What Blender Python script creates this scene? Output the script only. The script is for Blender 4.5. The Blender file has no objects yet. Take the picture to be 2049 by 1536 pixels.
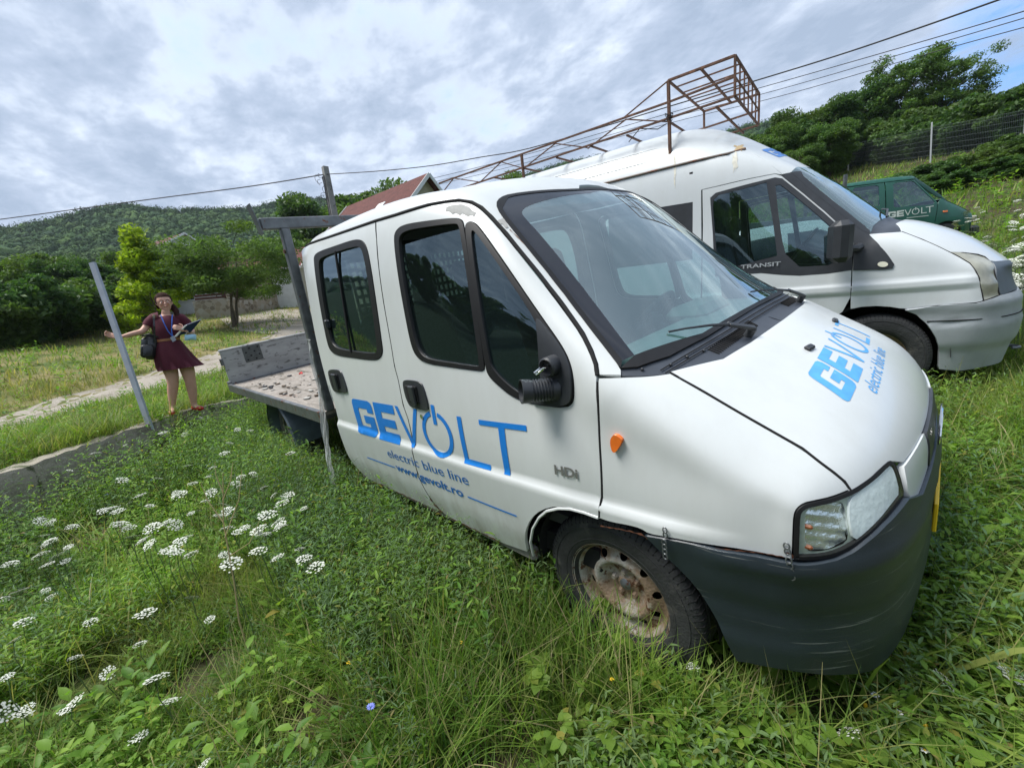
import bpy, bmesh, math, random
import numpy as np
from mathutils import Vector, Matrix
from mathutils.bvhtree import BVHTree
from mathutils.geometry import delaunay_2d_cdt
sc = bpy.context.scene
# ------------------------------------------------------------------ camera
CAM = np.array([0.8576, -2.1826, 1.366])
RW = np.array([[0.69842, 0.70442, -0.12651], [0.03405, -0.20927, -0.97727], [-0.71488, 0.67823, -0.17014]])  # rows: right, down, forward
FP = 841.25  # focal length in pixels of the 2049 px wide photograph
def link(o): sc.collection.objects.link(o); return o
cd = bpy.data.cameras.new('camera'); cam = link(bpy.data.objects.new('camera', cd))
cd.sensor_width = 36; cd.lens = 36*FP/2049; cd.clip_start = .05; cd.clip_end = 6000
mw = Matrix.Identity(4)
u_, s_, v_ = np.linalg.svd(RW); RW = u_@v_
for i in range(3):
    mw[i][0] = RW[0][i]; mw[i][1] = -RW[1][i]; mw[i][2] = -RW[2][i]; mw[i][3] = CAM[i]
cam.matrix_world = mw; sc.camera = cam
# ------------------------------------------------------------------ light
SUN_EL, SUN_AZ = math.radians(63), math.radians(232)     # azimuth measured from +x towards +y
sc.view_settings.view_transform = 'Standard'; sc.view_settings.look = 'None'
sc.view_settings.exposure = 0.74; sc.view_settings.gamma = 1
wd = bpy.data.worlds.new('World'); sc.world = wd; wd.use_nodes = True
nt = wd.node_tree; nt.nodes.clear()
def N(nt, t, **k):
    n = nt.nodes.new(t)
    for a, b in k.items():
        if a.startswith('i_'):
            key = a[2:]; n.inputs[int(key) if key.isdigit() else key.replace('_', ' ')].default_value = b
        else: setattr(n, a, b)
    return n
def L(nt, a, b): nt.links.new(a, b)
def ramp(nt, fac, stops, interp='LINEAR'):
    r = nt.nodes.new('ShaderNodeValToRGB'); r.color_ramp.interpolation = interp
    e = r.color_ramp.elements
    while len(e) > 1: e.remove(e[-1])
    for i, (p, c) in enumerate(stops):
        if i == 0: e[0].position = p; q = e[0]
        else: q = e.new(p)
        q.color = (c, c, c, 1) if isinstance(c, (int, float)) else (*c[:3], 1)
    L(nt, fac, r.inputs[0]); return r.outputs[0]
def mixc(nt, fac, a, b, mode='MIX'):
    m = nt.nodes.new('ShaderNodeMix'); m.data_type = 'RGBA'; m.blend_type = mode
    for s, v in ((0, fac), (6, a), (7, b)):
        if hasattr(v, 'is_linked') or hasattr(v, 'links'): L(nt, v, m.inputs[s])
        else: m.inputs[s].default_value = v if s == 0 else (*v[:3], 1)
    return m.outputs[2]
def mathn(nt, op, a, b=None, clamp=False):
    m = nt.nodes.new('ShaderNodeMath'); m.operation = op; m.use_clamp = clamp
    for s, v in ((0, a), (1, b)):
        if v is None: continue
        if isinstance(v, (int, float)): m.inputs[s].default_value = v
        else: L(nt, v, m.inputs[s])
    return m.outputs[0]
def build_sky():
    sky = N(nt, 'ShaderNodeTexSky', sky_type='NISHITA', sun_disc=False, sun_elevation=SUN_EL, sun_rotation=math.pi/2-SUN_AZ)
    tc = N(nt, 'ShaderNodeTexCoord'); sx = N(nt, 'ShaderNodeSeparateXYZ'); L(nt, tc.outputs['Generated'], sx.inputs[0])
    z = mathn(nt, 'MAXIMUM', sx.outputs[2], 0.0); zz = mathn(nt, 'ADD', z, 0.16)
    cx = mathn(nt, 'DIVIDE', sx.outputs[0], zz); cy = mathn(nt, 'DIVIDE', sx.outputs[1], zz)
    co = N(nt, 'ShaderNodeCombineXYZ'); L(nt, cx, co.inputs[0]); L(nt, cy, co.inputs[1])
    def noise(scale, detail, rough, off, dist=0, stretch=None):
        mp = N(nt, 'ShaderNodeMapping'); mp.inputs['Location'].default_value = off
        if stretch: mp.inputs['Scale'].default_value = stretch; mp.inputs['Rotation'].default_value = (0, 0, .5)
        L(nt, co.outputs[0], mp.inputs[0])
        n = N(nt, 'ShaderNodeTexNoise'); n.inputs['Scale'].default_value = scale; n.inputs['Detail'].default_value = detail
        n.inputs['Roughness'].default_value = rough; n.inputs['Distortion'].default_value = dist
        L(nt, mp.outputs[0], n.inputs[0]); return n.outputs[0]
    big = noise(.60, 3, .5, (3.1, 1.7, 0), .2); mid = noise(2.7, 6, .57, (.4, 7.2, 0), .25, (1.0, 1.25, 1)); fine = noise(7.5, 6, .58, (5, 2, 0), .15, (1, 1.3, 1))
    # cover: thick nearly everywhere, opening towards the north-east
    ne = mathn(nt, 'ADD', mathn(nt, 'MULTIPLY', sx.outputs[0], .42), mathn(nt, 'MULTIPLY', sx.outputs[1], .90))
    opening = ramp(nt, mathn(nt, 'SUBTRACT', ne, mathn(nt, 'MULTIPLY', z, .75)), [(.52, 0.0), (.86, 1.0)])
    dens = mathn(nt, 'ADD', mathn(nt, 'MULTIPLY', big, .40), mathn(nt, 'ADD', mathn(nt, 'MULTIPLY', mid, .42), mathn(nt, 'MULTIPLY', fine, .20)))
    dens2 = mathn(nt, 'SUBTRACT', mathn(nt, 'ADD', dens, .20), mathn(nt, 'MULTIPLY', opening, .30))
    cover = ramp(nt, dens2, [(.49, 0.0), (.63, 1.0)])
    shade = mathn(nt, 'ADD', mathn(nt, 'MULTIPLY', mid, .55), mathn(nt, 'ADD', mathn(nt, 'MULTIPLY', fine, .30), mathn(nt, 'MULTIPLY', big, .30)))
    cloud = ramp(nt, shade, [(.42, (5.5, 6.0, 6.7)), (.50, (3.95, 4.5, 5.4)), (.57, (2.9, 3.45, 4.4)), (.66, (2.25, 2.8, 3.7))])
    skyc = mixc(nt, 1.0, sky.outputs[0], (.85, 1.0, 1.12), 'MULTIPLY')
    skyb = mixc(nt, .6, skyc, (1.1, 2.7, 5.9))
    col = mixc(nt, cover, skyb, cloud)
    hz = ramp(nt, sx.outputs[2], [(.0, 1.0), (.16, 0.0)])
    col = mixc(nt, mathn(nt, 'MULTIPLY', hz, .55), col, (5.2, 6.0, 7.0))
    bg = N(nt, 'ShaderNodeBackground'); bg.inputs[1].default_value = 0.118
    L(nt, col, bg.inputs[0]); out = N(nt, 'ShaderNodeOutputWorld'); L(nt, bg.outputs[0], out.inputs[0])
build_sky()
sl = bpy.data.lights.new('sun', 'SUN'); sl.energy = 3.2; sl.angle = math.radians(30); sl.color = (1, .975, .92)
sun = link(bpy.data.objects.new('sun', sl))
sd = Vector((math.cos(SUN_AZ)*math.cos(SUN_EL), math.sin(SUN_AZ)*math.cos(SUN_EL), math.sin(SUN_EL)))
sun.rotation_euler = sd.to_track_quat('Z', 'Y').to_euler(); sun.location = (0, 0, 30)
# ------------------------------------------------------------------ helpers
MA = np.array([[0.9994, 0.003, 0.0339], [0.0, 0.9961, -0.0885], [-0.034, 0.0885, 0.9955]]); TA = np.zeros(3)
MB_ = np.array([[0.990027, -0.12773, 0.0594327], [0.130737, 0.990166, -0.0497926], [-0.0524882, 0.057066, 0.99699]]); TB = np.array([0.31875, 3.32689, 0.31653])
FR = {'w': (np.eye(3), np.zeros(3)), 'A': (MA, TA), 'B': (MB_, TB)}
def ray(px, py, fr='w'):
    d = RW.T@np.array([(px-1024.5)/FP, (py-768)/FP, 1.]); M, t = FR[fr]
    return M.T@(CAM-t), M.T@d
def U(px, py, ax, val, fr='w'):            # the point of a photo pixel's line of sight on an axis plane of a frame
    o, d = ray(px, py, fr); i = 'xyz'.index(ax); return o+d*((val-o[i])/d[i])
def D(px, py, dep): o, d = ray(px, py); return o+d*dep
rnd = random.Random(7); nrg = np.random.default_rng(11)
def tag(o, label=None, cat=None, group=None, kind=None):
    if label: o['label'] = label
    if cat: o['category'] = cat
    if group: o['group'] = group
    if kind: o['kind'] = kind
    return o
def empty(name, loc=(0, 0, 0), M=None, rz=0):
    o = link(bpy.data.objects.new(name, None)); o.empty_display_size = .2
    if M is not None:
        m4 = Matrix.Identity(4)
        for i in range(3):
            for j in range(3): m4[i][j] = M[i][j]
            m4[i][3] = loc[i]
        o.matrix_world = m4
    else: o.location = loc; o.rotation_euler = (0, 0, rz)
    return o
def mesh_np(name, V, F, mats, parent=None, smooth=True, fmat=None, cn=None, uv=None):
    """V n x 3, F list of tuples or n x 3/4 array."""
    me = bpy.data.meshes.new(name); V = np.asarray(V, dtype=np.float32)
    if isinstance(F, np.ndarray):
        k = F.shape[1]; me.vertices.add(len(V)); me.vertices.foreach_set('co', V.ravel())
        me.loops.add(F.size); me.loops.foreach_set('vertex_index', F.astype(np.int32).ravel())
        me.polygons.add(len(F)); me.polygons.foreach_set('loop_start', np.arange(0, F.size, k, dtype=np.int32))
        me.update(calc_edges=True)
    else: me.from_pydata(V.tolist(), [], [tuple(int(i) for i in f) for f in F]); me.update()
    if smooth: me.polygons.foreach_set('use_smooth', np.ones(len(me.polygons), dtype=bool))
    if not isinstance(mats, (list, tuple)): mats = [mats]
    for m in mats: me.materials.append(m)
    if fmat is not None: me.polygons.foreach_set('material_index', np.asarray(fmat, dtype=np.int32))
    if cn is not None: me.normals_split_custom_set_from_vertices([tuple(float(q) for q in v) for v in cn])
    o = link(bpy.data.objects.new(name, me))
    if parent: o.parent = parent
    return o
class MB:
    """collects primitives; build() links them as ONE mesh object"""
    def __init__(s): s.V = []; s.F = []; s.M = []; s.n = 0; s.mi = 0
    def add(s, V, F):
        V = [tuple(map(float, v)) for v in V]; s.V += V; s.F += [tuple(i+s.n for i in f) for f in F]; s.M += [s.mi]*len(F); s.n += len(V); return s
    def box(s, c, d, R=None, bev=0.0):
        c = np.array(c, float); d = np.array(d, float)/2; b = min(bev, *(d*.9))
        if b <= 0:
            V = [np.array([i, j, k])*d for i in (-1, 1) for j in (-1, 1) for k in (-1, 1)]
            F = [(0, 1, 3, 2), (4, 6, 7, 5), (0, 4, 5, 1), (2, 3, 7, 6), (0, 2, 6, 4), (1, 5, 7, 3)]
        else:
            V = []; idx = {}
            for i in (-1, 1):
                for j in (-1, 1):
                    for k in (-1, 1):
                        sg = np.array([i, j, k])
                        for a in range(3):
                            p = sg*(d-b); p = p.astype(float); p[a] = sg[a]*d[a]; idx[(i, j, k, a)] = len(V); V.append(p)
            F = []
            for a in range(3):
                b1, c1 = [q for q in range(3) if q != a]
                for sgn in (-1, 1):
                    f = []
                    for (p, q) in ((-1, -1), (1, -1), (1, 1), (-1, 1)):
                        k = [0, 0, 0]; k[a] = sgn; k[b1] = p; k[c1] = q; f.append(idx[(*k, a)])
                    F.append(tuple(f))
                # edges along axis a
                for p in (-1, 1):
                    for q in (-1, 1):
                        f = []
                        for (sg, ax) in ((-1, b1), (1, b1), (1, c1), (-1, c1)):
                            k = [0, 0, 0]; k[a] = sg; k[b1] = p; k[c1] = q; f.append(idx[(*k, ax)])
                        F.append(tuple(f))
            for i in (-1, 1):
                for j in (-1, 1):
                    for k in (-1, 1): F.append(tuple(idx[(i, j, k, a)] for a in range(3)))
        V = [np.array(v, float) for v in V]
        if R is not None: V = [np.array(R)@v for v in V]
        return s.add([v+c for v in V], F)
    def bar(s, a, b, w, h=None, up=(0, 0, 1)):
        a = np.array(a, float); b = np.array(b, float); h = h or w; x = b-a; l = np.linalg.norm(x); x /= l
        y = np.cross(np.array(up, float), x)
        if np.linalg.norm(y) < 1e-3: y = np.cross(np.array([1., 0, 0]), x)
        y /= np.linalg.norm(y); z = np.cross(x, y)
        return s.box((a+b)/2, (l, w, h), np.stack([x, y, z], 1), min(w, h)*.12)
    def tube(s, pts, r, seg=8, caps=True, closed=False):
        P = [np.array(p, float) for p in pts]; n = len(P); rr = r if hasattr(r, '__len__') else [r]*n
        V = []; F = []; pv = None
        for i, p in enumerate(P):
            t = (P[(i+1) % n]-P[i-1]) if closed else (P[min(i+1, n-1)]-P[max(i-1, 0)]); t /= (np.linalg.norm(t)+1e-9)
            if pv is None:
                pv = np.cross(t, [0, 0, 1.]);
                if np.linalg.norm(pv) < 1e-2: pv = np.cross(t, [1., 0, 0])
            pv = pv-t*(pv@t); pv /= np.linalg.norm(pv); q = np.cross(t, pv)
            for k in range(seg):
                a = 2*math.pi*k/seg; V.append(p+rr[i]*(math.cos(a)*pv+math.sin(a)*q))
        for i in range(n if closed else n-1):
            j = (i+1) % n
            for k in range(seg): F.append((i*seg+k, i*seg+(k+1) % seg, j*seg+(k+1) % seg, j*seg+k))
        if caps and not closed: F.append(tuple(range(seg))[::-1]); F.append(tuple((n-1)*seg+k for k in range(seg)))
        return s.add(V, F)
    def lathe(s, prof, c=(0, 0, 0), ax='y', seg=32, a0=0, a1=2*math.pi):
        """prof: (r, h) pairs, h along the axis"""
        c = np.array(c, float); full = abs(a1-a0-2*math.pi) < 1e-6; m = seg if full else seg+1
        V = []; F = []
        for (r, h) in prof:
            for k in range(m):
                a = a0+(a1-a0)*k/seg; u, w = r*math.cos(a), r*math.sin(a)
                V.append(c+np.array({'y': (u, h, w), 'z': (u, w, h), 'x': (h, u, w)}[ax]))
        for i in range(len(prof)-1):
            for k in range(m if full else m-1): F.append((i*m+k, i*m+(k+1) % m, (i+1)*m+(k+1) % m, (i+1)*m+k))
        return s.add(V, F)
    def prism(s, pts, a, b, flat=None):
        """pts: 3D loop, extruded from offset vector a to b"""
        n = len(pts); P = np.array(pts, float); V = list(P+np.array(a))+list(P+np.array(b))
        F = [tuple(range(n)), tuple(range(2*n-1, n-1, -1))]+[(i, (i+1) % n, n+(i+1) % n, n+i) for i in range(n)]
        return s.add(V, F)
    def ball(s, c, r, seg=12, rings=8):
        r = np.array([r, r, r] if not hasattr(r, '__len__') else r, float); V = []; F = []
        for i in range(rings+1):
            th = math.pi*i/rings
            for k in range(seg):
                a = 2*math.pi*k/seg; V.append(np.array(c)+r*np.array([math.sin(th)*math.cos(a), math.sin(th)*math.sin(a), math.cos(th)]))
        for i in range(rings):
            for k in range(seg): F.append((i*seg+k, (i+1)*seg+k, (i+1)*seg+(k+1) % seg, i*seg+(k+1) % seg))
        return s.add(V, F)
    def mat(s, i): s.mi = i; return s
    def build(s, name, mats, parent=None, smooth=False, ang=35):
        o = mesh_np(name, s.V, s.F, mats, parent, smooth=smooth, fmat=s.M)
        if smooth == 'auto' or smooth:
            o.data.polygons.foreach_set('use_smooth', np.ones(len(s.F), dtype=bool))
            o.data.set_sharp_from_angle(angle=math.radians(ang))
        return o
def copy_tree(o, parent=None):
    c = o.copy(); link(c)
    if parent: c.parent = parent
    for ch in list(o.children): copy_tree(ch, c)
    return c
# ------------------------------------------------------------------ materials
def mat(name, col, rough=.6, metal=0., var=.0, vscale=6., col2=None, bump=0., bscale=40., coat=0., spec=.5, spots=None, detail=6, coords='Object', trans=0, stretch=None):
    m = bpy.data.materials.new(name); m.use_nodes = True; t = m.node_tree; b = t.nodes['Principled BSDF']
    b.inputs['Roughness'].default_value = rough; b.inputs['Metallic'].default_value = metal
    b.inputs['Specular IOR Level'].default_value = spec; b.inputs['Coat Weight'].default_value = coat; b.inputs['Coat Roughness'].default_value = .12
    if trans: b.inputs['Subsurface Weight'].default_value = trans
    tc = N(t, 'ShaderNodeTexCoord'); vec = tc.outputs[coords]
    if stretch:
        mp = N(t, 'ShaderNodeMapping'); mp.inputs['Scale'].default_value = stretch; L(t, vec, mp.inputs[0]); vec = mp.outputs[0]
    c = None
    if col2 is not None:
        n = N(t, 'ShaderNodeTexNoise'); n.inputs['Scale'].default_value = vscale; n.inputs['Detail'].default_value = detail; n.inputs['Roughness'].default_value = .6; L(t, vec, n.inputs[0])
        c = mixc(t, ramp(t, n.outputs[0], [(.5-.12/max(var, .05)*.25, 0.), (.5+.12/max(var, .05)*.25, 1.)]), col, col2)
    elif var:
        n = N(t, 'ShaderNodeTexNoise'); n.inputs['Scale'].default_value = vscale; n.inputs['Detail'].default_value = detail; n.inputs['Roughness'].default_value = .6; L(t, vec, n.inputs[0])
        c = mixc(t, ramp(t, n.outputs[0], [(.3, 0.), (.7, 1.)]), [q*(1-var) for q in col], [min(1, q*(1+var)) for q in col])
    if spots:   # (colour, scale, threshold, softness) list
        for (sc_, ss, th, sf) in spots:
            n = N(t, 'ShaderNodeTexNoise'); n.inputs['Scale'].default_value = ss; n.inputs['Detail'].default_value = 8; n.inputs['Roughness'].default_value = .65; L(t, vec, n.inputs[0])
            c = mixc(t, ramp(t, n.outputs[0], [(th, 0.), (th+sf, 1.)]), c if c is not None else col, sc_)
    if c is not None: L(t, c, b.inputs['Base Color'])
    else: b.inputs['Base Color'].default_value = (*col, 1)
    if bump:
        n = N(t, 'ShaderNodeTexNoise'); n.inputs['Scale'].default_value = bscale; n.inputs['Detail'].default_value = 5; L(t, vec, n.inputs[0])
        bp = N(t, 'ShaderNodeBump'); bp.inputs['Strength'].default_value = bump; bp.inputs['Distance'].default_value = .02; L(t, n.outputs[0], bp.inputs['Height']); L(t, bp.outputs[0], b.inputs['Normal'])
    return m
def glassmat(name, tint, refl=1.0, rough=.0, f0=.05, veil=0.):
    m = bpy.data.materials.new(name); m.use_nodes = True; t = m.node_tree; t.nodes.clear()
    tr = N(t, 'ShaderNodeBsdfTransparent'); tr.inputs[0].default_value = (*tint, 1)
    gl = N(t, 'ShaderNodeBsdfGlossy'); gl.inputs[1].default_value = rough; gl.inputs[0].default_value = (refl, refl, refl, 1) if not hasattr(refl, '__len__') else (*refl, 1)
    lw = N(t, 'ShaderNodeLayerWeight'); lw.inputs[0].default_value = .5
    p = mathn(t, 'POWER', lw.outputs['Facing'], 4.0); fac = mathn(t, 'ADD', mathn(t, 'MULTIPLY', p, .9), f0, True)
    base = tr.outputs[0]
    if veil:
        df = N(t, 'ShaderNodeBsdfDiffuse'); df.inputs[0].default_value = (.42, .62, .58, 1); m2 = N(t, 'ShaderNodeMixShader'); m2.inputs[0].default_value = veil; L(t, base, m2.inputs[1]); L(t, df.outputs[0], m2.inputs[2]); base = m2.outputs[0]  # even teal diffuse share mixed over the clear glass
    mx = N(t, 'ShaderNodeMixShader'); L(t, fac, mx.inputs[0]); L(t, base, mx.inputs[1]); L(t, gl.outputs[0], mx.inputs[2])
    o = N(t, 'ShaderNodeOutputMaterial'); L(t, mx.outputs[0], o.inputs[0]); return m
RUST = (.16, .055, .025)
PAINT = mat('white_paint', (.60, .625, .62), .32, var=.02, vscale=2.5, coat=.35, spots=[((.50, .50, .46), 5.5, .66, .16), ((.30, .24, .18), 60., .745, .02)], bump=.03, bscale=3.)
PAINT_T = mat('transit_paint', (.59, .62, .63), .30, var=.02, vscale=2.2, coat=.4, spots=[((.48, .49, .44), 4.5, .64, .2), ((.40, .27, .12), 9., .735, .04)], bump=.02, bscale=2.)
RUBBER = mat('rubber', (.012, .012, .013), .5, var=.2, vscale=20, spec=.3)
BLACKP = mat('black_plastic', (.028, .031, .036), .42, var=.25, vscale=7, bump=.1, bscale=300)
BUMP = mat('bumper_plastic', (.020, .029, .038), .40, var=.15, vscale=5, spots=[((.060, .075, .088), 3., .60, .12)], bump=.06, bscale=250)
def scratch(m, st, col, sc_=1., th=.70):
    t = m.node_tree; b = t.nodes['Principled BSDF']; src = b.inputs['Base Color'].links[0].from_socket; tc = N(t, 'ShaderNodeTexCoord'); mp = N(t, 'ShaderNodeMapping'); mp.inputs['Scale'].default_value = st; L(t, tc.outputs['Object'], mp.inputs[0])
    n = N(t, 'ShaderNodeTexNoise'); n.inputs['Scale'].default_value = sc_; n.inputs['Detail'].default_value = 7; n.inputs['Roughness'].default_value = .6; L(t, mp.outputs[0], n.inputs[0]); L(t, mixc(t, ramp(t, n.outputs[0], [(th, 0.), (th+.04, 1.)]), src, col), b.inputs['Base Color'])
scratch(BUMP, (2.2, 2.2, 85), (.17, .18, .17), 1., .63)
COWLM = mat('cowl_plastic', (.045, .052, .065), .45, var=.15, vscale=8, bump=.05, bscale=200)
INNER = mat('inner_trim', (.05, .055, .055), .8)
DARK = mat('dark_void', (.008, .008, .009), .9)
SEATM = mat('seat_cloth', (.035, .045, .05), .9, var=.3, vscale=60)
DASHM = mat('dash_plastic', (.20, .24, .23), .7, var=.15, vscale=10)
GLASS_S = glassmat('side_glass', (.40, .52, .52), (.72, .90, 1.0), .0, .12, .012)
GLASS_W = glassmat('windscreen_glass', (.48, .70, .68), (.90, 1.0, 1.0), .0, .26, .06)
BLUE = mat('blue_vinyl', (.012, .19, .62), .35, var=.05, vscale=30)
BLUE_H = mat('faded_blue_vinyl', (.09, .36, .74), .40, var=.12, vscale=25, spots=[((.45, .6, .75), 45., .70, .03)])
ORANGE = mat('orange_lens', (.75, .16, .02), .2, coat=.5, var=.1, vscale=40)
CHROME = mat('chrome', (.8, .8, .8), .12, 1.0)
STEEL = mat('worn_steel', (.16, .17, .18), .45, .6, var=.3, vscale=12, spots=[(RUST, 14., .60, .05)], bump=.1, bscale=60)
RUSTY = mat('rusty_steel', (.13, .068, .046), .85, 0, var=.45, vscale=25, spots=[((.30, .13, .06), 18., .60, .08), ((.06, .03, .02), 30., .60, .05)], bump=.3, bscale=120)
YELLOW = mat('yellow_plate', (.85, .55, .02), .4)

def grime(m, z0, z1, col, amt):
    """road dirt thrown up on the lower panels, in patches, and fine specks"""
    t = m.node_tree; b = t.nodes['Principled BSDF']; src = b.inputs['Base Color'].links[0].from_socket; tc = N(t, 'ShaderNodeTexCoord'); s = N(t, 'ShaderNodeSeparateXYZ'); L(t, tc.outputs['Object'], s.inputs[0])
    mp = N(t, 'ShaderNodeMapping'); mp.inputs['Scale'].default_value = (5, 5, 1.2); L(t, tc.outputs['Object'], mp.inputs[0])
    n = N(t, 'ShaderNodeTexNoise'); n.inputs['Scale'].default_value = 1.5; n.inputs['Detail'].default_value = 8; n.inputs['Roughness'].default_value = .7; L(t, mp.outputs[0], n.inputs[0])
    f = mathn(t, 'MULTIPLY', ramp(t, s.outputs[2], [(z0, 1.), (z1, .12)]), ramp(t, n.outputs[0], [(.42, 0.), (.66, amt)]))
    L(t, mixc(t, f, src, col), b.inputs['Base Color'])
grime(PAINT, .33, .62, (.26, .23, .17), .62); grime(PAINT_T, .4, .9, (.30, .27, .21), .5)
# ------------------------------------------------------------------ curved body surfaces and the panels cut from them
class Surf:
    def __init__(s, T, S, F, lv=4, it=3, disp=None, crease=None):
        """T[k][m] top profile stations (m 0 centre .. 3 edge), S[k][j] side columns (S[k][0]=T[k][3]), F[m][j] front; all with y >= 0"""
        K = len(T); J = len(S[0]); vid = {}; V = []; Q = []
        def vi(p):
            k = tuple(round(q, 4) for q in p)
            if k not in vid: vid[k] = len(V); V.append(k)
            return vid[k]
        for sg in (1, -1):
            P = lambda p: vi((p[0], 0.0 if abs(p[1]) < 1e-6 else p[1]*sg, p[2]))
            def quad(a, b, c, d):
                f = [P(a), P(b), P(c), P(d)]; g = []
                for q in f:
                    if q not in g: g.append(q)
                if len(g) > 2: Q.append(g if sg > 0 else g[::-1])
            for k in range(K-1):
                for m in range(3): quad(T[k][m], T[k][m+1], T[k+1][m+1], T[k+1][m])
                for j in range(J-1): quad(S[k][j], S[k][j+1], S[k+1][j+1], S[k+1][j])
            for m in range(3):
                for j in range(J-1): quad(F[m][j], F[m][j+1], F[m+1][j+1], F[m+1][j])
        me = bpy.data.meshes.new('cage'); me.from_pydata(V, [], Q); me.update()
        o = bpy.data.objects.new('cage', me); link(o); md = o.modifiers.new('s', 'SUBSURF'); md.levels = 1
        tgt = np.array(V)
        for _ in range(it):
            bpy.context.view_layer.update(); dg = bpy.context.evaluated_depsgraph_get(); ev = o.evaluated_get(dg).to_mesh()
            lim = np.array([v.co for v in ev.vertices[:len(V)]]); cur = np.array([v.co for v in me.vertices])
            new = cur+(tgt-lim)*.9; new[np.abs(tgt[:, 1]) < 1e-6, 1] = 0
            me.vertices.foreach_set('co', new.astype(np.float32).ravel()); me.update(); o.evaluated_get(dg).to_mesh_clear()
        md.levels = lv; bpy.context.view_layer.update(); dg = bpy.context.evaluated_depsgraph_get(); ev = o.evaluated_get(dg).to_mesh()
        ev.calc_loop_triangles()
        VV = np.array([v.co for v in ev.vertices]); NN = np.array([v.normal for v in ev.vertices])
        TR = np.array([t.vertices[:] for t in ev.loop_triangles])
        s.disp = disp
        # make the normals point outwards
        c = VV.mean(0)
        if ((VV-c)*NN).sum() < 0: NN = -NN
        s.V, s.N, s.T = VV, NN, TR; s.b = BVHTree.FromPolygons(VV.tolist(), TR.tolist())
        bpy.data.objects.remove(o); bpy.data.meshes.remove(me)
    def hit(s, o, d):
        h = s.b.ray_cast(Vector(o), Vector(d))
        if h[0] is None:
            u = np.array(d)/np.linalg.norm(d); best = None
            for k in np.arange(.6, 9, .05):
                q = s.b.find_nearest(Vector(np.array(o)+u*k))
                if best is None or q[3] < best[3]: best = q
            h = best
        p = np.array(h[0]); a, b, c = s.T[h[2]]; A, B, C = s.V[a], s.V[b], s.V[c]
        n = np.cross(B-A, C-A); nn = n@n
        w0 = np.cross(B-p, C-p)@n/nn; w1 = np.cross(C-p, A-p)@n/nn; w2 = 1-w0-w1
        N_ = w0*s.N[a]+w1*s.N[b]+w2*s.N[c]; N_ = N_/np.linalg.norm(N_)
        if s.disp is None: return p, N_
        t1 = np.cross(N_, [0., 1., .01]) if abs(N_[1]) < .9 else np.cross(N_, [1., 0, 0]); t1 /= np.linalg.norm(t1); t2 = np.cross(N_, t1); e = 2e-3
        d = s.disp(np.stack([p, p+t1*e, p+t2*e]), np.stack([N_]*3)); M_ = N_-t1*(d[1]-d[0])/e-t2*(d[2]-d[0])/e
        return p+N_*d[0], M_/np.linalg.norm(M_)
    def px(s, pts, fr): return [s.hit(*ray(x, y, fr))[0] for x, y in pts]
class View:
    def __init__(s, d, up=(0, 0, 1)):
        s.d = np.array(d, float); s.d /= np.linalg.norm(s.d); s.e1 = np.cross(s.d, np.array(up, float)); s.e1 /= np.linalg.norm(s.e1); s.e2 = np.cross(s.e1, s.d)
    def to2(s, P): P = np.asarray(P); return np.stack([P@s.e1, P@s.e2], -1)
    def ray(s, q): return s.e1*q[0]+s.e2*q[1]-s.d*6, s.d
VS = View((0, 1, 0)); VC2 = View((-.8, 1, 0)); VN = View((0, 1, -.0)); VC = View((-1, 1, -.25)); VH = View((-.62, 0, -.78)); VR = View((-.5, .55, -.67)); VF = View((-1, 0, 0)); VT = View((0, 0, -1), (1, 0, 0))
def chaik(pts, n=2, closed=True):
    P = [np.array(p, float) for p in pts]
    for _ in range(n):
        Q = []; m = len(P)
        for i in range(m if closed else m-1):
            a, b = P[i], P[(i+1) % m]; Q += [a*.75+b*.25, a*.25+b*.75]
        if not closed: Q = [P[0]]+Q+[P[-1]]
        P = Q
    return P
def resamp(pts, g, closed=True):
    P = [np.array(p, float) for p in pts]; out = []; m = len(P)
    for i in range(m if closed else m-1):
        a, b = P[i], P[(i+1) % m]; l = np.linalg.norm(b-a); k = max(1, int(math.ceil(l/g)))
        if l < 1e-7: continue
        for j in range(k): out.append(a+(b-a)*j/k)
    if not closed: out.append(P[-1])
    return out
def area2(P): P = np.array(P); x, y = P[:, 0], P[:, 1]; return .5*(x@np.roll(y, -1)-y@np.roll(x, -1))
def inset(P, d):
    P = np.array(P)
    keep = [0]
    for i in range(1, len(P)):
        if np.linalg.norm(P[i]-P[keep[-1]]) > 1e-5: keep.append(i)
    P = P[keep]
    if area2(P) < 0: d = -d
    t = np.roll(P, -1, 0)-np.roll(P, 1, 0); t /= np.linalg.norm(t, axis=1)[:, None]+1e-9
    return P+np.stack([-t[:, 1], t[:, 0]], 1)*d
def inpoly(Q, P):
    Q = np.asarray(Q); P = np.asarray(P); r = np.zeros(len(Q), bool); n = len(P)
    for i in range(n):
        a, b = P[i], P[(i+1) % n]
        c = ((a[1] > Q[:, 1]) != (b[1] > Q[:, 1]))
        if c.any():
            xs = a[0]+(Q[:, 1]-a[1])*(b[0]-a[0])/((b[1]-a[1]) if b[1] != a[1] else 1e-12); r ^= c & (Q[:, 0] < xs)
    return r
def distpoly(Q, P):
    Q = np.asarray(Q); d = np.full(len(Q), 1e9); P = np.asarray(P)
    for i in range(len(P)):
        a, b = P[i], P[(i+1) % len(P)]; ab = b-a; t = np.clip(((Q-a)@ab)/(ab@ab+1e-12), 0, 1); d = np.minimum(d, np.linalg.norm(Q-(a+t[:, None]*ab), axis=1))
    return d
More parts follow.
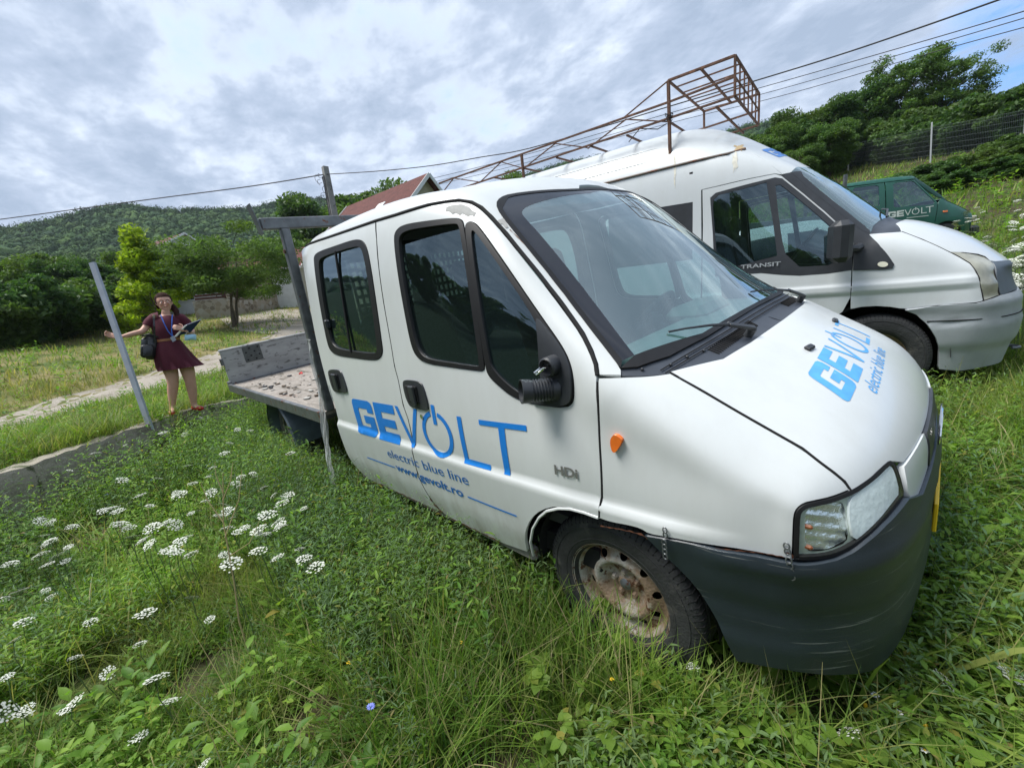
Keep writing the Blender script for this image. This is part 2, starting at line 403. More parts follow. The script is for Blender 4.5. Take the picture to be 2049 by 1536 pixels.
def cdt(outer, holes, g):
    loops = [np.array(outer)]+[np.array(h) for h in holes]; verts = []; edges = []
    for lp in loops:
        lp = resamp(lp, g*.8); k = len(verts); verts += [tuple(p) for p in lp]; edges += [(k+i, k+(i+1) % len(lp)) for i in range(len(lp))]
    lo, hi = loops[0].min(0), loops[0].max(0); xs = np.arange(lo[0]+g/2, hi[0], g); ys = np.arange(lo[1]+g/2, hi[1], g)
    if len(xs) and len(ys):
        Q = np.stack(np.meshgrid(xs, ys), -1).reshape(-1, 2); Q[:, 0] += ((np.round((Q[:, 1]-lo[1])/g).astype(int) % 2)*.5-.25)*g
        ok = inpoly(Q, loops[0])
        for h in loops[1:]: ok &= ~inpoly(Q, h)
        Q = Q[ok]
        for h in loops:
            if len(Q): Q = Q[distpoly(Q, h) > g*.45]
        verts += [tuple(q) for q in Q]
    r = delaunay_2d_cdt([Vector(v) for v in verts], edges, [], 0, 1e-6)
    V = np.array([tuple(v) for v in r[0]]); F = np.array([f for f in r[2] if len(f) == 3]); c = V[F].mean(1)
    ok = inpoly(c, loops[0])
    for h in loops[1:]: ok &= ~inpoly(c, h)
    return V, F[ok]
def lift(surf, view, V2): 
    P = np.zeros((len(V2), 3)); Nn = np.zeros((len(V2), 3))
    for i, q in enumerate(V2): P[i], Nn[i] = surf.hit(*view.ray(q))
    return P, Nn
def panel(name, surf, view, outer, mats, parent=None, holes=(), g=.03, off=0., th=.018, ins=0., inner=True, mirror=None, disp=None, smooth=2):
    """outer/holes: lists of 3D points on the surface; cut out a plate of thickness th along them. mirror: None, 'join' or 'copy'"""
    def prep(P, d):
        q = view.to2(P); q = np.array(q)
        if d: q = inset(q, d)
        return q
    o2 = prep(outer, ins); h2 = [prep(h, -ins) for h in holes]
    V2, F = cdt(o2, h2, g); P, Nn = lift(surf, view, V2)
    if area2(V2[F[0]]) < 0: F = F[:, ::-1]
    fn = np.cross(P[F[:, 1]]-P[F[:, 0]], P[F[:, 2]]-P[F[:, 0]])
    if (fn*Nn[F[:, 0]]).sum() < 0: F = F[:, ::-1]
    o_ = off if disp is None else off+np.array([disp(p) for p in P])[:, None]
    Pt = P+Nn*o_
    if disp is not None:
        fn = np.cross(Pt[F[:, 1]]-Pt[F[:, 0]], Pt[F[:, 2]]-Pt[F[:, 0]]); Nn = np.zeros_like(P)
        for i in range(3): np.add.at(Nn, F[:, i], fn)
        Nn /= np.linalg.norm(Nn, axis=1)[:, None]+1e-12
    V = [Pt]; NN = [Nn]; FF = [F]; FM = [np.zeros(len(F), int)]; n = len(Pt)
    if th > 0:
        cnt = {}
        for t in F:
            for a, b in ((t[0], t[1]), (t[1], t[2]), (t[2], t[0])): cnt[(a, b)] = 1
        be = [(a, b) for (a, b) in cnt if (b, a) not in cnt]
        if mirror == 'join': be = [(a, b) for a, b in be if not (abs(P[a][1]) < .004 and abs(P[b][1]) < .004)]
        bi = sorted({i for e in be for i in e}); mp = {v: i for i, v in enumerate(bi)}; Pb = Pt[bi]; Pi = Pb-Nn[bi]*th
        # outward tangent for the flange normals
        out = np.zeros((len(bi), 3))
        for a, b in be:
            e = np.cross(Pt[b]-Pt[a], Nn[a]); out[mp[a]] += e; out[mp[b]] += e
        out /= np.linalg.norm(out, axis=1)[:, None]+1e-9; k = len(bi)
        V += [Pb, Pi]; NN += [(out*.8+Nn[bi]*.6), out]; q = []
        for a, b in be: q += [(n+mp[a], n+k+mp[a], n+k+mp[b]), (n+mp[a], n+k+mp[b], n+mp[b])]
        FF.append(np.array(q)); FM.append(np.zeros(len(q), int)); n += 2*k
        if inner:
            V.append(Pt-Nn*th); NN.append(-Nn); FF.append(F[:, ::-1]+n); FM.append(np.full(len(F), 1 if isinstance(mats, (list, tuple)) and len(mats) > 1 else 0)); n += len(Pt)
    V = np.concatenate(V); NN = np.concatenate(NN); FF = np.concatenate(FF); FM = np.concatenate(FM)
    def mir():
        V2_ = V*[1, -1, 1]; return V2_, NN*[1, -1, 1], FF[:, ::-1]
    if mirror == 'join':
        if abs(P[:, 1]).min() < .03: V[np.abs(V[:, 1]) < .002, 1] = 0
        a, b, c = mir(); V = np.concatenate([V, a]); NN = np.concatenate([NN, b]); FF = np.concatenate([FF, c+n]); FM = np.concatenate([FM, FM])
    ob = mesh_np(name, V, FF, mats, parent, True, FM, NN); ob2 = None
    if mirror == 'copy':
        a, b, c = mir(); return ob, (lambda par: mesh_np(name, a, c, mats, par, True, FM, b))
    return ob
def ptube(name, surf, view, P3, r, mats, parent=None, off=0., seg=6, closed=True, g=.03, smooth=0):
    q = resamp([view.to2(np.array(p)) for p in P3], g, closed); P, Nn = lift(surf, view, q)
    return MB().tube(list(P+Nn*off), r, seg, closed=closed).build(name, mats, parent, True, 80)
def text_mesh(s, size=1., bold=0., shear=0., space=1.):
    c = bpy.data.curves.new('t', 'FONT'); c.body = s; c.size = size; c.offset = bold; c.shear = shear; c.space_character = space; c.resolution_u = 4
    o = bpy.data.objects.new('t', c); link(o); bpy.context.view_layer.update(); dg = bpy.context.evaluated_depsgraph_get()
    me = bpy.data.meshes.new_from_object(o.evaluated_get(dg)); bm = bmesh.new(); bm.from_mesh(me); bmesh.ops.triangulate(bm, faces=bm.faces)
    long_ = [e for e in bm.edges if e.calc_length() > size*.25]
    if long_: bmesh.ops.subdivide_edges(bm, edges=long_, cuts=2); bmesh.ops.triangulate(bm, faces=bm.faces)
    V = np.array([v.co[:2] for v in bm.verts]); F = np.array([[v.index for v in f.verts] for f in bm.faces]); bm.free()
    bpy.data.objects.remove(o); bpy.data.curves.remove(c); bpy.data.meshes.remove(me); return V, F
def arc(cx, cy, rx, ry, a0, a1, n): return [(cx+rx*math.cos(math.radians(a0+(a1-a0)*i/n)), cy+ry*math.sin(math.radians(a0+(a1-a0)*i/n))) for i in range(n+1)]
def rrect(x0, y0, x1, y1, r, n=5):
    return arc(x1-r, y1-r, r, r, 0, 90, n)+arc(x0+r, y1-r, r, r, 90, 180, n)+arc(x0+r, y0+r, r, r, 180, 270, n)+arc(x1-r, y0+r, r, r, 270, 360, n)
# the lettering of the fleet sign, every glyph a polygon in a box of height 1 (baseline 0)
def gevolt():
    G = [(.10, 1), (.72, 1), (.82, .96), (.86, .86), (.86, .66), (.62, .66), (.62, .76), (.27, .76), (.24, .72), (.24, .28), (.27, .24), (.62, .24), (.62, .34), (.42, .34), (.42, .56), (.86, .56), (.86, .12), (.82, .04), (.74, 0), (.12, 0), (.04, .04), (0, .14), (0, .86), (.03, .96)]
    E = [(.94, 0), (1.70, 0), (1.70, .24), (1.20, .24), (1.20, .38), (1.66, .38), (1.66, .60), (1.20, .60), (1.20, .77), (1.70, .77), (1.70, 1), (.94, 1)]
    Vv = [(1.76, 1), (1.86, 1), (2.12, .22), (2.37, 1), (2.47, 1), (2.16, .02), (2.08, .02)]
    cx, cy = 2.93, .50
    O = [arc(cx, cy, .40, .52, 105, 435, 30), arc(cx, cy, .31, .42, 435, 105, 30)]
    Or = O[0]+O[1]; Bar = [(2.89, .72), (2.98, .72), (2.98, 1.16), (2.89, 1.16)]
    Lh = [(3.52, 1), (3.62, 1), (3.62, .11), (4.10, .11), (4.10, 0), (3.52, 0)]
    Th = [(4.0, .90), (4.36, .90), (4.36, -.0), (4.47, -.0), (4.47, .90), (4.84, .90), (4.84, 1.0), (4.0, 1.0)]
    return [G, E, Vv, Or, Bar, Lh, Th]
def decal(name, surf, view, polys, f2, m, parent, g=.03, off=.0022):
    """polygons and text meshes in sign coordinates, mapped by f2 to view coordinates and laid on the surface as one sheet"""
    VV = []; FF = []; NN = []; n = 0
    for p in polys:
        if isinstance(p, tuple): V2 = np.array([f2(q) for q in p[0]]); F = p[1]
        else: V2, F = cdt([f2(np.array(q, float)) for q in p], [], g)
        P, Nn = lift(surf, view, V2); F = np.array(F)
        fn = np.cross(P[F[:, 1]]-P[F[:, 0]], P[F[:, 2]]-P[F[:, 0]])
        bad = (fn*Nn[F[:, 0]]).sum(1) < 0; F[bad] = F[bad][:, ::-1]
        VV.append(P+Nn*off); NN.append(Nn); FF.append(F+n); n += len(P)
    return mesh_np(name, np.concatenate(VV), np.concatenate(FF), m, parent, True, None, np.concatenate(NN))
def blob(c, rx, ry, n=26, j=.35, ang=0):
    out = []; ca, sa = math.cos(ang), math.sin(ang)
    for i in range(n):
        a = 2*math.pi*i/n; k = 1+j*rnd.uniform(-1, 1); x, y = rx*k*math.cos(a), ry*k*math.sin(a); out.append((c[0]+x*ca-y*sa, c[1]+x*sa+y*ca))
    return out
# ------------------------------------------------------------------ the white crew-cab pickup in front
def z1(p): return [(560+x/3.0118, 340+y/3.0118) for x, y in p]
def z2(p): return [(560+x/3.0118, 750+y/3.0118) for x, y in p]
def z3(p): return [(980+x/3.0118, 350+y/3.0118) for x, y in p]
def z4(p): return [(1100+x/2.561, 950+y/2.561) for x, y in p]
def z5(p): return [(1500+x/2.845, 560+y/2.845) for x, y in p]
def zl(p): return [(1560+x/3.841, 780+y/3.841) for x, y in p]
T_ = [[(.795, 0, .86), (.775, .38, .86), (.70, .70, .86), (.60, .86, .865)],
      [(.73, 0, .965), (.71, .38, .96), (.645, .70, .94), (.56, .87, .90)],
      [(.60, 0, 1.075), (.58, .38, 1.065), (.53, .70, 1.02), (.46, .885, .955)],
      [(.45, 0, 1.16), (.43, .38, 1.145), (.39, .70, 1.11), (.30, .912, 1.05)],
      [(.34, 0, 1.20), (.335, .38, 1.197), (.27, .70, 1.18), (.13, .915, 1.155)],
      [(.235, 0, 1.255), (.215, .38, 1.252), (.155, .70, 1.238), (.05, .922, 1.205)],
      [(-.02, 0, 1.50), (-.05, .38, 1.49), (-.13, .68, 1.455), (-.20, .87, 1.42)],
      [(-.31, 0, 1.77), (-.33, .37, 1.755), (-.38, .65, 1.71), (-.43, .825, 1.67)],
      [(-.60, 0, 1.985), (-.61, .36, 1.97), (-.62, .62, 1.925), (-.64, .79, 1.86)],
      [(-.85, 0, 2.06), (-.86, .36, 2.045), (-.87, .62, 2.00), (-.88, .835, 1.94)],
      [(-1.3, 0, 2.11), (-1.3, .36, 2.095), (-1.3, .66, 2.045), (-1.3, .86, 1.968)],
      [(-1.85, 0, 2.13), (-1.85, .36, 2.115), (-1.85, .67, 2.055), (-1.85, .865, 1.975)],
      [(-2.2, 0, 2.125), (-2.2, .36, 2.11), (-2.2, .67, 2.05), (-2.2, .865, 1.972)],
      [(-2.29, 0, 2.11), (-2.29, .36, 2.095), (-2.29, .66, 2.035), (-2.29, .86, 1.962)],
      [(-2.6, 0, 2.07), (-2.6, .36, 2.06), (-2.6, .64, 2.03), (-2.6, .855, 1.93)]]
S_ = [[(.61, .875, .81), (.615, .885, .74), (.62, .87, .55), (.60, .83, .20)],
      [(.53, .905, .85), (.52, .92, .75), (.52, .92, .55), (.51, .89, .22)],
      [(.43, .93, .88), (.41, .945, .77), (.41, .945, .56), (.41, .92, .25)],
      [(.27, .94, .94), (.25, .96, .8), (.25, .96, .58), (.25, .94, .28)],
      [(.07, .95, 1.02), (.05, .97, .84), (.05, .97, .6), (.05, .95, .3)],
      [(-.05, .95, 1.07), (-.1, .98, .88), (-.1, .98, .62), (-.1, .945, .18)],
      [(-.27, .93, 1.22), (-.30, .975, .95), (-.3, .985, .65), (-.3, .945, .18)],
      [(-.48, .925, 1.38), (-.5, .98, 1.02), (-.5, .99, .68), (-.5, .945, .18)],
      [(-.65, .92, 1.50), (-.67, .985, 1.05), (-.67, .99, .69), (-.67, .945, .18)],
      [(-.88, .935, 1.55), (-.88, .985, 1.05), (-.88, .99, .7), (-.88, .945, .18)],
      [(-1.3, .945, 1.55), (-1.3, .988, 1.05), (-1.3, .99, .7), (-1.3, .94, .18)],
      [(-1.85, .945, 1.55), (-1.85, .988, 1.05), (-1.85, .99, .7), (-1.85, .94, .18)],
      [(-2.2, .945, 1.55), (-2.2, .985, 1.05), (-2.2, .988, .7), (-2.2, .935, .18)],
      [(-2.29, .94, 1.55), (-2.29, .98, 1.05), (-2.29, .983, .7), (-2.29, .93, .18)],
      [(-2.5, .93, 1.55), (-2.5, .97, 1.05), (-2.5, .973, .7), (-2.5, .92, .18)]]
F_ = [[(.81, 0, .79), (.812, 0, .70), (.82, 0, .53), (.79, 0, .17)],
      [(.79, .38, .79), (.797, .38, .70), (.806, .38, .53), (.77, .38, .17)],
      [(.725, .70, .80), (.745, .70, .73), (.752, .70, .54), (.715, .68, .18)]]
S_ = [[T_[k][3]]+S_[k] for k in range(len(T_))]; F_ = [[T_[0][m]]+F_[m] for m in range(3)]+[S_[0]]
def dispA(V, Nn):
    sm = lambda a, b, x: (lambda t: t*t*(3-2*t))(np.clip((x-a)/(b-a), 0, 1))
    side = sm(.6, .95, np.abs(Nn[:, 1]))
    return side*(.019*(1-sm(.735, .775, V[:, 2]))*sm(.25, .5, V[:, 2])*(1-sm(.2, .5, V[:, 0])))
SA = Surf(T_, S_, F_, disp=dispA)
def A(p): return SA.px(p, 'A')
van = empty('pickup_truck', TA, MA); tag(van, 'white crew-cab pickup truck with blue electric line lettering on doors and bonnet, nearest the camera', 'pickup truck')
PM = [PAINT, INNER]
# seams traced on the photograph
seam_mid = z1([(578, 300), (583, 420), (597, 600), (625, 800), (670, 1050), (690, 1180), (715, 1270)])+z2([(742, 180), (775, 270), (808, 420), (850, 600), (925, 745), (988, 828)])
door_top = z1([(700, 275), (900, 213), (1000, 195), (1080, 186), (1150, 196), (1210, 228), (1270, 285), (1360, 385), (1480, 535), (1620, 710), (1740, 870), (1820, 985), (1870, 1090), (1900, 1170), (1914, 1240)])
door_front = z2([(1912, 40), (1918, 200), (1926, 400), (1936, 560), (1941, 700), (1937, 838)])
door_arch = z2([(1850, 806), (1740, 780), (1640, 784), (1560, 822), (1512, 885), (1492, 960), (1500, 1060)])
door_bot = z2([(1330, 1005), (1250, 967), (1100, 898)])
rear_edge = z2([(850, 770), (700, 700), (560, 642), (490, 582), (440, 512), (400, 420), (357, 290), (330, 180), (283, 20)])+z1([(330, 1440), (260, 1200), (215, 1010), (185, 850), (150, 640), (135, 540), (131, 470)])
rear_top = z1([(200, 440), (400, 372)])
def Achk(p): return chaik(p, 2)
w_rear_o = z1([(208, 560), (208, 515), (240, 492), (330, 462), (440, 424), (490, 424), (522, 455), (545, 560), (580, 790), (615, 1040), (622, 1100), (600, 1140), (545, 1144), (440, 1130), (350, 1118), (305, 1090), (285, 1030), (255, 880), (225, 700)])
w_rear_g = z1([(237, 575), (240, 540), (270, 520), (350, 492), (450, 462), (485, 465), (505, 500), (540, 700), (575, 960), (588, 1070), (585, 1100), (565, 1106), (470, 1096), (370, 1082), (325, 1060), (305, 1010), (270, 830), (245, 660)])
w_front_o = z1([(688, 420), (700, 365), (745, 333), (880, 312), (1040, 294), (1095, 300), (1110, 340), (1150, 600), (1200, 930), (1238, 1190), (1225, 1208), (1190, 1207), (1010, 1183), (880, 1163), (825, 1125), (795, 1060), (765, 920), (715, 640)])
w_front_g = z1([(718, 450), (724, 395), (765, 365), (880, 345), (1060, 322), (1080, 335), (1092, 400), (1130, 640), (1170, 920), (1206, 1180), (1195, 1185), (1010, 1158), (895, 1140), (848, 1105), (820, 1040), (790, 910), (745, 660)])
w_qtr_o = z1([(1118, 360), (1124, 320), (1160, 314), (1200, 345), (1330, 530), (1560, 868), (1680, 1035), (1735, 1130), (1765, 1230), (1773, 1360), (1758, 1410), (1710, 1430), (1620, 1420), (1500, 1404), (1400, 1364), (1320, 1300), (1258, 1240), (1240, 1180), (1180, 800), (1140, 530)])
w_qtr_g = z1([(1155, 400), (1158, 362), (1180, 375), (1330, 585), (1555, 920), (1562, 1000), (1570, 1150), (1580, 1320), (1560, 1362), (1500, 1366), (1430, 1335), (1340, 1262), (1275, 1185), (1262, 1130), (1215, 860), (1178, 600)])
DF = A(chaik(seam_mid[:1]*2+[seam_mid[0]]+door_top+[door_front[0]]+door_front+[door_front[-1]]+door_arch+[door_arch[-1]]+door_bot+[seam_mid[-1]]*2+seam_mid[::-1][1:], 1))
DR = A(chaik([seam_mid[0]]*2+seam_mid+[seam_mid[-1]]+rear_edge+rear_top, 1))
HW = [A(Achk(w)) for w in (w_front_o, w_qtr_o, w_rear_o)]; GW = [A(Achk(w)) for w in (w_front_g, w_qtr_g, w_rear_g)]
def build_doors(side):
    mir = side > 0
    def put(fn, *a, **k):
        if mir:
            r = fn(*a, **{**k, 'mirror': 'copy'}); o, mk = r; par = k.get('parent'); bpy.data.objects.remove(o); return mk(par)
        return fn(*a, **k)
    fd = put(panel, 'front_door', SA, VS, DF, PM, parent=van, holes=[HW[0], HW[1]], ins=.004, g=.016)
    rd = put(panel, 'rear_door', SA, VS, DR, PM, parent=van, holes=[HW[2]], ins=.004, g=.016)
    for door, i in ((fd, 0), (fd, 1), (rd, 2)):
        put(panel, 'window_seal', SA, VS, HW[i], RUBBER, parent=door, holes=[GW[i]], g=.02, off=.004, th=.022, inner=False)
    # the front pane is wound down a hand's width
    g0 = GW[0]
    low = [p for p in g0 if p[2] < 1.80]; z_c = np.array([p[2] for p in low]).max()
    put(panel, 'window_pane', SA, VS, low, GLASS_S, parent=fd, g=.05, off=-.014, th=0)
    put(panel, 'window_pane', SA, VS, GW[1], GLASS_S, parent=fd, g=.05, off=-.008, th=0)
    put(panel, 'window_pane', SA, VS, GW[2], GLASS_S, parent=rd, g=.05, off=-.010, th=0)
    return fd, rd
fd, rd = build_doors(-1); fd2, rd2 = build_doors(1)
def sideP(pts): return A(pts)
# sliding divider and catch of the rear window
a, b = A(z1([(338, 488), (434, 1100)])); MB().bar(a+[0, -.004, 0], b+[0, -.004, 0], .012, .012).build('window_divider', RUBBER, rd)
c = A(z1([(293, 928)]))[0]; MB().box(c+[0, -.008, 0], (.035, .03, .06), bev=.008).build('window_catch', BLACKP, rd)
# black mirror mount and the stub of the missing mirror
mm = A(Achk(z1([(1555, 880), (1680, 1040), (1735, 1130), (1762, 1230), (1768, 1360), (1752, 1404), (1700, 1422), (1600, 1412), (1515, 1402), (1560, 1372), (1585, 1325), (1572, 1150), (1563, 1000), (1552, 930)])))
panel('mirror_mount', SA, VS, mm, BLACKP, parent=fd, g=.02, off=.012, th=.03, inner=False)
p = A(z1([(1660, 1168)]))[0]; st = MB().lathe([(.0, .0), (.036, .0), (.036, -.045), (.030, -.05), (.027, -.03), (.0, -.028)], p+[0, -.005, 0], 'y', 20)
mk = st.build('mirror_socket', BLACKP, fd, True); w = MB()
for k in range(5):
    q = p+[(-.015+.007*k), -.04, .005*math.sin(k*2)]; w.tube([q, q+[-.004, -.03, .0], q+[-.02-.004*k, -.04, -.012-.006*(k % 2)]], .0022, 5)
w.build('loose_wires', CHROME, mk, True)
p = A(z1([(1655, 1320)]))[0]; prof = [(.0, .01), (.046, .01)]
for k in range(7): prof += [(.042, -.012-.011*k), (.037, -.016-.011*k), (.037, -.019-.011*k), (.042, -.022-.011*k)]
prof += [(.043, -.095), (.045, -.125), (.041, -.126), (.036, -.09), (0, -.09)]
bl = MB().lathe(prof, (0, 0, 0), 'y', 22).build('bellows_stub', BLACKP, fd, True)
bl.location = Vector(p); bl.rotation_euler = (math.radians(-8), 0, math.radians(-34))
for nm_, sm_ in (('door_seam', seam_mid), ('door_seam', door_front)): ptube(nm_, SA, VS, A(sm_), .0062, DARK, van, off=-.0045, closed=False)
# door handles with a recess and key lock
def handle(pts, parent):
    P = np.array(A(Achk(pts))); c = P.mean(0); Q = [c+(q-c)*1. for q in P]
    h = panel('door_handle', SA, VS, Q, BLACKP, parent=parent, g=.015, off=.009, th=.02, inner=False)
    ax = P[:, 0].min(), P[:, 0].max(); az = P[:, 2].min(), P[:, 2].max(); w_, h_ = ax[1]-ax[0], az[1]-az[0]
    MB().box((c[0]-w_*.03, c[1]-.012, c[2]), (w_*.50, .012, h_*.62), bev=.006).build('handle_recess', DARK, h)
    MB().box((c[0]+w_*.06, c[1]-.024, c[2]-.002), (w_*.24, .014, h_*.70), bev=.006).build('handle_grip', BLACKP, h, True)
handle(z1([(297, 1225), (300, 1203), (330, 1200), (368, 1205), (385, 1240), (412, 1330), (404, 1343), (342, 1337), (325, 1322), (308, 1270)]), rd)
handle(z1([(748, 1290), (752, 1264), (790, 1264), (850, 1274), (872, 1310), (904, 1435), (890, 1448), (800, 1428), (780, 1404), (760, 1350)]), fd)
p = A(z2([(858, 250)]))[0]; MB().lathe([(.0, -.006), (.013, -.006), (.014, .004)], p, 'y', 16).build('door_lock', CHROME, fd, True)
# fender
hood_seam = z3([(1085, 1188), (1300, 1310), (1500, 1428), (1690, 1536)])+z5([(300, 957), (400, 1036), (480, 1095), (540, 1145), (574, 1195)])
cowl_edge = z3([(652, 1218), (790, 1213), (960, 1206)])
lamp_top = zl([(550, 770), (400, 830), (250, 862), (190, 876), (140, 912), (118, 960), (112, 1080), (105, 1290)])
bump_top = z4([(1268, 436), (1200, 426), (1000, 386), (800, 350), (640, 312), (540, 295)])
arch_up = z4([(500, 268), (430, 250), (350, 236), (268, 208)])
FE = A(chaik([cowl_edge[0]]*2+cowl_edge+[hood_seam[0]]*2+hood_seam[1:]+[lamp_top[0]]*2+lamp_top[1:]+[lamp_top[-1]]+bump_top+arch_up+[arch_up[-1]]+door_front[::-1][1:], 1))
o, mkf = panel('fender', SA, VC2, FE, PM, parent=van, ins=.004, g=.016, mirror='copy'); mkf(van)
# roof with the A pillars
pil_in = z3([(790, 1204), (788, 1165), (700, 1050), (600, 922), (400, 655), (160, 360), (60, 235), (35, 175), (60, 140), (120, 118)])
top_edge = z3([(300, 96), (500, 88), (650, 82)])
gut = z1([(131, 462), (200, 434), (400, 366), (578, 303), (700, 268), (900, 207), (1000, 189), (1080, 180), (1155, 190), (1218, 224), (1280, 282), (1370, 382), (1490, 532), (1630, 708), (1750, 868), (1830, 985), (1882, 1090), (1908, 1170), (1916, 1232)])
RF = A(chaik(gut+[gut[-1]]+[pil_in[0]]*2+pil_in+top_edge, 1, False))
yc = lambda x, z: SA.hit((x, 0.0, 5), (0, 0, -1))[0]
RF = [p for p in RF if p[1] < -.12]
wt_c = SA.hit((4, 0, 1.955), (-1, 0, 0))[0]
RF += [SA.hit((4, y, 1.955-.028*abs(y)/.5), (-1, 0, 0))[0] for y in (-.09, 0)]+[yc(x, 0)*[1, 0, 1] for x in np.linspace(-.66, -2.28, 14)]+[SA.hit((-2.30, y, 5), (0, 0, -1))[0] for y in (-.2, -.4, -.6, -.78)]
rf = panel('roof', SA, VR, RF, PM, parent=van, ins=0, g=.03, mirror='join', th=.02)
# black roof gutter line
ptube('roof_gutter', SA, VS, A(z1([(150, 455), (300, 403), (440, 355), (578, 307), (700, 271), (900, 210), (1000, 192), (1080, 183), (1155, 194), (1215, 226), (1275, 283), (1365, 383), (1485, 533), (1625, 709), (1745, 869), (1825, 985), (1876, 1090), (1904, 1170), (1914, 1236)])), .0085, DARK, van, off=-.001, closed=False)
# windscreen: black border, glass
def vh(pts): return [SA.hit(*VH.ray(VH.to2(np.array(q, float))))[0] for q in pts]
def c0(p): p = np.array(p); return p*[1, 0, 1]
WB = [p for p in A(chaik(pil_in[1:]+top_edge, 1, False)) if p[1] < -.12]
print('topedge', [list(q.round(3)) for q in A(top_edge+z3([(800, 88), (900, 96), (1000, 122)]))])
topc = [SA.hit((4, y, 1.927-.01*abs(y)), (-1, 0, 0))[0] for y in (-.07, 0)]; topc[1] = c0(topc[1])
base = vh([(.228, 0, 1.255), (.226, -.25, 1.25), (.22, -.5, 1.25), (.185, -.72, 1.24), (.125, -.84, 1.225)]); base[0] = c0(base[0])
WO = WB+topc+base
GB = [p for p in A(chaik(z3([(872, 1088), (830, 1035), (700, 862), (520, 625), (330, 390), (215, 265), (190, 232), (205, 205), (240, 185), (330, 155), (480, 122), (640, 108)]), 1, False)) if p[1] < -.12]
t2 = vh([topc[1]+[.024, 0, -.024]])[0]; b2 = vh([(.212, 0, 1.262), (.21, -.25, 1.262), (.20, -.5, 1.258)]); b2[0] = c0(b2[0])
WG = GB+[c0(t2)]+b2
ws = panel('windscreen', SA, VH, WG, GLASS_W, parent=van, g=.05, off=.001, th=0, mirror='join')
t1 = vh([topc[1]+[.016, 0, -.016]])[0]
n_g = len(GB); WBr = resamp(WB, .01, False); mid_b = []
for k, p in enumerate(GB):
    q = min(WBr, key=lambda w_: np.linalg.norm(w_-p)); d_ = np.linalg.norm(q-p); mid_b.append(q+(p-q)*min(1, .020/max(d_, 1e-6)))
mid_b = vh(mid_b)
BLACKGL = mat('black_glass', (.010, .011, .016), .06, coat=.3)
panel('windscreen_border', SA, VH, mid_b[::-1]+WB+topc+[c0(t1)], RUBBER, parent=ws, g=.02, off=.004, th=.012, mirror='join', inner=False)
panel('frit_and_dark_glass', SA, VH, GB[::-1]+mid_b+[c0(t1), c0(t2)], BLACKGL, parent=ws, g=.02, off=.0015, th=.0, mirror='join', inner=False)  # frit, and inside it the glass's dark reflections painted as a black band
bb = GB[:1]+b2[::-1]; panel('lower_border', SA, VH, base[::-1][:0]+base+[WB[0]]+bb, RUBBER, parent=ws, g=.02, off=.003, th=.012, mirror='join', inner=False)
SB_ = glassmat('tinted_glass', (.40, .38, .46), .9, .0, .10)
zs = [p for p in GB if p[2] > 1.84]; panel('sun_band', SA, VH, zs+[c0(t2)]+[c0(SA.hit((4, 0, 1.84), (-1, 0, 0))[0])]+[SA.hit((4, y, 1.835), (-1, 0, 0))[0] for y in (-.25, -.5)], SB_, parent=ws, g=.05, off=-.003, th=0, mirror='join')
# cowl
hood_c = vh([(.338, 0, 1.20), (.336, -.2, 1.20), (.33, -.4, 1.197), (.305, -.6, 1.19)]); hood_c[0] = c0(hood_c[0])
HS = A([hood_seam[0]])[0]
CW = hood_c+[HS]+A(z3([(1000, 1200), (900, 1206), (795, 1206)]))+A(z3([(788, 1165)]))+[WB[0]]+base[::-1]
cw = panel('cowl', SA, VH, CW, COWLM, parent=van, g=.025, off=-.006, th=.03, mirror='join', inner=False, ins=.001)
for sgn, y0, y1 in ((-1, .18, .58), (1, .30, .62)):
    slat = MB(); n = 26 if sgn < 0 else 18
    for k in range(n):
        y = sgn*(y0+(y1-y0)*k/n); p, n_ = SA.hit((.292-.10*max(0, abs(y)-.3)**1.5, y, 3), (0, 0, -1)); q, _ = SA.hit((.255-.10*max(0, abs(y)-.3)**1.5, y, 3), (0, 0, -1))
        slat.bar(p-n_*.004, q-n_*.004, .004, .005)
    slat.build('vent_grille', DARK, cw)

for x_ in (.252, .275):
    P = vh([(x_-.12*max(0, abs(y)-.35)**1.6, y, 1.25) for y in np.linspace(-.8, .8, 40)]); MB().tube(P, .0022, 5).build('cowl_groove', DARK, cw)
for px_ in ((1285, 737), (1342, 728), (1375, 712), (1408, 700)):
    p = A([px_])[0]; MB().ball(p-[0, 0, .003], .006, 8, 6).build('cowl_screw', BLACKP, cw, True)
# wipers
def wiper(piv, tip, lift_=.03):
    a = vh([piv])[0]; b = vh([tip])[0]; n = np.array([.55, 0, .83]); d = b-a; e = lambda t, h: a+d*t+n*h
    w = MB(); w.tube([e(0, -.01), e(0, .03)], .016, 12); w.bar(e(-.02, .032), e(.34, .045), .022, .012, up=n)
    w.tube([e(.32, .045), e(.55, .040), e(.82, .024), e(1, .008)], [.007, .005, .004, .004], 6)
    w.build('wiper', BLACKP, van, True)
    return b
b = wiper((.30, -.33, 1.21), (.13, -.62, 1.29)); wiper((.29, .50, 1.20), (.17, .12, 1.30))
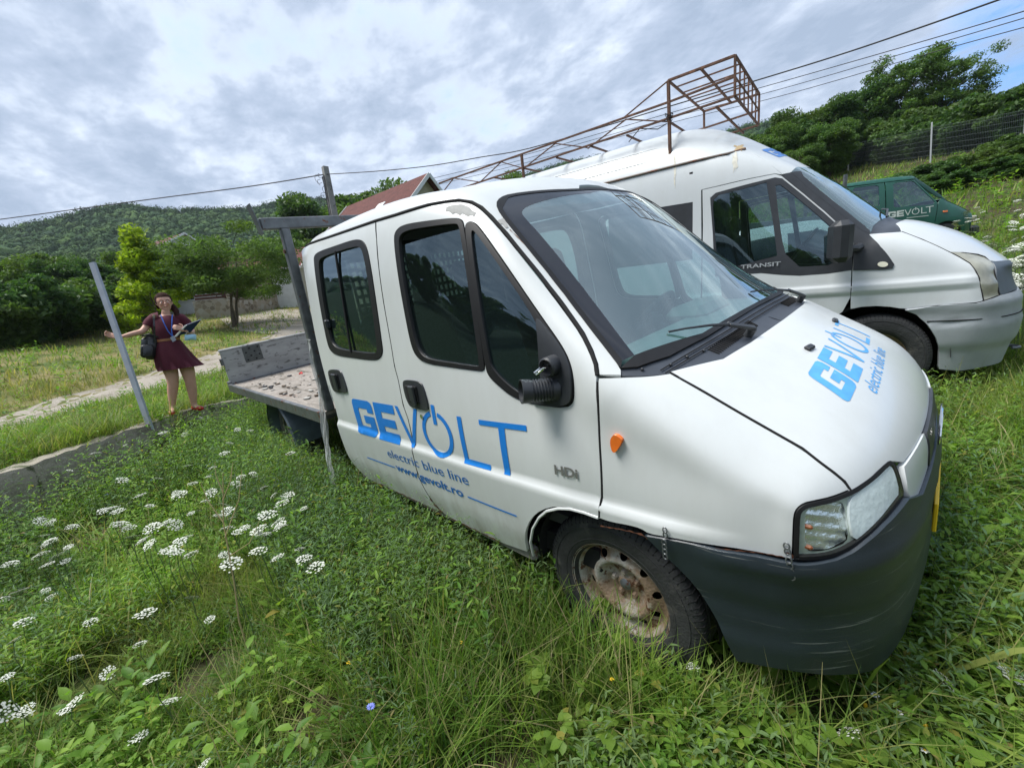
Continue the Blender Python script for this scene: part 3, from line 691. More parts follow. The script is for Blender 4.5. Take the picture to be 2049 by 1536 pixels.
# bonnet
lip = []
for y in (-.50, -.40, -.25, -.1, 0): lip.append(SA.hit((4, y, .862-.01*abs(y)), (-1, 0, 0))[0])
lip[-1] = c0(lip[-1])
lamp_in_top = A(zl([(850, 540)]))[0]; HB = A(chaik(zl([(840, 543), (760, 608), (700, 668), (620, 724), (553, 768)]), 1, False))
HD = A(chaik(hood_seam, 1, False))+HB[::-1]+lip+[c0(SA.hit((x, 0, 5), (0, 0, -1))[0]) for x in np.linspace(.77, .36, 8)]+hood_c
hd = panel('bonnet', SA, VH, HD, PM, parent=van, g=.03, ins=.0, off=.001, mirror='join')
sp = A(hood_seam); MB().tube(resamp(sp, .03, False), .0035, 6).build('bonnet_seam', DARK, hd, True); MB().tube(resamp([p*[1, -1, 1] for p in sp], .03, False), .0035, 6).build('bonnet_seam', DARK, hd, True)
for sg in (-1, 1):
    p, n_ = SA.hit((.475, sg*.25, 3), (0, 0, -1)); w = MB(); w.box(p+n_*.006+[.0, 0, 0], (.05, .024, .014), np.array(Vector(n_).to_track_quat('Z', 'Y').to_matrix()), .005); w.build('washer_nozzle', BLACKP, hd, True)
# bumper
bt = A(chaik(bump_top[::-1], 1, False))+A(z4([(1300, 437), (1360, 432), (1450, 414), (1530, 380), (1600, 330), (1690, 250), (1760, 178), (1806, 118)]))
arcb = A(chaik(z4([(528, 292), (565, 330), (600, 368), (650, 416), (700, 468), (755, 535), (800, 598), (845, 670), (885, 748), (915, 815), (945, 875), (965, 915)]), 1, False))
ft = [SA.hit((4, y, .735), (-1, 0, 0))[0] for y in (-.45, -.3, -.15, 0)]; fbp = A(z4([(1600, 962), (1550, 972), (1480, 976), (1400, 978), (1300, 968), (1200, 953), (1100, 938), (1020, 922)])); zb_ = fbp[0][2]; print('bumper bottom', [list(q.round(2)) for q in fbp])
fb = [SA.hit((4, y, zb_-.0), (-1, 0, 0))[0] for y in (0, -.3, -.5)]+[p for p in fbp if p[1] < -.56]
mid = [SA.hit((4, 0, z), (-1, 0, 0))[0] for z in np.linspace(.70, zb_+.04, 9)]
BU = bt+ft+mid+fb+arcb[::-1]
sm = lambda a, b, x: (lambda t: t*t*(3-2*t))(min(1, max(0, (x-a)/(b-a))))
def bdisp(p):
    x, y, z = p; h = .016
    h += .012*math.exp(-((z-.685)/.028)**2)                     # lip under the lamp
    h -= .007*math.exp(-((z-.55+.05*x)/.035)**2)                 # long groove
    h += .010*sm(.45, .39, z)
    h -= .0*z
    h *= sm(.30, .42, x)*.8+.2
    return h
bu = panel('bumper', SA, VC, BU, BUMP, parent=van, g=.022, th=.035, mirror='join', inner=False, disp=bdisp)
for x_, zz in ((.775, .50),):
    pl = MB()
    q = np.array([SA.hit((4, y, .555), (-1, 0, 0))[0] for y in (-.26, .26)]); pl.box(((q[0]+q[1])/2)+[.024, 0, 0], (.012, .52, .11), bev=.003); pl.build('number_plate', YELLOW, bu)
# front panel between lamp and badge, with the dark grille and badge
gp = [SA.hit((4, y, z), (-1, 0, 0))[0] for y, z in ((-.545, .79), (-.52, .85), (-.40, .855), (-.26, .856), (-.255, .79), (-.26, .738), (-.45, .735), (-.53, .745))]
panel('front_panel', SA, VF, gp, PM, parent=van, g=.03, off=.006, th=.02, mirror='copy')[1](van)
gg = [SA.hit((4, y, z), (-1, 0, 0))[0] for y, z in ((0, .858), (-.12, .857), (-.25, .852), (-.25, .74), (-.12, .737), (0, .737))]
gr = panel('grille', SA, VF, gg, BLACKP, parent=van, g=.03, off=.01, th=.03, mirror='join', inner=False)
p = SA.hit((4, 0, .80), (-1, 0, 0))[0]+[.016, 0, 0]; w = MB()
w.tube([p+[.006, .15*math.cos(a), .052*math.sin(a)] for a in np.linspace(0, 2*math.pi, 33)[:-1]], .004, 6, closed=True)
for dz in (0, .03):
    w.bar(p+[.006, -.05, -.03+dz], p+[.006, 0, .0+dz], .010, .008); w.bar(p+[.006, .05, -.03+dz], p+[.006, 0, .0+dz], .010, .008)
w.build('badge', CHROME, gr, True)
# headlights
LENS = glassmat('lamp_lens', (.95, .98, .97), .75, .02, .03)
REFL = mat('lamp_reflector', (.80, .84, .84), .22, .75, var=.08, vscale=18, bump=.5, bscale=26)
HAZYR = mat('frosted_reflector', (.80, .85, .85), .45, .0, var=.10, vscale=22, bump=.15, bscale=60)
LO = A(chaik(lamp_top[::-1]+zl([(700, 670), (820, 552), (850, 543), (885, 580), (920, 680), (948, 805), (905, 865), (800, 1000), (660, 1140), (520, 1232), (400, 1280), (260, 1300), (112, 1298)]), 1))
LG = [SA.hit(*VC.ray(q))[0] for q in inset(VC.to2(np.array(LO)), .0105)]
def lamp(m):
    def pp(*a, **k):
        if not m: return panel(*a, **k)
        o, mk = panel(*a, **{**k, 'mirror': 'copy'}); par = k['parent']; bpy.data.objects.remove(o); return mk(par)
    hl = pp('headlight', SA, VC, LO, RUBBER, parent=van, holes=[LG], g=.012, off=.004, th=.03, inner=False)
    pp('lamp_lens', SA, VC, LG, LENS, parent=hl, g=.03, off=.006, th=0)
    full = np.array(LG); q2 = VC.to2(full)
    def rd_(x0, x1): # split of the housing by photo column
        return x0, x1
    left = A(chaik(zl([(205, 1240), (205, 965), (240, 920), (330, 893), (480, 862), (512, 880), (540, 1000), (550, 1100), (535, 1180), (430, 1228), (300, 1258)]), 1))
    right = A(chaik(zl([(548, 835), (620, 780), (720, 700), (820, 606), (850, 575), (885, 630), (925, 790), (880, 850), (775, 985), (650, 1105), (575, 1160), (548, 1050), (535, 930)]), 1))
    c_l, c_r = np.array(left).mean(0), np.array(right).mean(0)
    dl = lambda c, R, dep: (lambda p: -dep*max(0., 1-(np.linalg.norm(p-c)/R)**2))
    pp('lamp_housing', SA, VC, LG, mat('lamp_bezel', (.42, .47, .40), .35, var=.2, vscale=30), parent=hl, g=.02, off=-.008, th=0, holes=[left, right])
    pp('turn_reflector', SA, VC, left, REFL, parent=hl, g=.008, off=-.003, th=.02, inner=False, disp=lambda p: -.012*max(0., 1-(np.linalg.norm(p-c_l)/.16)**2)+.0022*math.sin(p[2]*230+p[0]*90))
    pp('main_reflector', SA, VC, right, HAZYR, parent=hl, g=.012, off=.001, th=.02, inner=False, disp=lambda p: -.002*max(0., 1-(np.linalg.norm(p-c_r)/.2)**2))
    pc = A(zl([(250, 1065), (250, 1222), (420, 1040), (560, 1000)])); sg = np.array([1, -1 if m else 1, 1])
    for k in (0, 1): MB().box((pc[k]+[-.012, .004, 0])*sg, (.026, .010, .014), bev=.005).build('turn_bulb', mat('dull_orange', (.38, .11, .04), .4), hl, True)
    return hl
lamp(0); lamp(1)
# indicator, badge, rust and bare patches
p = np.array(A(chaik(z5([(-765, 868), (-740, 862), (-718, 888), (-716, 905), (-740, 965), (-760, 968), (-772, 930)]), 1)))
ind = panel('side_indicator', SA, VS, A(chaik(z2([(2005, 372), (2030, 345), (2075, 380), (2072, 400), (2035, 460), (2015, 455), (2003, 410)]), 1)), ORANGE, parent=van, g=.01, off=.016, th=.02, inner=False)
def flat(name, px_, m, par, view=VS, off=.0016, g=.02, jag=0): 
    return panel(name, SA, view, A(px_), m, parent=par, g=g, off=off, th=0)
RUSTM = mat('rust', (.15, .055, .028), .9, var=.5, vscale=60); PRIM = mat('grey_primer', (.36, .36, .345), .7, var=.15, vscale=40)
flat('primer_patch', z1([(1003, 225), (1040, 212), (1100, 208), (1145, 226), (1165, 250), (1185, 258), (1172, 280), (1150, 270), (1135, 282), (1100, 262), (1085, 272), (1060, 258), (1040, 265), (1020, 250), (1000, 248)]), PRIM, fd)
flat('primer_patch', z3([(48, 275), (85, 262), (100, 290), (112, 318), (95, 322), (75, 295), (58, 300)]), PRIM, rf, VR)
def rline(pts, par, w=2.2, view=VS, n=3):
    P = resamp([np.array(q) for q in pts], 5, False); o = []
    P = np.array(P); t = np.gradient(P, axis=0); t /= np.linalg.norm(t, axis=1)[:, None]+1e-9; nn = np.stack([-t[:, 1], t[:, 0]], 1)
    a = [P[i]+nn[i]*rnd.uniform(.2, 1)*w*abs(math.sin(i*.9+1)) for i in range(len(P))]; b = [P[i]-nn[i]*rnd.uniform(.2, 1)*w*abs(math.cos(i*.7)) for i in range(len(P))]
    flat('rust_streak', a+b[::-1], RUSTM, par, view, .0018, .008)
rline(z4([(290, 222), (360, 232), (430, 246), (500, 262), (545, 288), (600, 303)]), van, 3, VR); rline(z4([(860, 360), (960, 380), (1080, 396), (1200, 418)]), van, 1.8, VR)
rline(z2([(560, 640), (640, 668), (720, 705), (850, 765)]), rd, 2.2); rline(z2([(1010, 846), (1120, 898), (1240, 955), (1330, 998)]), fd, 2.2)
rline(z2([(918, 735), (935, 765), (965, 800), (985, 822)]), fd, 2.5); rline(z3([(120, 330), (210, 420), (330, 560), (420, 670)]), rf, 1.4, VR); rline(z4([(1210, 395), (1240, 402), (1248, 425)]), van, 2.5, VR)
# chains of plate brackets holding the bumper on
for (a, b_) in ((z4([(605, 262)])[0], z4([(616, 378)])[0]), (z4([(1213, 358)])[0], z4([(1235, 492)])[0])):
    w = MB(); n = 6
    for k in range(n):
        f = k/(n-1); p, n_ = SA.hit(*ray(a[0]+(b_[0]-a[0])*f, a[1]+(b_[1]-a[1])*f, 'A'))
        w.tube([p+n_*(.022 if f > .3 else .006)+np.array([.007*math.cos(t), 0, .010*math.sin(t)]) for t in np.linspace(0, 6.283, 11)[:-1]], .0022, 5, closed=True)
    w.build('bracket_strip', STEEL, bu, True)
# lettering
def frame_side(g0, g1, t0):
    """sign box from three photo points: baseline left, baseline right, top left"""
    a, b, c = [VS.to2(q) for q in A([g0, g1, t0])]; return a, b-a, c-a
a, u, v = frame_side(z2([(508, 330)])[0], z2([(1372, 600)])[0], z2([(430, 128)])[0])
wid = 4.47; GV = gevolt()
a0 = VS.to2(A(z2([(485, 338)]))[0]); a1 = VS.to2(A(z2([(1395, 603)]))[0]); top = VS.to2(A(z2([(425, 128)]))[0])
hgt = 0.5*((VS.to2(A(z2([(1448, 320)]))[0])-a1)[1]+(top-a0)[1])
print('DR',[list(p.round(2)) for p in DR[::4]]);print('sign', a0, a1, top, hgt)
mp = lambda q: np.array([a0[0]+(a1[0]-a0[0])*q[0]/wid, a0[1]+(a1[1]-a0[1])*q[0]/wid+hgt*q[1]])
def tx(s, x, y, size, wd=None, bold=0, f=mp, asp=1.):
    V2, F = text_mesh(s, 1., bold); w = V2[:, 0].max(); k = (wd/w) if wd else size
    return (np.stack([V2[:, 0]*k*asp+x, V2[:, 1]*size+y], 1), F)
unit = abs(a1[0]-a0[0])/wid; kk = hgt/unit  # sign units: x by width, y by height
def place(s, pl, pr, hpx, bold=0):
    """text between two photo points on its baseline, with its x-height top given by a third"""
    l, r = VS.to2(A([pl])[0]), VS.to2(A([pr])[0]); V2, F = text_mesh(s, 1., bold); k = (r-l)[0]/(V2[:, 0].max()-V2[:, 0].min()); x0 = V2[:, 0].min()
    t = (r-l)[1]/(r-l)[0]
    return (np.stack([l[0]+(V2[:, 0]-x0)*k, l[1]+(V2[:, 0]-x0)*k*t+V2[:, 1]*hpx], 1), F)
polys = [[mp(q) for q in g] for g in GV]
idf = lambda q: np.array(q)
sg1 = decal('sign_lettering', SA, VS, polys, idf, BLUE, fd, .02)
small = [place('electric blue line', z2([(672, 480)])[0], z2([(1160, 650)])[0], .082), place('www.gevolt.ro', z2([(722, 560)])[0], z2([(1128, 722)])[0], .072, .022)]
SLB = mat('slogan_blue', (.015, .13, .42), .35); decal('slogan_lettering', SA, VS, small[:1], idf, SLB, fd, .02); decal('web_address', SA, VS, small[1:], idf, SLB, fd, .02)
def rule(p, q, w=.008):
    l, r = [VS.to2(A([s_])[0]) for s_ in (p, q)]; return [l+[0, -w/2], r+[0, -w/2], r+[0, w/2], l+[0, w/2]]
[decal('rule_line', SA, VS, [rule(z2([q_])[0], z2([w_])[0])], idf, BLUE, fd, .02) for q_, w_ in (((542, 486), (710, 545)), ((1150, 718), (1445, 832)))]
hdi = [place('HDi', z2([(1662, 592)])[0], z2([(1802, 622)])[0], .052, .03)]
decal('model_badge', SA, VS, hdi, idf, mat('badge_grey_metal', (.20, .20, .19), .4, .3), fd, .02, .005)
# bonnet lettering, symmetrical about the centre line
bl_, br_, tl_, tr_ = A([(1697, 808), (1740, 668), (1614, 750), (1673, 640)]); print('bonnet', bl_.round(3), br_.round(3), tl_.round(3), tr_.round(3), [list(q.round(3)) for q in A([(1739, 780), (1764, 700)])])
C4 = [VH.to2(q) for q in (bl_, br_, tl_, tr_)]
def hmap(q): u_ = q[0]/4.84; b_ = C4[0]*(1-u_)+C4[1]*u_; t_ = C4[2]*(1-u_)+C4[3]*u_; return b_+(t_-b_)*q[1]
gh = decal('bonnet_lettering', SA, VH, [[hmap(q) for q in g] for g in GV], idf, BLUE_H, hd, .02)
V2, F = text_mesh('electric blue line', 1.); w_ = V2[:, 0].max(); V2 = np.array([hmap((1.0+q[0]/w_*2.8, -.46+q[1]*.50)) for q in V2])
decal('bonnet_slogan', SA, VH, [(V2, F)], idf, BLUE_H, hd, .02)
# ------------------------------------------------------------------ wheels, cabin, load bed
TYRE = mat('tyre_rubber', (.030, .031, .032), .75, var=.35, vscale=14, spots=[((.085, .08, .07), 7., .57, .12)], bump=.25, bscale=90)
RIMM = mat('rusty_rim', (.44, .43, .39), .6, .1, spots=[((.27, .19, .125), 7., .385, .13), ((.12, .05, .025), 22., .55, .05)], bump=.35, bscale=90)
ALU = mat('weathered_aluminium', (.33, .34, .34), .55, .25, var=.2, vscale=10, spots=[((.13, .13, .13), 26., .565, .05)], stretch=(1, .35, 1), bump=.1, bscale=40)
PLANKM = mat('weathered_plank', (.27, .24, .21), .9, var=.3, vscale=16, spots=[((.22, .14, .10), 2.2, .60, .12), ((.10, .085, .065), 4., .54, .10), ((.40, .38, .35), 20., .62, .05)], bump=.3, bscale=60, stretch=(.6, 2.2, 1))
def wheel(parent_thing, c, R=.334, W=.205, rr=.208, yaw=0., out=-1, loc=None, name='wheel', simple=False):
    """axis along y, outer face towards out*y"""
    o = empty(name); o.parent = parent_thing; o.location = c; o.rotation_euler = (0, 0, yaw); s = out
    pr = [(rr-.012, .07), (rr+.002, .092), (rr+.02, .098), (rr+.05, .103), (R-.04, .100), (R-.02, .094), (R-.009, .083), (R-.003, .07), (R-.002, .055), (R-.010, .052), (R-.010, .045), (R, .042), (R, .010), (R-.009, .007), (R-.009, 0)]
    pr = [(r, h*W/.205) for r, h in pr]; full = [(r, s*h) for r, h in pr]+[(r, -s*h) for r, h in pr[::-1][1:]]
    t = MB().lathe(full, (0, 0, 0), 'y', 96)
    ty = t.build('tyre', TYRE, o, True, 50)
    g = MB()
    if not simple:
        n = 84
        for k in range(n):
            a = 2*math.pi*k/n+rnd.uniform(-.008, .008); ca, sa = math.cos(a), math.sin(a)
            for (r0, h0, r1, h1) in ((R-.030, .0975, R-.0075, .083), (R-.006, .083, R-.001, .058)):
                h0 *= W/.205; h1 *= W/.205; d = .12 if h0 < .09 else .03
                g.bar((r0*ca, s*h0, r0*sa), (r1*math.cos(a+d*.15), s*h1, r1*math.sin(a+d*.15)), .005, .0035)
        g.build('tread_cuts', DARK, ty)
        for rq in (R-.045, rr+.03): MB().tube([(rq*math.cos(a), s*(.1015 if rq > .27 else .0995)*W/.205, rq*math.sin(a)) for a in np.linspace(0, 6.2832, 65)[:-1]], .0022, 5, closed=True).build('sidewall_rib', TYRE, ty, True, 80)
    # steel rim: barrel plus a pierced dish
    b = MB().lathe([(rr-.002, s*.088), (rr+.006, s*.094), (rr+.008, s*.088), (rr+.002, s*.080), (rr-.006, s*.072), (rr-.018, s*.060), (rr-.028, s*.035), (rr-.028, -s*.08)], (0, 0, 0), 'y', 64).build('rim', RIMM, o, True, 60)
    hp = [(0, .030), (.030, .030), (.034, .016), (.070, .014), (.088, .020), (.103, .050), (.114, .058), (.125, .056), (.150, .040), (.172, .030), (.181, .034)]
    hf = lambda r: float(np.interp(r, [a for a, b in hp], [b for a, b in hp]))
    circ = lambda cx, cy, r, n: [np.array((cx+r*math.cos(2*math.pi*k/n), cy+r*math.sin(2*math.pi*k/n))) for k in range(n)]
    hol = [circ(.147*math.cos(a), .147*math.sin(a), .0155, 14) for a in np.linspace(0, 6.2832, 11)[:-1]+.2]
    V2, F = cdt(circ(0, 0, .1815, 72), hol, .011 if not simple else .03)
    r_ = np.linalg.norm(V2, axis=1); V = np.stack([V2[:, 0], s*np.array([hf(q) for q in r_]), V2[:, 1]], 1)
    d = mesh_np('rim_dish', V*[1, 1, 1] if rr == .208 else V*[rr/.208, 1, rr/.208], F, RIMM, b)
    bo = MB()
    for k in range(5):
        a = k*1.2566+.4; bo.lathe([(.0, s*.030), (.012, s*.030), (.015, s*.014)], (.055*math.cos(a), 0, .055*math.sin(a)), 'y', 6)
        MB().lathe([(.0, s*.033), (.010, s*.033), (.0145, s*.012)], (.052*math.cos(a), 0, .052*math.sin(a)), 'y', 6).build('wheel_bolt', RIMM, d)
    MB().lathe([(.0, s*.040), (.014, s*.038), (.026, s*.028)], (0, 0, 0), 'y', 20).build('hub_cap', STEEL, b, True)
    MB().lathe([(0, -s*.02), (.19, -s*.02)], (0, 0, 0), 'y', 24).build('brake_disc', DARK, b)
    return o
wheel(van, (-.008, -.838, .320), yaw=.0); wheel(van, (-.005, .838, .320), out=1, simple=True, yaw=.06)
for x in (-3.95,):
    wheel(van, (x, -.80, .33), simple=True); wheel(van, (x, .80, .33), out=1, simple=True)
# wheel housing and underbody
for s in (-1, 1):
    w = MB(); w.lathe([(.385, s*.55), (.385, s*.94)], (-.01, 0, .33), 'y', 28, 0, math.pi).lathe([(0, s*.55), (.40, s*.55)], (-.01, 0, .33), 'y', 28); w.build('wheel_housing', DARK, van)
    # folded lip of the arch on the door and fender side
arl = A(z4([(-78, 405), (-86, 330), (-72, 260), (-40, 205), (0, 172), (60, 158), (120, 160), (190, 178), (262, 204)]))
MB().tube(resamp(arl, .02, False), .006, 6).build('arch_lip', PAINT, van, True)
u = MB(); u.box((-1.15, 0, .40), (2.1, 1.78, .10)); u.box((.35, 0, .55), (.5, 1.3, .5)); u.build('underbody', DARK, van)
MB().box((-1.30, -.925, .325), (1.75, .05, .07), bev=.015).build('sill', mat('dirty_sill', (.22, .21, .19), .8, spots=[(RUST, 8., .52, .08)], bump=.3), van, True)
# cabin
cab = empty('cabin'); cab.parent = van
fl = MB(); fl.box((-1.2, 0, .55), (2.1, 1.80, .05)); fl.box((-.28, 0, .8), (.05, 1.75, .5)); fl.build('cabin_floor', INNER, cab)
d = MB(); d.box((.02, 0, 1.12), (.42, 1.62, .16), bev=.05); d.box((-.17, 0, .95), (.14, 1.62, .34), bev=.05); d.box((-.16, .36, 1.20), (.22, .42, .10), bev=.04); d.build('dashboard', DASHM, cab, True)
sw = MB(); c = np.array([-.46, .40, 1.16]); ax = np.array([-.78, 0, .62]); e1 = np.array([0, 1., 0]); e2 = np.cross(ax, e1)
sw.tube([c+.19*(math.cos(a)*e1+math.sin(a)*e2) for a in np.linspace(0, 6.2832, 33)[:-1]], .014, 8, closed=True); sw.ball(c-ax*.02, .055)
for a in (.2, 2.94, 4.71): sw.tube([c-ax*.02, c+.19*(math.cos(a)*e1+math.sin(a)*e2)], .012, 6)
sw.tube([c, c-ax*.3], .03, 8); sw.build('steering_wheel', BLACKP, cab, True)
def seat(x, y, w, z0=.62):
    o = MB(); o.box((x, y, z0+.10), (.52, w, .20), bev=.06)
    R = np.array(Matrix.Rotation(math.radians(-14), 3, 'Y')); o.box((x-.30, y, z0+.50), (.15, w*.96, .68), R, .07); b = o.build('seat', SEATM, cab, True)
    n = 1 if w < .7 else 2
    for k in range(n):
        yy = y+(k-(n-1)/2)*w*.5; h = MB(); h.box((x-.40, yy, z0+.98), (.10, .27, .20), R, .06); h.tube([(x-.39, yy-.06, z0+.8), (x-.40, yy-.06, z0+.95)], .008, 6); h.tube([(x-.39, yy+.06, z0+.8), (x-.40, yy+.06, z0+.95)], .008, 6); h.build('headrest', SEATM, b, True)
seat(-.80, .40, .52); seat(-.82, -.34, .50); seat(-.82, -.0, .3) if False else None
seat(-1.72, .0, 1.5)
# rear wall with a barred window
hw = [(-.62, 1.30), (.62, 1.30), (.62, 1.86), (-.62, 1.86)]; ow = [(-.93, .5), (.93, .5), (.93, 1.5), (.84, 1.92), (.62, 2.0), (0, 2.05), (-.62, 2.0), (-.84, 1.92), (-.93, 1.5)]
V2, F = cdt([np.array(p) for p in ow], [[np.array(p) for p in hw]], .2)
rw = mesh_np('rear_wall', np.stack([np.full(len(V2), -2.27), V2[:, 0], V2[:, 1]], 1), F, INNER, van, False)
mesh_np('rear_window', [(-2.28, *p) for p in hw], [(0, 1, 2, 3)], GLASS_S, rw, False)
g = MB()
for y in np.arange(-.60, .61, .05): g.box((-2.262, y, 1.58), (.004, .022, .54))
for z in np.arange(1.33, 1.86, .065): g.box((-2.258, 0, z), (.004, 1.22, .026))
g.box((-2.255, 0, 1.62), (.004, .25, .5)); g.build('window_grille', INNER, rw)
MB().box((-1.5, 0, 1.96), (1.2, 1.2, .03), bev=.01).build('headlining', mat('headlining', (.22, .22, .21), .9), van)
# load bed
BX0, BX1, BZ = -2.47, -5.54, .80
b = MB().box(((BX0+BX1)/2, 0, BZ-.02), (BX0-BX1, 2.0, .03)); bed = b.build('bed_floor', PLANKM, van)
for s in (-1, 1): MB().box(((BX0+BX1)/2, s*1.015, BZ-.035), (BX0-BX1+.02, .035, .10), bev=.006).build('side_rail', STEEL, van)
MB().box((BX1-.015, 0, BZ-.035), (.035, 2.06, .10), bev=.006).build('rear_rail', STEEL, van)
tg = MB(); tg.box((BX1-.02, 0, BZ+.205), (.035, 2.0, .45), bev=.008); tg.box((BX1-.02, 0, BZ+.44), (.045, 2.02, .03), bev=.01); tb = tg.build('tailgate', ALU, van, True)
tl = MB(); tl.box((BX1+.002, -.65, BZ+.325), (.008, .21, .20), bev=.002); pl = tl.build('perforated_plate', mat('dark_zinc', (.09, .10, .10), .6, .4, var=.3, vscale=30), tb)
h = MB()
for i in range(4):
    for j in range(4):
        if (i+j) % 2 == 0: h.box((BX1+.0075, -.725+.05*i, BZ+.255+.048*j), (.003, .02, .018))
h.build('plate_holes', DARK, pl)
w = MB(); w.box((BX1-.0, -1.015, BZ+.30), (.05, .03, .09), bev=.006); w.box((BX1+.0, -1.01, BZ+.02), (.09, .04, .05), bev=.006); w.build('tailgate_latch', STEEL, tb)
fr = MB()
for s in (-1, 1): fr.box(((BX0+BX1)/2-.1, s*.42, BZ-.17), (3.2, .07, .16))
for x in np.linspace(BX0-.2, BX1+.2, 5): fr.box((x, 0, BZ-.08), (.05, 1.9, .06))
fr.build('chassis_frame', STEEL, van)
for s in (-1, 1):
    m = MB(); m.lathe([(.40, s*.70), (.40, s*.97), (.385, s*.985)], (-3.95, 0, .34), 'y', 20, -.1, math.pi+.1); m.build('mudguard', mat('mudguard_plastic', (.09, .12, .145), .55, var=.2, vscale=8), van, True)
# goal-post carrier behind the cab
ck = MB(); ck.box((-2.45, 0, 2.165), (.05, 2.10, .075), bev=.006); carrier = ck.build('ladder_carrier', STEEL, van)
for s in (-1, 1):
    e = MB(); e.bar((-2.45, s*1.055, 2.10), (-2.45, s*1.085, 2.29), .07, .008, up=(0, 1, 0)); e.build('end_plate', STEEL, carrier)
    e = MB(); e.bar((-2.45, s*.905, 2.13), (-2.45, s*.95, .80), .06, .06); e.build('carrier_post', STEEL, carrier)
    e = MB(); e.tube([(-2.45, s*.885, 1.98), (-2.45, s*.95, 1.98)], .014, 8); e.build('carrier_bolt', RUSTY, carrier)
# rubbish on the bed
debris = MB()
for k in range(110):
    x = -2.9-rnd.random()*1.5-rnd.random()*.9; y = -.9+rnd.random()*1.2*rnd.random(); r = .008+.022*rnd.random()**2
    debris.mat(rnd.choice([0, 0, 1, 2])).ball((x, y, BZ+r*.2), (r*rnd.uniform(.6, 2.2), r*rnd.uniform(.4, 1.6), r*.35), rnd.choice([4, 5, 7]), 3)
lit = debris.build('rubbish_heap', [mat('dry_dirt', (.13, .10, .075), .95, var=.4, vscale=30), mat('pale_scraps', (.38, .37, .34), .8), mat('dark_scraps', (.05, .05, .055), .8)], None, True)
lit.matrix_world = van.matrix_world; tag(lit, 'litter and dirt lying on the plank floor of the load bed', 'rubbish', kind='stuff')
rc = MB(); rc.tube([(0, 0, 0), (.05, .01, .012), (.09, .0, .004)], [.010, .013, .008], 8); rc.ball((.1, 0, .006), (.02, .012, .008), 8, 6)
rc = rc.build('wrapper', mat('red_wrapper', (.55, .03, .03), .4), None, True); rc.location = Vector(MA@np.array([-4.7, -.42, .82])); tag(rc, 'small crumpled red wrapper lying among the litter on the load bed', 'wrapper')
# strip of clear wrapping film hanging behind the cab
FILM = bpy.data.materials.new('clear_film'); FILM.use_nodes = True; t = FILM.node_tree; bs = t.nodes['Principled BSDF']; bs.inputs['Base Color'].default_value = (.8, .83, .83, 1); bs.inputs['Roughness'].default_value = .15
bs.inputs['Alpha'].default_value = .38
P = [(-2.43, -.93, 1.36), (-2.44, -.95, 1.2), (-2.43, -.965, .98), (-2.42, -1.01, .76), (-2.40, -1.06, .50), (-2.39, -1.075, .32), (-2.37, -1.10, .14), (-2.37, -1.12, .04)]; P = chaik(P, 3, False)
V = []; F = []; n = 7
for i, p in enumerate(P):
    t_ = i/len(P); w_ = (.085*(1-t_)**.6+.02)
    for k in range(n):
        a = (k/(n-1)-.5); V.append((p[0]+a*w_*.7, p[1]-abs(math.sin(k*1.9+i*.21))*.022-a*w_*.7, p[2]+.01*math.sin(i*.9+k)))
for i in range(len(P)-1):
    for k in range(n-1): F.append((i*n+k, i*n+k+1, (i+1)*n+k+1, (i+1)*n+k))
fm = mesh_np('plastic_film', V, F, FILM); fm.matrix_world = van.matrix_world; md = fm.modifiers.new('s', 'SOLIDIFY'); md.thickness = .002; tag(fm, 'torn strip of clear wrapping film hanging down behind the white pickup cab', 'plastic film')
# ------------------------------------------------------------------ the high-roof panel van behind
def z6(p): return [(1340+x/2.845, 220+y/2.845) for x, y in p]
def z7(p): return [(1640+x/4.998, 480+y/4.998) for x, y in p]
Tb = [[(.80, 0, 1.0), (.78, .35, 1.0), (.70, .62, 1.0), (.54, .82, 1.03)],
      [(.66, 0, 1.15), (.62, .35, 1.15), (.55, .60, 1.14), (.42, .83, 1.105)],
      [(.47, 0, 1.29), (.43, .35, 1.285), (.35, .62, 1.26), (.22, .87, 1.21)],
      [(.20, 0, 1.415), (.16, .35, 1.41), (.09, .62, 1.385), (-.02, .87, 1.315)],
      [(.06, 0, 1.465), (.02, .35, 1.455), (-.05, .64, 1.425), (-.115, .86, 1.355)],
      [(-.25, 0, 1.76), (-.27, .34, 1.745), (-.32, .62, 1.705), (-.38, .82, 1.645)],
      [(-.56, 0, 2.015), (-.57, .33, 2.0), (-.59, .60, 1.955), (-.62, .79, 1.90)],
      [(-.97, 0, 2.33), (-.98, .33, 2.31), (-1.0, .60, 2.24), (-1.0, .86, 2.09)],
      [(-1.35, 0, 2.56), (-1.35, .34, 2.53), (-1.35, .64, 2.42), (-1.35, .875, 2.16)],
      [(-1.75, 0, 2.63), (-1.75, .35, 2.605), (-1.75, .66, 2.50), (-1.75, .88, 2.185)],
      [(-2.6, 0, 2.635), (-2.6, .35, 2.61), (-2.6, .67, 2.51), (-2.6, .88, 2.19)],
      [(-4.7, 0, 2.635), (-4.7, .35, 2.61), (-4.7, .67, 2.51), (-4.7, .88, 2.19)]]
sd_ = lambda x: [(x, .935, 1.7), (x, .985, 1.1), (x, .985, .8), (x, .95, .22)]
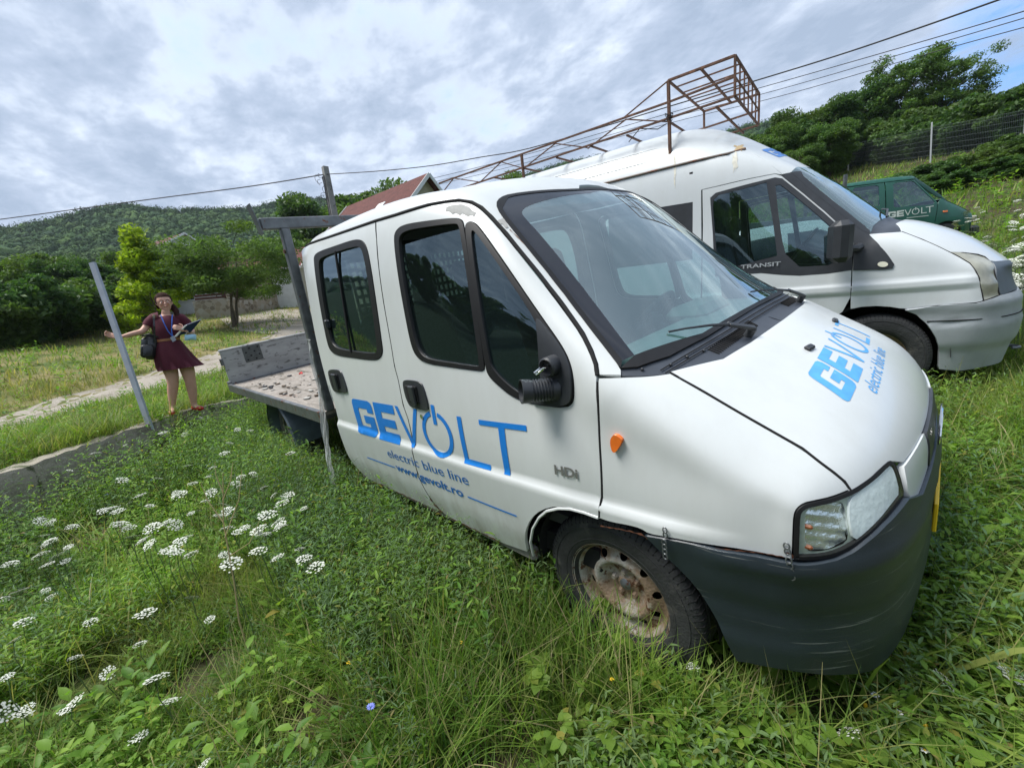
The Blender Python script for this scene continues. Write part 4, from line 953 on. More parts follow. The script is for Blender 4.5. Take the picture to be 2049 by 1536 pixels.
Sb = [[(.58, .85, .95), (.60, .865, .82), (.62, .87, .6), (.56, .83, .18)], [(.42, .89, .98), (.42, .925, .84), (.42, .94, .6), (.42, .91, .2)],
      [(.20, .93, 1.05), (.2, .955, .87), (.2, .96, .6), (.2, .935, .22)], [(-.03, .94, 1.12), (-.03, .97, .9), (-.03, .97, .62), (-.03, .945, .22)],
      [(-.20, .935, 1.15), (-.22, .97, .93), (-.22, .975, .65), (-.22, .95, .22)], [(-.42, .925, 1.33), (-.45, .975, 1.0), (-.45, .98, .7), (-.45, .95, .22)],
      [(-.66, .915, 1.52), (-.70, .98, 1.06), (-.70, .98, .75), (-.70, .95, .22)], [(-1.0, .93, 1.66), (-1.0, .985, 1.1), (-1.0, .985, .8), (-1.0, .95, .22)],
      sd_(-1.35), sd_(-1.75), sd_(-2.6), sd_(-4.7)]
Fb = [[(.81, 0, .95), (.84, 0, .82), (.885, 0, .6), (.80, 0, .15)], [(.79, .35, .95), (.82, .35, .82), (.868, .35, .6), (.79, .35, .15)], [(.71, .62, .96), (.75, .64, .82), (.80, .64, .6), (.74, .62, .16)]]
Sb = [[Tb[k][3]]+Sb[k] for k in range(len(Tb))]; Fb = [[Tb[0][m]]+Fb[m] for m in range(3)]+[Sb[0]]
def dispB(V, Nn):
    sm = lambda a, b, x: (lambda t: t*t*(3-2*t))(np.clip((x-a)/(b-a), 0, 1)); side = sm(.6, .95, np.abs(Nn[:, 1]))*(1-sm(.45, .6, V[:, 0]))
    d = side*(.014*sm(.975, .935, V[:, 2])-.016*sm(.90, .86, V[:, 2]))
    up_ = (V[:, 0] < -1.5)*(V[:, 2] > 2.25)*(np.abs(V[:, 1]) > .5)
    return d
SB = Surf(Tb, Sb, Fb, disp=dispB)
def Bp(p): return SB.px(p, 'B')
bus = empty('panel_van', TB, MB_); tag(bus, 'white high-roof panel van with rusty drip rail, parked behind the crew-cab pickup', 'van')
PT = [PAINT_T, INNER]
GREYB = mat('grey_bumper', (.34, .365, .385), .5, var=.12, vscale=6, bump=.08, bscale=150); GREYD = mat('dark_grille_trim', (.09, .11, .13), .5, var=.1)
FOG = mat('cloudy_lamp', (.40, .39, .31), .22, .2, var=.25, vscale=9, coat=.6)
def both(name, view, out, mats, parent, **k):
    o, mk = panel(name, SB, view, out, mats, parent=parent, mirror='copy', **k); return o, mk
def sv(x, z): return SB.hit((x, -4, z), (0, 1, 0))[0]
# front door: side-view outline
d_top = Bp(z6([(185, 455), (300, 428), (450, 393), (600, 364)])); d_pil = Bp(z6([(640, 375), (760, 470), (880, 570), (985, 668), (1040, 735)])); d_fr = Bp(z6([(1041, 830), (1036, 940), (1030, 1068)]))
seam = [sv(-1.34, z) for z in (.32, .7, 1.1, 1.6)]
DO = seam+d_top+d_pil+d_fr+[sv(-.235, .735), sv(-.31, .67), sv(-.385, .57), sv(-.43, .45), sv(-.45, .32)]
band_o = z6([(224, 540), (232, 500), (262, 474), (400, 436), (560, 396), (600, 386), (640, 392), (760, 488), (880, 588), (985, 684), (1036, 735), (1040, 800), (1039, 912), (900, 930), (740, 942), (640, 938), (520, 926)])
BO = Bp(chaik(band_o[:1]+band_o[1:], 1))
left_b = [sv(-1.22, 1.12), sv(-1.235, 1.3), sv(-1.245, 1.5)]
BO = Bp(z6([(232, 500), (262, 474), (400, 436), (560, 396), (600, 386), (640, 392), (760, 488), (880, 588), (985, 684), (1036, 735), (1040, 800), (1038, 910), (900, 930), (740, 942), (640, 938), (520, 927)]))+left_b
g1 = Bp(z6([(246, 560), (250, 510), (280, 484), (400, 454), (552, 412), (566, 500), (590, 650), (612, 830)]))+[sv(-1.17, 1.17), sv(-1.21, 1.3)]
g2 = Bp(z6([(602, 430), (630, 425), (700, 480), (800, 562), (900, 648), (1000, 740), (985, 800), (960, 850), (905, 884), (740, 893), (660, 820), (640, 740), (620, 600)]))
for mirr in (0, 1):
    def pb(name, view, out, mats, parent, **k):
        if not mirr: return panel(name, SB, view, out, mats, parent=parent, **k)
        o, mk = panel(name, SB, view, out, mats, parent=parent, mirror='copy', **k); bpy.data.objects.remove(o); return mk(parent)
    dr = pb('front_door', VS, DO, PT, bus, holes=[BO], ins=.003, g=.02)
    bd = pb('window_band', VS, BO, BLACKP, dr, holes=[g1, g2], g=.03, off=.002, th=.03, inner=False)
    pb('window_pane', VS, g1, GLASS_S, dr, g=.08, off=-.004, th=0); pb('window_pane', VS, g2, GLASS_S, dr, g=.08, off=-.004, th=0)
    # rear side with a black panel window
    sw_ = [sv(-1.60, 1.62), sv(-1.43, 1.62), sv(-1.43, 1.84), sv(-1.47, 1.87), sv(-1.60, 1.85)]; sw_ = [sv(-2.3, 1.3), sv(-1.43, 1.3), sv(-1.43, 1.83), sv(-2.3, 1.86)]
    SI = [sv(-4.6, .32), sv(-1.35, .32), sv(-1.35, 1.1), sv(-1.352, 1.5)]+[d_top[0]-[.01, 0, 0]]+[p+[0, 0, .004] for p in d_top]+Bp(z6([(640, 368)]))+Bp(z6([(560, 300), (432, 222)]))+[sv(-1.2, 2.172), sv(-1.7, 2.19), sv(-3, 2.19), sv(-4.6, 2.19)]
    sd2 = pb('body_side', VS, SI, PT, bus, holes=[sw_], g=.05)
    pb('side_window', VS, sw_, BLACKP, sd2, g=.08, off=-.003, th=.01, inner=False)
    # fender with the black corner
    FEb = Bp(z7([(322, 345), (320, 330)]))+[]
    tri = Bp(z6([(1046, 690), (1130, 708), (1200, 780), (1255, 845), (1278, 880), (1268, 902), (1220, 908), (1044, 914), (1046, 800)]))
    fo = Bp(z6([(1046, 738), (1040, 690), (1100, 705), (1130, 708)]))
    fe = Bp(z6([(1045, 740), (1120, 706), (1290, 694), (1320, 692), (1440, 738), (1600, 812)]))+Bp(z7([(1400, 172), (1500, 232), (1550, 290), (1590, 380), (1618, 500), (1636, 608), (1560, 628), (1300, 645), (1060, 668), (880, 690), (800, 688)]))+Bp(z7([(700, 672), (560, 664), (420, 672), (303, 692), (303, 570), (322, 330)]))
    fp = pb('fender', VC2, fe, PT, bus, ins=.003, g=.02)
    pb('corner_trim', VR, tri, BLACKP, fp, g=.03, off=.008, th=.012, inner=False)
    pb('side_indicator', VS, Bp(z7(arc(630, 246, 52, 27, 0, 342, 18))), mat('clear_lens', (.75, .74, .6), .3, coat=.5), fp, g=.02, off=.016, th=.01, inner=False)
    LB = Bp(z7([(1312, 126), (1450, 130), (1580, 145), (1650, 168), (1700, 212), (1740, 300), (1765, 400), (1785, 500), (1798, 552), (1720, 582), (1640, 606), (1618, 500), (1590, 380), (1550, 290), (1500, 232), (1400, 172)]))
    lb = pb('headlight', VC, LB, FOG, bus, g=.015, off=.002, th=.03, inner=False, disp=lambda p: .004*math.sin(p[2]*45))
    MB().tube([p*[1, -1 if mirr == 0 and False else 1, 1] for p in resamp(LB, .03)] if not mirr else [p*[1, -1, 1] for p in resamp(LB, .03)], .0045, 5, closed=True).build('lamp_gap', DARK, lb, True)
    IN = Bp(z7([(1720, 222), (1788, 216)]))+[SB.hit((4, y, z), (-1, 0, 0))[0] for y, z in ((-.35, 1.0), (0, 1.0), (0, .80), (-.4, .80), (-.6, .80))]+Bp(z7([(1803, 550), (1788, 480), (1760, 360)]))
    BUb = Bp(z7([(850, 702), (960, 690), (1100, 664), (1300, 648), (1560, 632), (1640, 610), (1720, 584), (1803, 552)]))+[SB.hit((4, y, .79), (-1, 0, 0))[0] for y in (-.55, -.35, -.15, 0)]+[SB.hit((4, y, z), (-1, 0, 0))[0] for y, z in ((0, .6), (0, .4), (0, .25), (-.35, .24), (-.6, .24))]+[SB.hit((.5, -4, .23), (0, 1, 0))[0], SB.hit((.385, -4, .25), (0, 1, 0))[0]]+Bp(z7([(1196, 1110), (1162, 985), (1080, 852), (960, 745)]))
    if not mirr:
        tr = panel('grille_trim', SB, VC, IN, GREYD, parent=bus, g=.03, off=.006, th=.02, inner=False, mirror='join')
        def bdb(p): return .012+.012*math.exp(-((p[2]-.74)/.03)**2)-.010*math.exp(-((p[2]-.62)/.008)**2)+.012*(1/(1+math.exp((p[2]-.62)/.01)))-.02*(1/(1+math.exp((p[2]-.42)/.012)))
        bb_ = panel('bumper', SB, VC, BUb, GREYB, parent=bus, g=.025, th=.04, inner=False, mirror='join', disp=bdb)
        for sg_ in (1, -1):
            q_ = [SB.hit((x, -4, .635), (0, 1, 0)) for x in np.linspace(.28, .56, 9)]+[SB.hit((4, y, .635), (-1, 0, 0)) for y in np.linspace(-.80, 0, 16)]; MB().tube([(p_+n_*(.0135))*[1, sg_, 1] for p_, n_ in q_], .005, 6).build('bumper_joint', DARK, bb_, True)
        tow = MB().tube([SB.hit((4, -.42, .34), (-1, 0, 0))[0]+np.array([.02+.05*math.sin(a), .05*math.cos(a), -.01]) for a in np.linspace(0, math.pi, 9)], .012, 8); tow.build('towing_eye', STEEL, bb_, True)
# roof, bonnet, screen
hb = [SB.hit((4, y, z), (-1, 0, 0))[0] for y, z in ((-.6, 1.0), (-.35, 1.0), (0, 1.0))]; hb[-1] = hb[-1]*[1, 0, 1]
vhb = lambda pts: [SB.hit(*VH.ray(VH.to2(np.array(q, float))))[0]*([1, 0, 1] if q[1] == 0 else [1, 1, 1]) for q in pts]
hend = vhb([(.17, 0, 1.42), (.14, -.3, 1.41), (.06, -.6, 1.38)]); hs = Bp(z6([(1320, 692), (1440, 738), (1600, 812)]))
HBN = Bp(z6([(1320, 692), (1440, 738), (1600, 812)]))+Bp(z7([(1450, 128), (1580, 143), (1650, 166), (1700, 208), (1780, 220)]))+hb+[SB.hit((x, 0, 5), (0, 0, -1))[0]*[1, 0, 1] for x in np.linspace(.75, .24, 6)]+hend
bon = panel('bonnet', SB, VH, HBN, PT, parent=bus, mirror='join', off=.002, g=.035)
MB().tube(resamp(hs+Bp(z7([(1440, 127)])), .05, False), .004, 6).build('bonnet_seam', DARK, bon, True)
gb = vhb([(.06, 0, 1.465), (.03, -.3, 1.458), (-.04, -.6, 1.43), (-.09, -.78, 1.385)]); wt = [SB.hit((4, y, 2.005-.05*y*y*1.2), (-1, 0, 0))[0] for y in (-.62, -.45, -.25, 0)]; wt[-1] = wt[-1]*[1, 0, 1]
pil = Bp(z6([(700, 352), (832, 340)])); pw = Bp(z6([(690, 358), (780, 440), (900, 535), (1020, 630), (1100, 690), (1140, 704)]))
CWb = hend+Bp(z6([(1320, 692), (1290, 694), (1140, 706)]))+gb[::-1]
panel('cowl', SB, VH, CWb, COWLM, parent=bus, mirror='join', off=-.004, g=.03, th=.03, inner=False)
WSO = pw+gb[::-1]+wt[::-1]
wi = [p for p in [VH.to2(q) for q in WSO]]
wib = inset(np.array(wi), .05); 
WGl = [SB.hit(*VH.ray(q))[0] for q in wib]
WGl = [p*[1, 0, 1] if (abs(p[1]) < .06) else p for p in WGl]
wsb_ = panel('windscreen', SB, VH, WSO, GLASS_W, parent=bus, mirror='join', off=0, th=0, g=.05)
panel('pillar_trim', SB, VH, pw+[p for p in Bp(z6([(1110, 662), (1040, 610), (920, 515), (830, 440), (760, 380), (745, 352)]))], BLACKP, parent=wsb_, off=.005, th=.012, g=.03, inner=False, mirror='copy')[1](wsb_)
panel('pillar_trim', SB, VR, Bp(z6([(640, 378), (690, 356), (760, 378), (830, 440), (920, 512), (1040, 606), (1140, 690), (1135, 706), (1046, 735), (985, 672), (880, 574), (760, 474)])), BLACKP, parent=bus, off=.004, th=.02, g=.03, inner=False, mirror='copy')[1](bus)
RFb = [sv(x, 2.19) for x in (-4.6, -3, -2.2, -1.7)]+[sv(-1.2, 2.172)]+Bp(z6([(432, 224), (560, 302), (640, 366), (690, 356)]))+[wt[0]]+wt[1:]+[SB.hit((x, 0, 5), (0, 0, -1))[0]*[1, 0, 1] for x in np.linspace(-.62, -4.6, 30)]+[SB.hit((-4.6, y, 5), (0, 0, -1))[0] for y in (-.35, -.6)]
rfb = panel('roof', SB, VR, RFb, PT, parent=bus, mirror='join', g=.05, th=.02)
pts = [sv(x, 2.195) for x in np.linspace(-4.6, -1.35, 20)]+Bp(z6([(330, 250), (432, 222)]))
for s in (1, -1): MB().tube([p*[1, s, 1]+[0, -.008*s, 0] for p in pts], .011, 6).build('drip_rail', mat('rusty_rail', (.16, .13, .11), .7, spots=[(RUST, 6., .5, .08)]), rfb, True)
for zz in (2.30, 2.42):
    for s in (1, -1): MB().tube([sv(x, zz)*[1, s, 1]+[0, .004*s, 0] for x in np.linspace(-4.6, -1.72, 24)], [.009]*22+[.006, .001], 8).build('roof_rib', PAINT_T, rfb, True, 80)
# rust runs below the rail
RUNM = mat('rust_run', (.50, .40, .25), .6, var=.3, vscale=20)
def flatb(name, P3, m, par, view=VS, off=.0016, g=.03): return panel(name, SB, view, P3, m, parent=par, g=g, off=off, th=0)
for (x, y, w_, h_) in ((395, 215, 26, 26), (372, 300, 14, 90), (30, 350, 8, 120)):
    flatb('rust_run', Bp(z6(blob((x, y), w_, h_*.6, 18, .5))), mat('rust_run_%d' % x, (.50, .37, .20) if h_ < 40 else (.60, .58, .50), .6, var=.2, vscale=30), rfb, VR)
# wheels
wheel(bus, (0, -.855, .345), R=.345, W=.215, rr=.205, simple=False); wheel(bus, (0, .855, .345), R=.345, W=.215, rr=.205, out=1, simple=True)
for s in (-1, 1):
    wheel(bus, (-3.3, s*.84, .345), R=.345, W=.2, rr=.205, out=s, simple=True)
    MB().lathe([(.44, s*.55), (.44, s*.945)], (0, 0, .345), 'y', 28, 0, math.pi).lathe([(0, s*.55), (.44, s*.55)], (0, 0, .345), 'y', 28).build('wheel_housing', DARK, bus)
u = MB(); u.box((-2.5, 0, .42), (4.2, 1.8, .12)); u.box((.35, 0, .6), (.55, 1.2, .5)); u.build('underbody', DARK, bus)
cb = empty('cabin'); cb.parent = bus
d = MB(); d.box((-.12, 0, 1.22), (.40, 1.6, .16), bev=.05); d.box((-.28, 0, .95), (.16, 1.6, .5), bev=.05); d.box((-.9, 0, .62), (1.2, 1.75, .06)); d.build('dashboard', mat('van_dash', (.03, .035, .04), .6), cb, True)
for y in (-.42, .42):
    s_ = MB(); s_.box((-1.0, y, .85), (.5, .5, .2), bev=.06); R = np.array(Matrix.Rotation(math.radians(-10), 3, 'Y')); s_.box((-1.25, y, 1.2), (.14, .48, .62), R, .06); s_.box((-1.31, y, 1.62), (.10, .26, .2), R, .05); s_.build('seat', SEATM, cb, True)
sw = MB(); c = np.array([-.62, .42, 1.30]); ax = np.array([-.8, 0, .6]); e2 = np.cross(ax, e1)
sw.tube([c+.19*(math.cos(a)*e1+math.sin(a)*e2) for a in np.linspace(0, 6.2832, 33)[:-1]], .014, 8, closed=True); sw.tube([c, c-ax*.3], .04, 8); sw.bar(c-e1*.18, c+e1*.18, .05, .03); sw.build('steering_wheel', BLACKP, cb, True)
MB().box((-1.45, 0, 1.3), (.03, 1.8, 1.6)).build('bulkhead', DARK, bus)
# mirror
q = lambda x, y, y_=-1.12: U(*z6([(x, y)])[0], 'y', y_, 'B')
mo = MB(); a, b = q(905, 640), q(1035, 860); c = (a+b)/2; mo.box(c, (.13, .24, abs(a[2]-b[2])), np.array(Matrix.Rotation(math.radians(15), 3, 'Z')), .04)
mo.tube([c+[.02, .05, -.05], q(1060, 790, -1.0), q(1080, 780, -.93)], [.03, .028, .035], 8); mo.build('door_mirror', BLACKP, bus, True)
# wipers and writing
w = MB(); p1 = vhb([(.02, -.5, 1.44)])[0]; p2 = vhb([(-.02, -.1, 1.5)])[0]; w.tube([p1+[0, 0, .03], (p1+p2)/2+[.02, 0, .05], p2+[0, 0, .02]], .008, 6); w.build('wiper', BLACKP, bus, True)
def place_on(surf, fr, view, s, pl, pr, h, bold=0, y0=None):
    l, r = [view.to2(surf.px([p], fr)[0]) for p in (pl, pr)]; V2, F = text_mesh(s, 1., bold); x0 = V2[:, 0].min(); k = (r-l)[0]/(V2[:, 0].max()-x0); t = (r-l)[1]/(r-l)[0]
    return (np.stack([l[0]+(V2[:, 0]-x0)*k, l[1]+(V2[:, 0]-x0)*k*t+V2[:, 1]*h], 1), F)
decal('model_lettering', SB, VS, [place_on(SB, 'B', VS, 'TRANSIT', z6([(405, 905)])[0], z6([(632, 885)])[0], .048, .02)], lambda q: np.array(q), mat('silver_letters', (.55, .57, .58), .3, .6), bus, .03, .012)
GVs = gevolt()
def rmap(q): y = (q[0]/4.84-.5)*1.15; return VH.to2(np.array([-.86-.0-(1-q[1])*-.0+ (1-q[1])*.13, y, 2.27-(1-q[1])*.11]))
decal('roof_lettering', SB, VH, [[rmap(q) for q in g] for g in GVs], lambda q: np.array(q), BLUE, rfb, .03)
# ------------------------------------------------------------------ rusty roof rack
rk = empty('roof_rack', TB, MB_); tag(rk, 'long rusty tube roof rack with a raised open basket, standing on the high-roof van', 'roof rack')
yn, yf = -.80, .52
def seg(name, segs, w=.022):
    m = MB()
    for a, b in segs: m.bar(a, b, w*.84)
    return m.build(name, RUSTY, rk)
up = lambda x: 2.765+max(0, (x+2.8)/1.13)*.015
for y in (yn, yf):
    seg('top_rail', [((-4.9, y, 2.755), (-1.67, y, 2.78)), ((-1.67, y, 2.78), (-1.1, y, 2.80))]); seg('lower_rail', [((-4.6, y, 2.60), (-1.10, y, 2.65))]); seg('basket_rail', [((-1.67, y, 2.96), (-1.10, y, 2.96))], .026)
    z = []
    xs = [-4.9, -4.6, -4.15, -3.75, -3.43, -2.95, -2.55, -2.1, -1.67]
    for i in range(len(xs)-1): z.append(((xs[i], y, 2.60 if i % 2 == 0 else 2.757), (xs[i+1], y, 2.757 if i % 2 == 0 else 2.61)))
    seg('zigzag_brace', z, .014)
    for x, z0, z1_ in ((-1.67, 2.22, 2.96), (-3.43, 2.22, 2.76)): seg('rack_post', [((x, y, z0), (x, y, z1_))], .034 if y == yn else .026)
    seg('basket_post', [((-1.10, y, 2.65), (-1.10, y, 2.96))], .024)
seg('diagonal_stay', [((-1.67, yn, 2.96), (-2.12, yn, 2.78))], .014)
for x in (-1.67, -1.38, -1.10): seg('basket_crossbar', [((x, yn, 2.96), (x, yf, 2.96))], .024)
for y in np.linspace(yn, yf, 7)[1:-1]: seg('basket_slat', [((-1.67, y, 2.955), (-1.10, y, 2.955))], .015); seg('basket_upright', [((-1.10, y, 2.65), (-1.10, y, 2.96))], .016)
seg('basket_crossbar', [((-1.10, yn, 2.65), (-1.10, yf, 2.65))], .024); seg('basket_crossbar', [((-1.10, yn, 2.80), (-1.10, yf, 2.80))], .015)
for x in (-1.25, -1.67, -2.1, -2.5, -2.95, -3.43, -3.9, -4.3): seg('floor_bar', [((x, yn, 2.61), (x, yf, 2.61))], .022)
w = MB()
for k in range(6):
    w.tube([(-1.67+.03*math.cos(a+k), yn+.03*math.sin(a), 2.62+.012*k+.006*math.sin(3*a)) for a in np.linspace(0, 6.28, 12)], .003, 4)
w.tube([(-1.7, yn, 2.6), (-1.85, -.6, 2.63), (-2.0, -.7, 2.66), (-2.2, -.5, 2.62)], .005, 5); w.build('binding_wire', DARK, rk, True)
# rope on the roof edge
# ------------------------------------------------------------------ terrain
def ss(a, b, x): t = np.clip((x-a)/(b-a), 0, 1); return t*t*(3-2*t)
def sp(x, k=.6): return np.logaddexp(0, np.asarray(x, float)/k)*k
def hgt(x, y):
    x = np.asarray(x, float); y = np.asarray(y, float); d = (x+5)*-.749+(y+3)*-.663
    p = -.034*np.clip(x, -8, 8)+.0888*np.clip(y, -9, 5)+.11*sp(np.minimum(y, 90)-4.5, .8)+.16*sp(np.minimum(y, 60)-14, .8)
    west = .53+.055*(np.clip(y, -30, 60)+2)*ss(1, 6, d)+.19*sp(np.minimum(d, 60)-6.2, .7)+.09*sp(np.minimum(y, 40)+.5, 1.)*ss(4.5, 9, d)
    w = ss(.02, .26, d); r = p*(1-w)+np.maximum(west, p)*w
    return r
def bumps(x, y): return .02*np.sin(x*3.1+1.3*np.sin(y*2.3))*np.sin(y*2.7+.7)+.012*np.sin(x*7.3+y*3.1)*np.sin(y*6.1-x*2)+.10*np.sin(x*.35+y*.22)*np.sin(y*.31-1)*ss(8, 25, np.hypot(x, y))
def G(px, py, up=0., smax=300):
    o, d = ray(px, py); s = .3
    while s < smax:
        q = o+d*s
        if q[2] < hgt(q[0], q[1])+up:
            a, b = s*.97-.05, s
            for _ in range(18):
                m = (a+b)/2; q = o+d*m
                if q[2] < hgt(q[0], q[1])+up: b = m
                else: a = m
            return o+d*b
        s = s*1.02+.02
    return o+d*smax
PI = math.pi
# ridge line as elevation over azimuth (degrees)
RID = [(-180, 13.7), (-176.4, 12.6), (-168, 10.5), (-155, 8.6), (-140, 8.5), (-120, 9.5), (-100, 11), (-85, 10.5), (-60, 8.5), (-30, 7), (0, 7), (40, 8), (70, 8.5), (86, 11.0), (88, 11.4), (95, 14), (103.7, 16.1), (106, 16.4), (111, 16.4), (118, 17.0), (126, 17.2), (132, 16.5), (142, 15), (150, 14.6), (153.5, 15.4), (157.8, 16.1), (161, 15.8), (164.3, 15.0), (168, 14.9), (172, 14.8), (175, 15.1), (177.6, 14.6), (180, 13.8)]
az_ = np.array([a for a, b in RID]); el_ = np.array([b for a, b in RID])
def ridge(az): return np.interp(az, az_, el_)
R0 = 340.
def hill(x, y):
    dx, dy = x-CAM[0], y-CAM[1]; r = np.hypot(dx, dy); az = np.degrees(np.arctan2(dy, dx)); H = R0*np.tan(np.radians(ridge(az)-.15))-5
    f = np.clip((r-75)/(R0-75), 0, 1)**1.45; g = np.where(r > R0, 1-.25*ss(R0, 620, r), 1)
    und = 3*np.sin(x*.021+1)*np.sin(y*.024)+2*np.sin(x*.043+y*.031)
    near = hgt(x, y)+bumps(x, y)
    return np.where(r < 55, near, near*(1-ss(55, 120, r))+(H*f*g+und*ss(90, 160, r)*(1-ss(250, R0, r))*.9+CAM[2]+2)*ss(55, 120, r))
GROUND = bpy.data.materials.new('earth_and_turf'); GROUND.use_nodes = True; t = GROUND.node_tree; bs = t.nodes['Principled BSDF']; bs.inputs['Roughness'].default_value = .95; bs.inputs['Specular IOR Level'].default_value = .15
geo = N(t, 'ShaderNodeNewGeometry')
def nz(scale, detail=6, rough=.6, vec=None):
    n = N(t, 'ShaderNodeTexNoise'); n.inputs['Scale'].default_value = scale; n.inputs['Detail'].default_value = detail; n.inputs['Roughness'].default_value = rough; L(t, vec or geo.outputs['Position'], n.inputs[0]); return n.outputs[0]
soil = mixc(t, ramp(t, nz(9), [(.35, 0.), (.65, 1.)]), (.040, .030, .018), (.085, .066, .042))
turf = mixc(t, ramp(t, nz(1.3), [(.35, 0.), (.65, 1.)]), (.034, .060, .016), (.075, .095, .028))
dry = mixc(t, ramp(t, nz(.55, 8, .7), [(.42, 0.), (.60, 1.)]), (.085, .12, .03), (.22, .185, .085))
at = N(t, 'ShaderNodeAttribute', attribute_name='zone'); sz = N(t, 'ShaderNodeSeparateColor'); L(t, at.outputs['Color'], sz.inputs[0])
c = mixc(t, ramp(t, nz(2.2, 8), [(.40, 0.), (.58, 1.)]), turf, soil); c = mixc(t, sz.outputs[0], c, dry); c = mixc(t, sz.outputs[1], c, (.018, .035, .014)); L(t, c, bs.inputs['Base Color'])
bp = N(t, 'ShaderNodeBump'); bp.inputs['Strength'].default_value = .6; bp.inputs['Distance'].default_value = .05; L(t, nz(14), bp.inputs['Height']); L(t, bp.outputs[0], bs.inputs['Normal'])
def grid_polar():
    rs = [0]+list(np.geomspace(.6, 60, 230))+list(np.geomspace(62, 900, 80)); n = 720
    V = []; 
    for r in rs:
        a = np.linspace(0, 2*PI, n, endpoint=False); x = CAM[0]+r*np.cos(a); y = CAM[1]+r*np.sin(a); V.append(np.stack([x, y, hill(x, y)], 1))
    V = np.concatenate(V); F = []
    i = np.arange(len(rs)-1)[:, None]*n; k = np.arange(n)[None]; k2 = (k+1) % n
    F = np.stack([i+k, i+n+k, i+n+k2, i+k2], -1).reshape(-1, 4); return V, F
V, F = grid_polar()
gr_ = mesh_np('ground', V, F, GROUND); tag(gr_, kind='structure')
d_ = (V[:, 0]+5)*-.749+(V[:, 1]+3)*-.663; r_ = np.hypot(V[:, 0]-CAM[0], V[:, 1]-CAM[1])
zone = np.zeros((len(V), 4)); zone[:, 0] = ss(4.5, 7.5, d_)*(1-ss(70, 90, r_)); zone[:, 1] = np.maximum(ss(60, 90, r_), ss(-5., -8., V[:, 1])); zone[:, 0] *= 1-ss(-5., -8., V[:, 1]); zone[:, 3] = 1
ca = gr_.data.color_attributes.new('zone', 'FLOAT_COLOR', 'POINT'); ca.data.foreach_set('color', zone.astype(np.float32).ravel())
# dirt road: a strip laid 4 mm and more above the meadow
near_l = [(-60, 890), (0, 870), (80, 844), (150, 822), (225, 800), (300, 778), (370, 760), (430, 743), (500, 718), (560, 696), (600, 674), (660, 656)]
far_l = [(-60, 852), (0, 832), (80, 808), (150, 788), (225, 766), (300, 744), (370, 724), (430, 706), (500, 684), (560, 664), (600, 640), (660, 622)]
def roadstrip():
    a = [G(*p)[:2] for p in near_l]; b = [G(*p)[:2] for p in far_l]; a = resamp(a, .35, False); b_ = []
    A_, B_ = np.array(a), np.array(resamp(b, .2, False)); m = 10; V = []; F = []
    ib = np.linspace(0, len(B_)-1, len(A_)); Bq = np.stack([np.interp(ib, np.arange(len(B_)), B_[:, k]) for k in (0, 1)], 1)
    ext = [(A_, Bq)]
    for i in range(len(A_)):
        for k in range(m+1):
            f = k/m; p = A_[i]*(1-f)+Bq[i]*f; j = .18*math.sin(i*.7+k)*(1 if k in (0, m) else 0); p = p+(Bq[i]-A_[i])/np.linalg.norm(Bq[i]-A_[i])*j
            x, y = p; V.append((x, y, float(hill(x, y))+.02+.02*math.cos((f-.5)*6.28*1.5)-.015*(1 if k in (0, m) else 0)))
    for i in range(len(A_)-1):
        for k in range(m): F.append((i*(m+1)+k, i*(m+1)+k+1, (i+1)*(m+1)+k+1, (i+1)*(m+1)+k))
    return V, F
GRAVEL = mat('gravel_track', (.30, .265, .22), .95, spots=[((.20, .175, .14), 1.2, .48, .12), ((.44, .41, .36), 30., .60, .04), ((.13, .13, .06), 2.2, .63, .06)], bump=.5, bscale=50, coords='Generated')
GRAVEL = mat('gravel_track', (.30, .265, .22), .95, spots=[((.21, .18, .14), 1.2, .48, .12), ((.42, .39, .34), 22., .58, .05), ((.12, .13, .05), 1.6, .62, .06)], bump=.5, bscale=40)
V, F = roadstrip(); road = mesh_np('dirt_road', V, F, GRAVEL); tag(road, kind='structure')
# gravel forecourt in front of the stone wall
fc = [G(*p) for p in ((440, 640), (540, 624), (620, 618), (720, 610), (720, 655), (620, 676), (540, 668), (470, 662))]; V2, F = cdt([p[:2] for p in fc], [], 1.)
mesh_np('forecourt', [(x, y, float(hill(x, y))+.03) for x, y in V2], F, GRAVEL); tag(bpy.data.objects['forecourt'], kind='structure')
# ------------------------------------------------------------------ low concrete retaining wall
CONC = mat('rough_concrete', (.30, .27, .215), .95, spots=[((.15, .13, .10), 2.5, .50, .14), ((.42, .39, .33), 14., .60, .08), ((.06, .075, .03), 4., .58, .08)], bump=.9, bscale=18)
lp = [(-3.6, -4.6, .52), (-4.4, -3.7, .52), (-5.0, -3.02, .52), (-5.72, -2.52, .52), (-6.28, -1.98, .535), (-6.67, -1.64, .545), (-6.92, -1.25, .54), (-7.33, -.38, .47), (-8.1, .5, .46), (-9.2, 1.8, .5), (-10.5, 3.2, .55)]
lp = resamp(lp, .12, False)
def ledge():
    V = []; F = []; n = len(lp)
    for i, p in enumerate(lp):
        t_ = lp[min(i+1, n-1)]-lp[max(i-1, 0)]; t_ = t_/np.linalg.norm(t_); nn = np.array([-.749, -.663, 0]); j = lambda s: np.array([rnd.uniform(-s, s) for _ in range(3)])
        prof = [(-.16, -.75), (-.15, -.35), (-.145, -.10), (-.11, .012), (.0, .02), (.12, .012), (.17, -.02), (.2, -.3)]
        for k, (o, z) in enumerate(prof): V.append(p+nn*o+np.array([0, 0, z])+j(.008 if k not in (2, 3, 4) else .016))
    m = 8
    for i in range(n-1):
        for k in range(m-1): F.append((i*m+k, i*m+k+1, (i+1)*m+k+1, (i+1)*m+k))
    F.append(tuple(range(m))[::-1]); F.append(tuple((n-1)*m+k for k in range(m))); return V, F
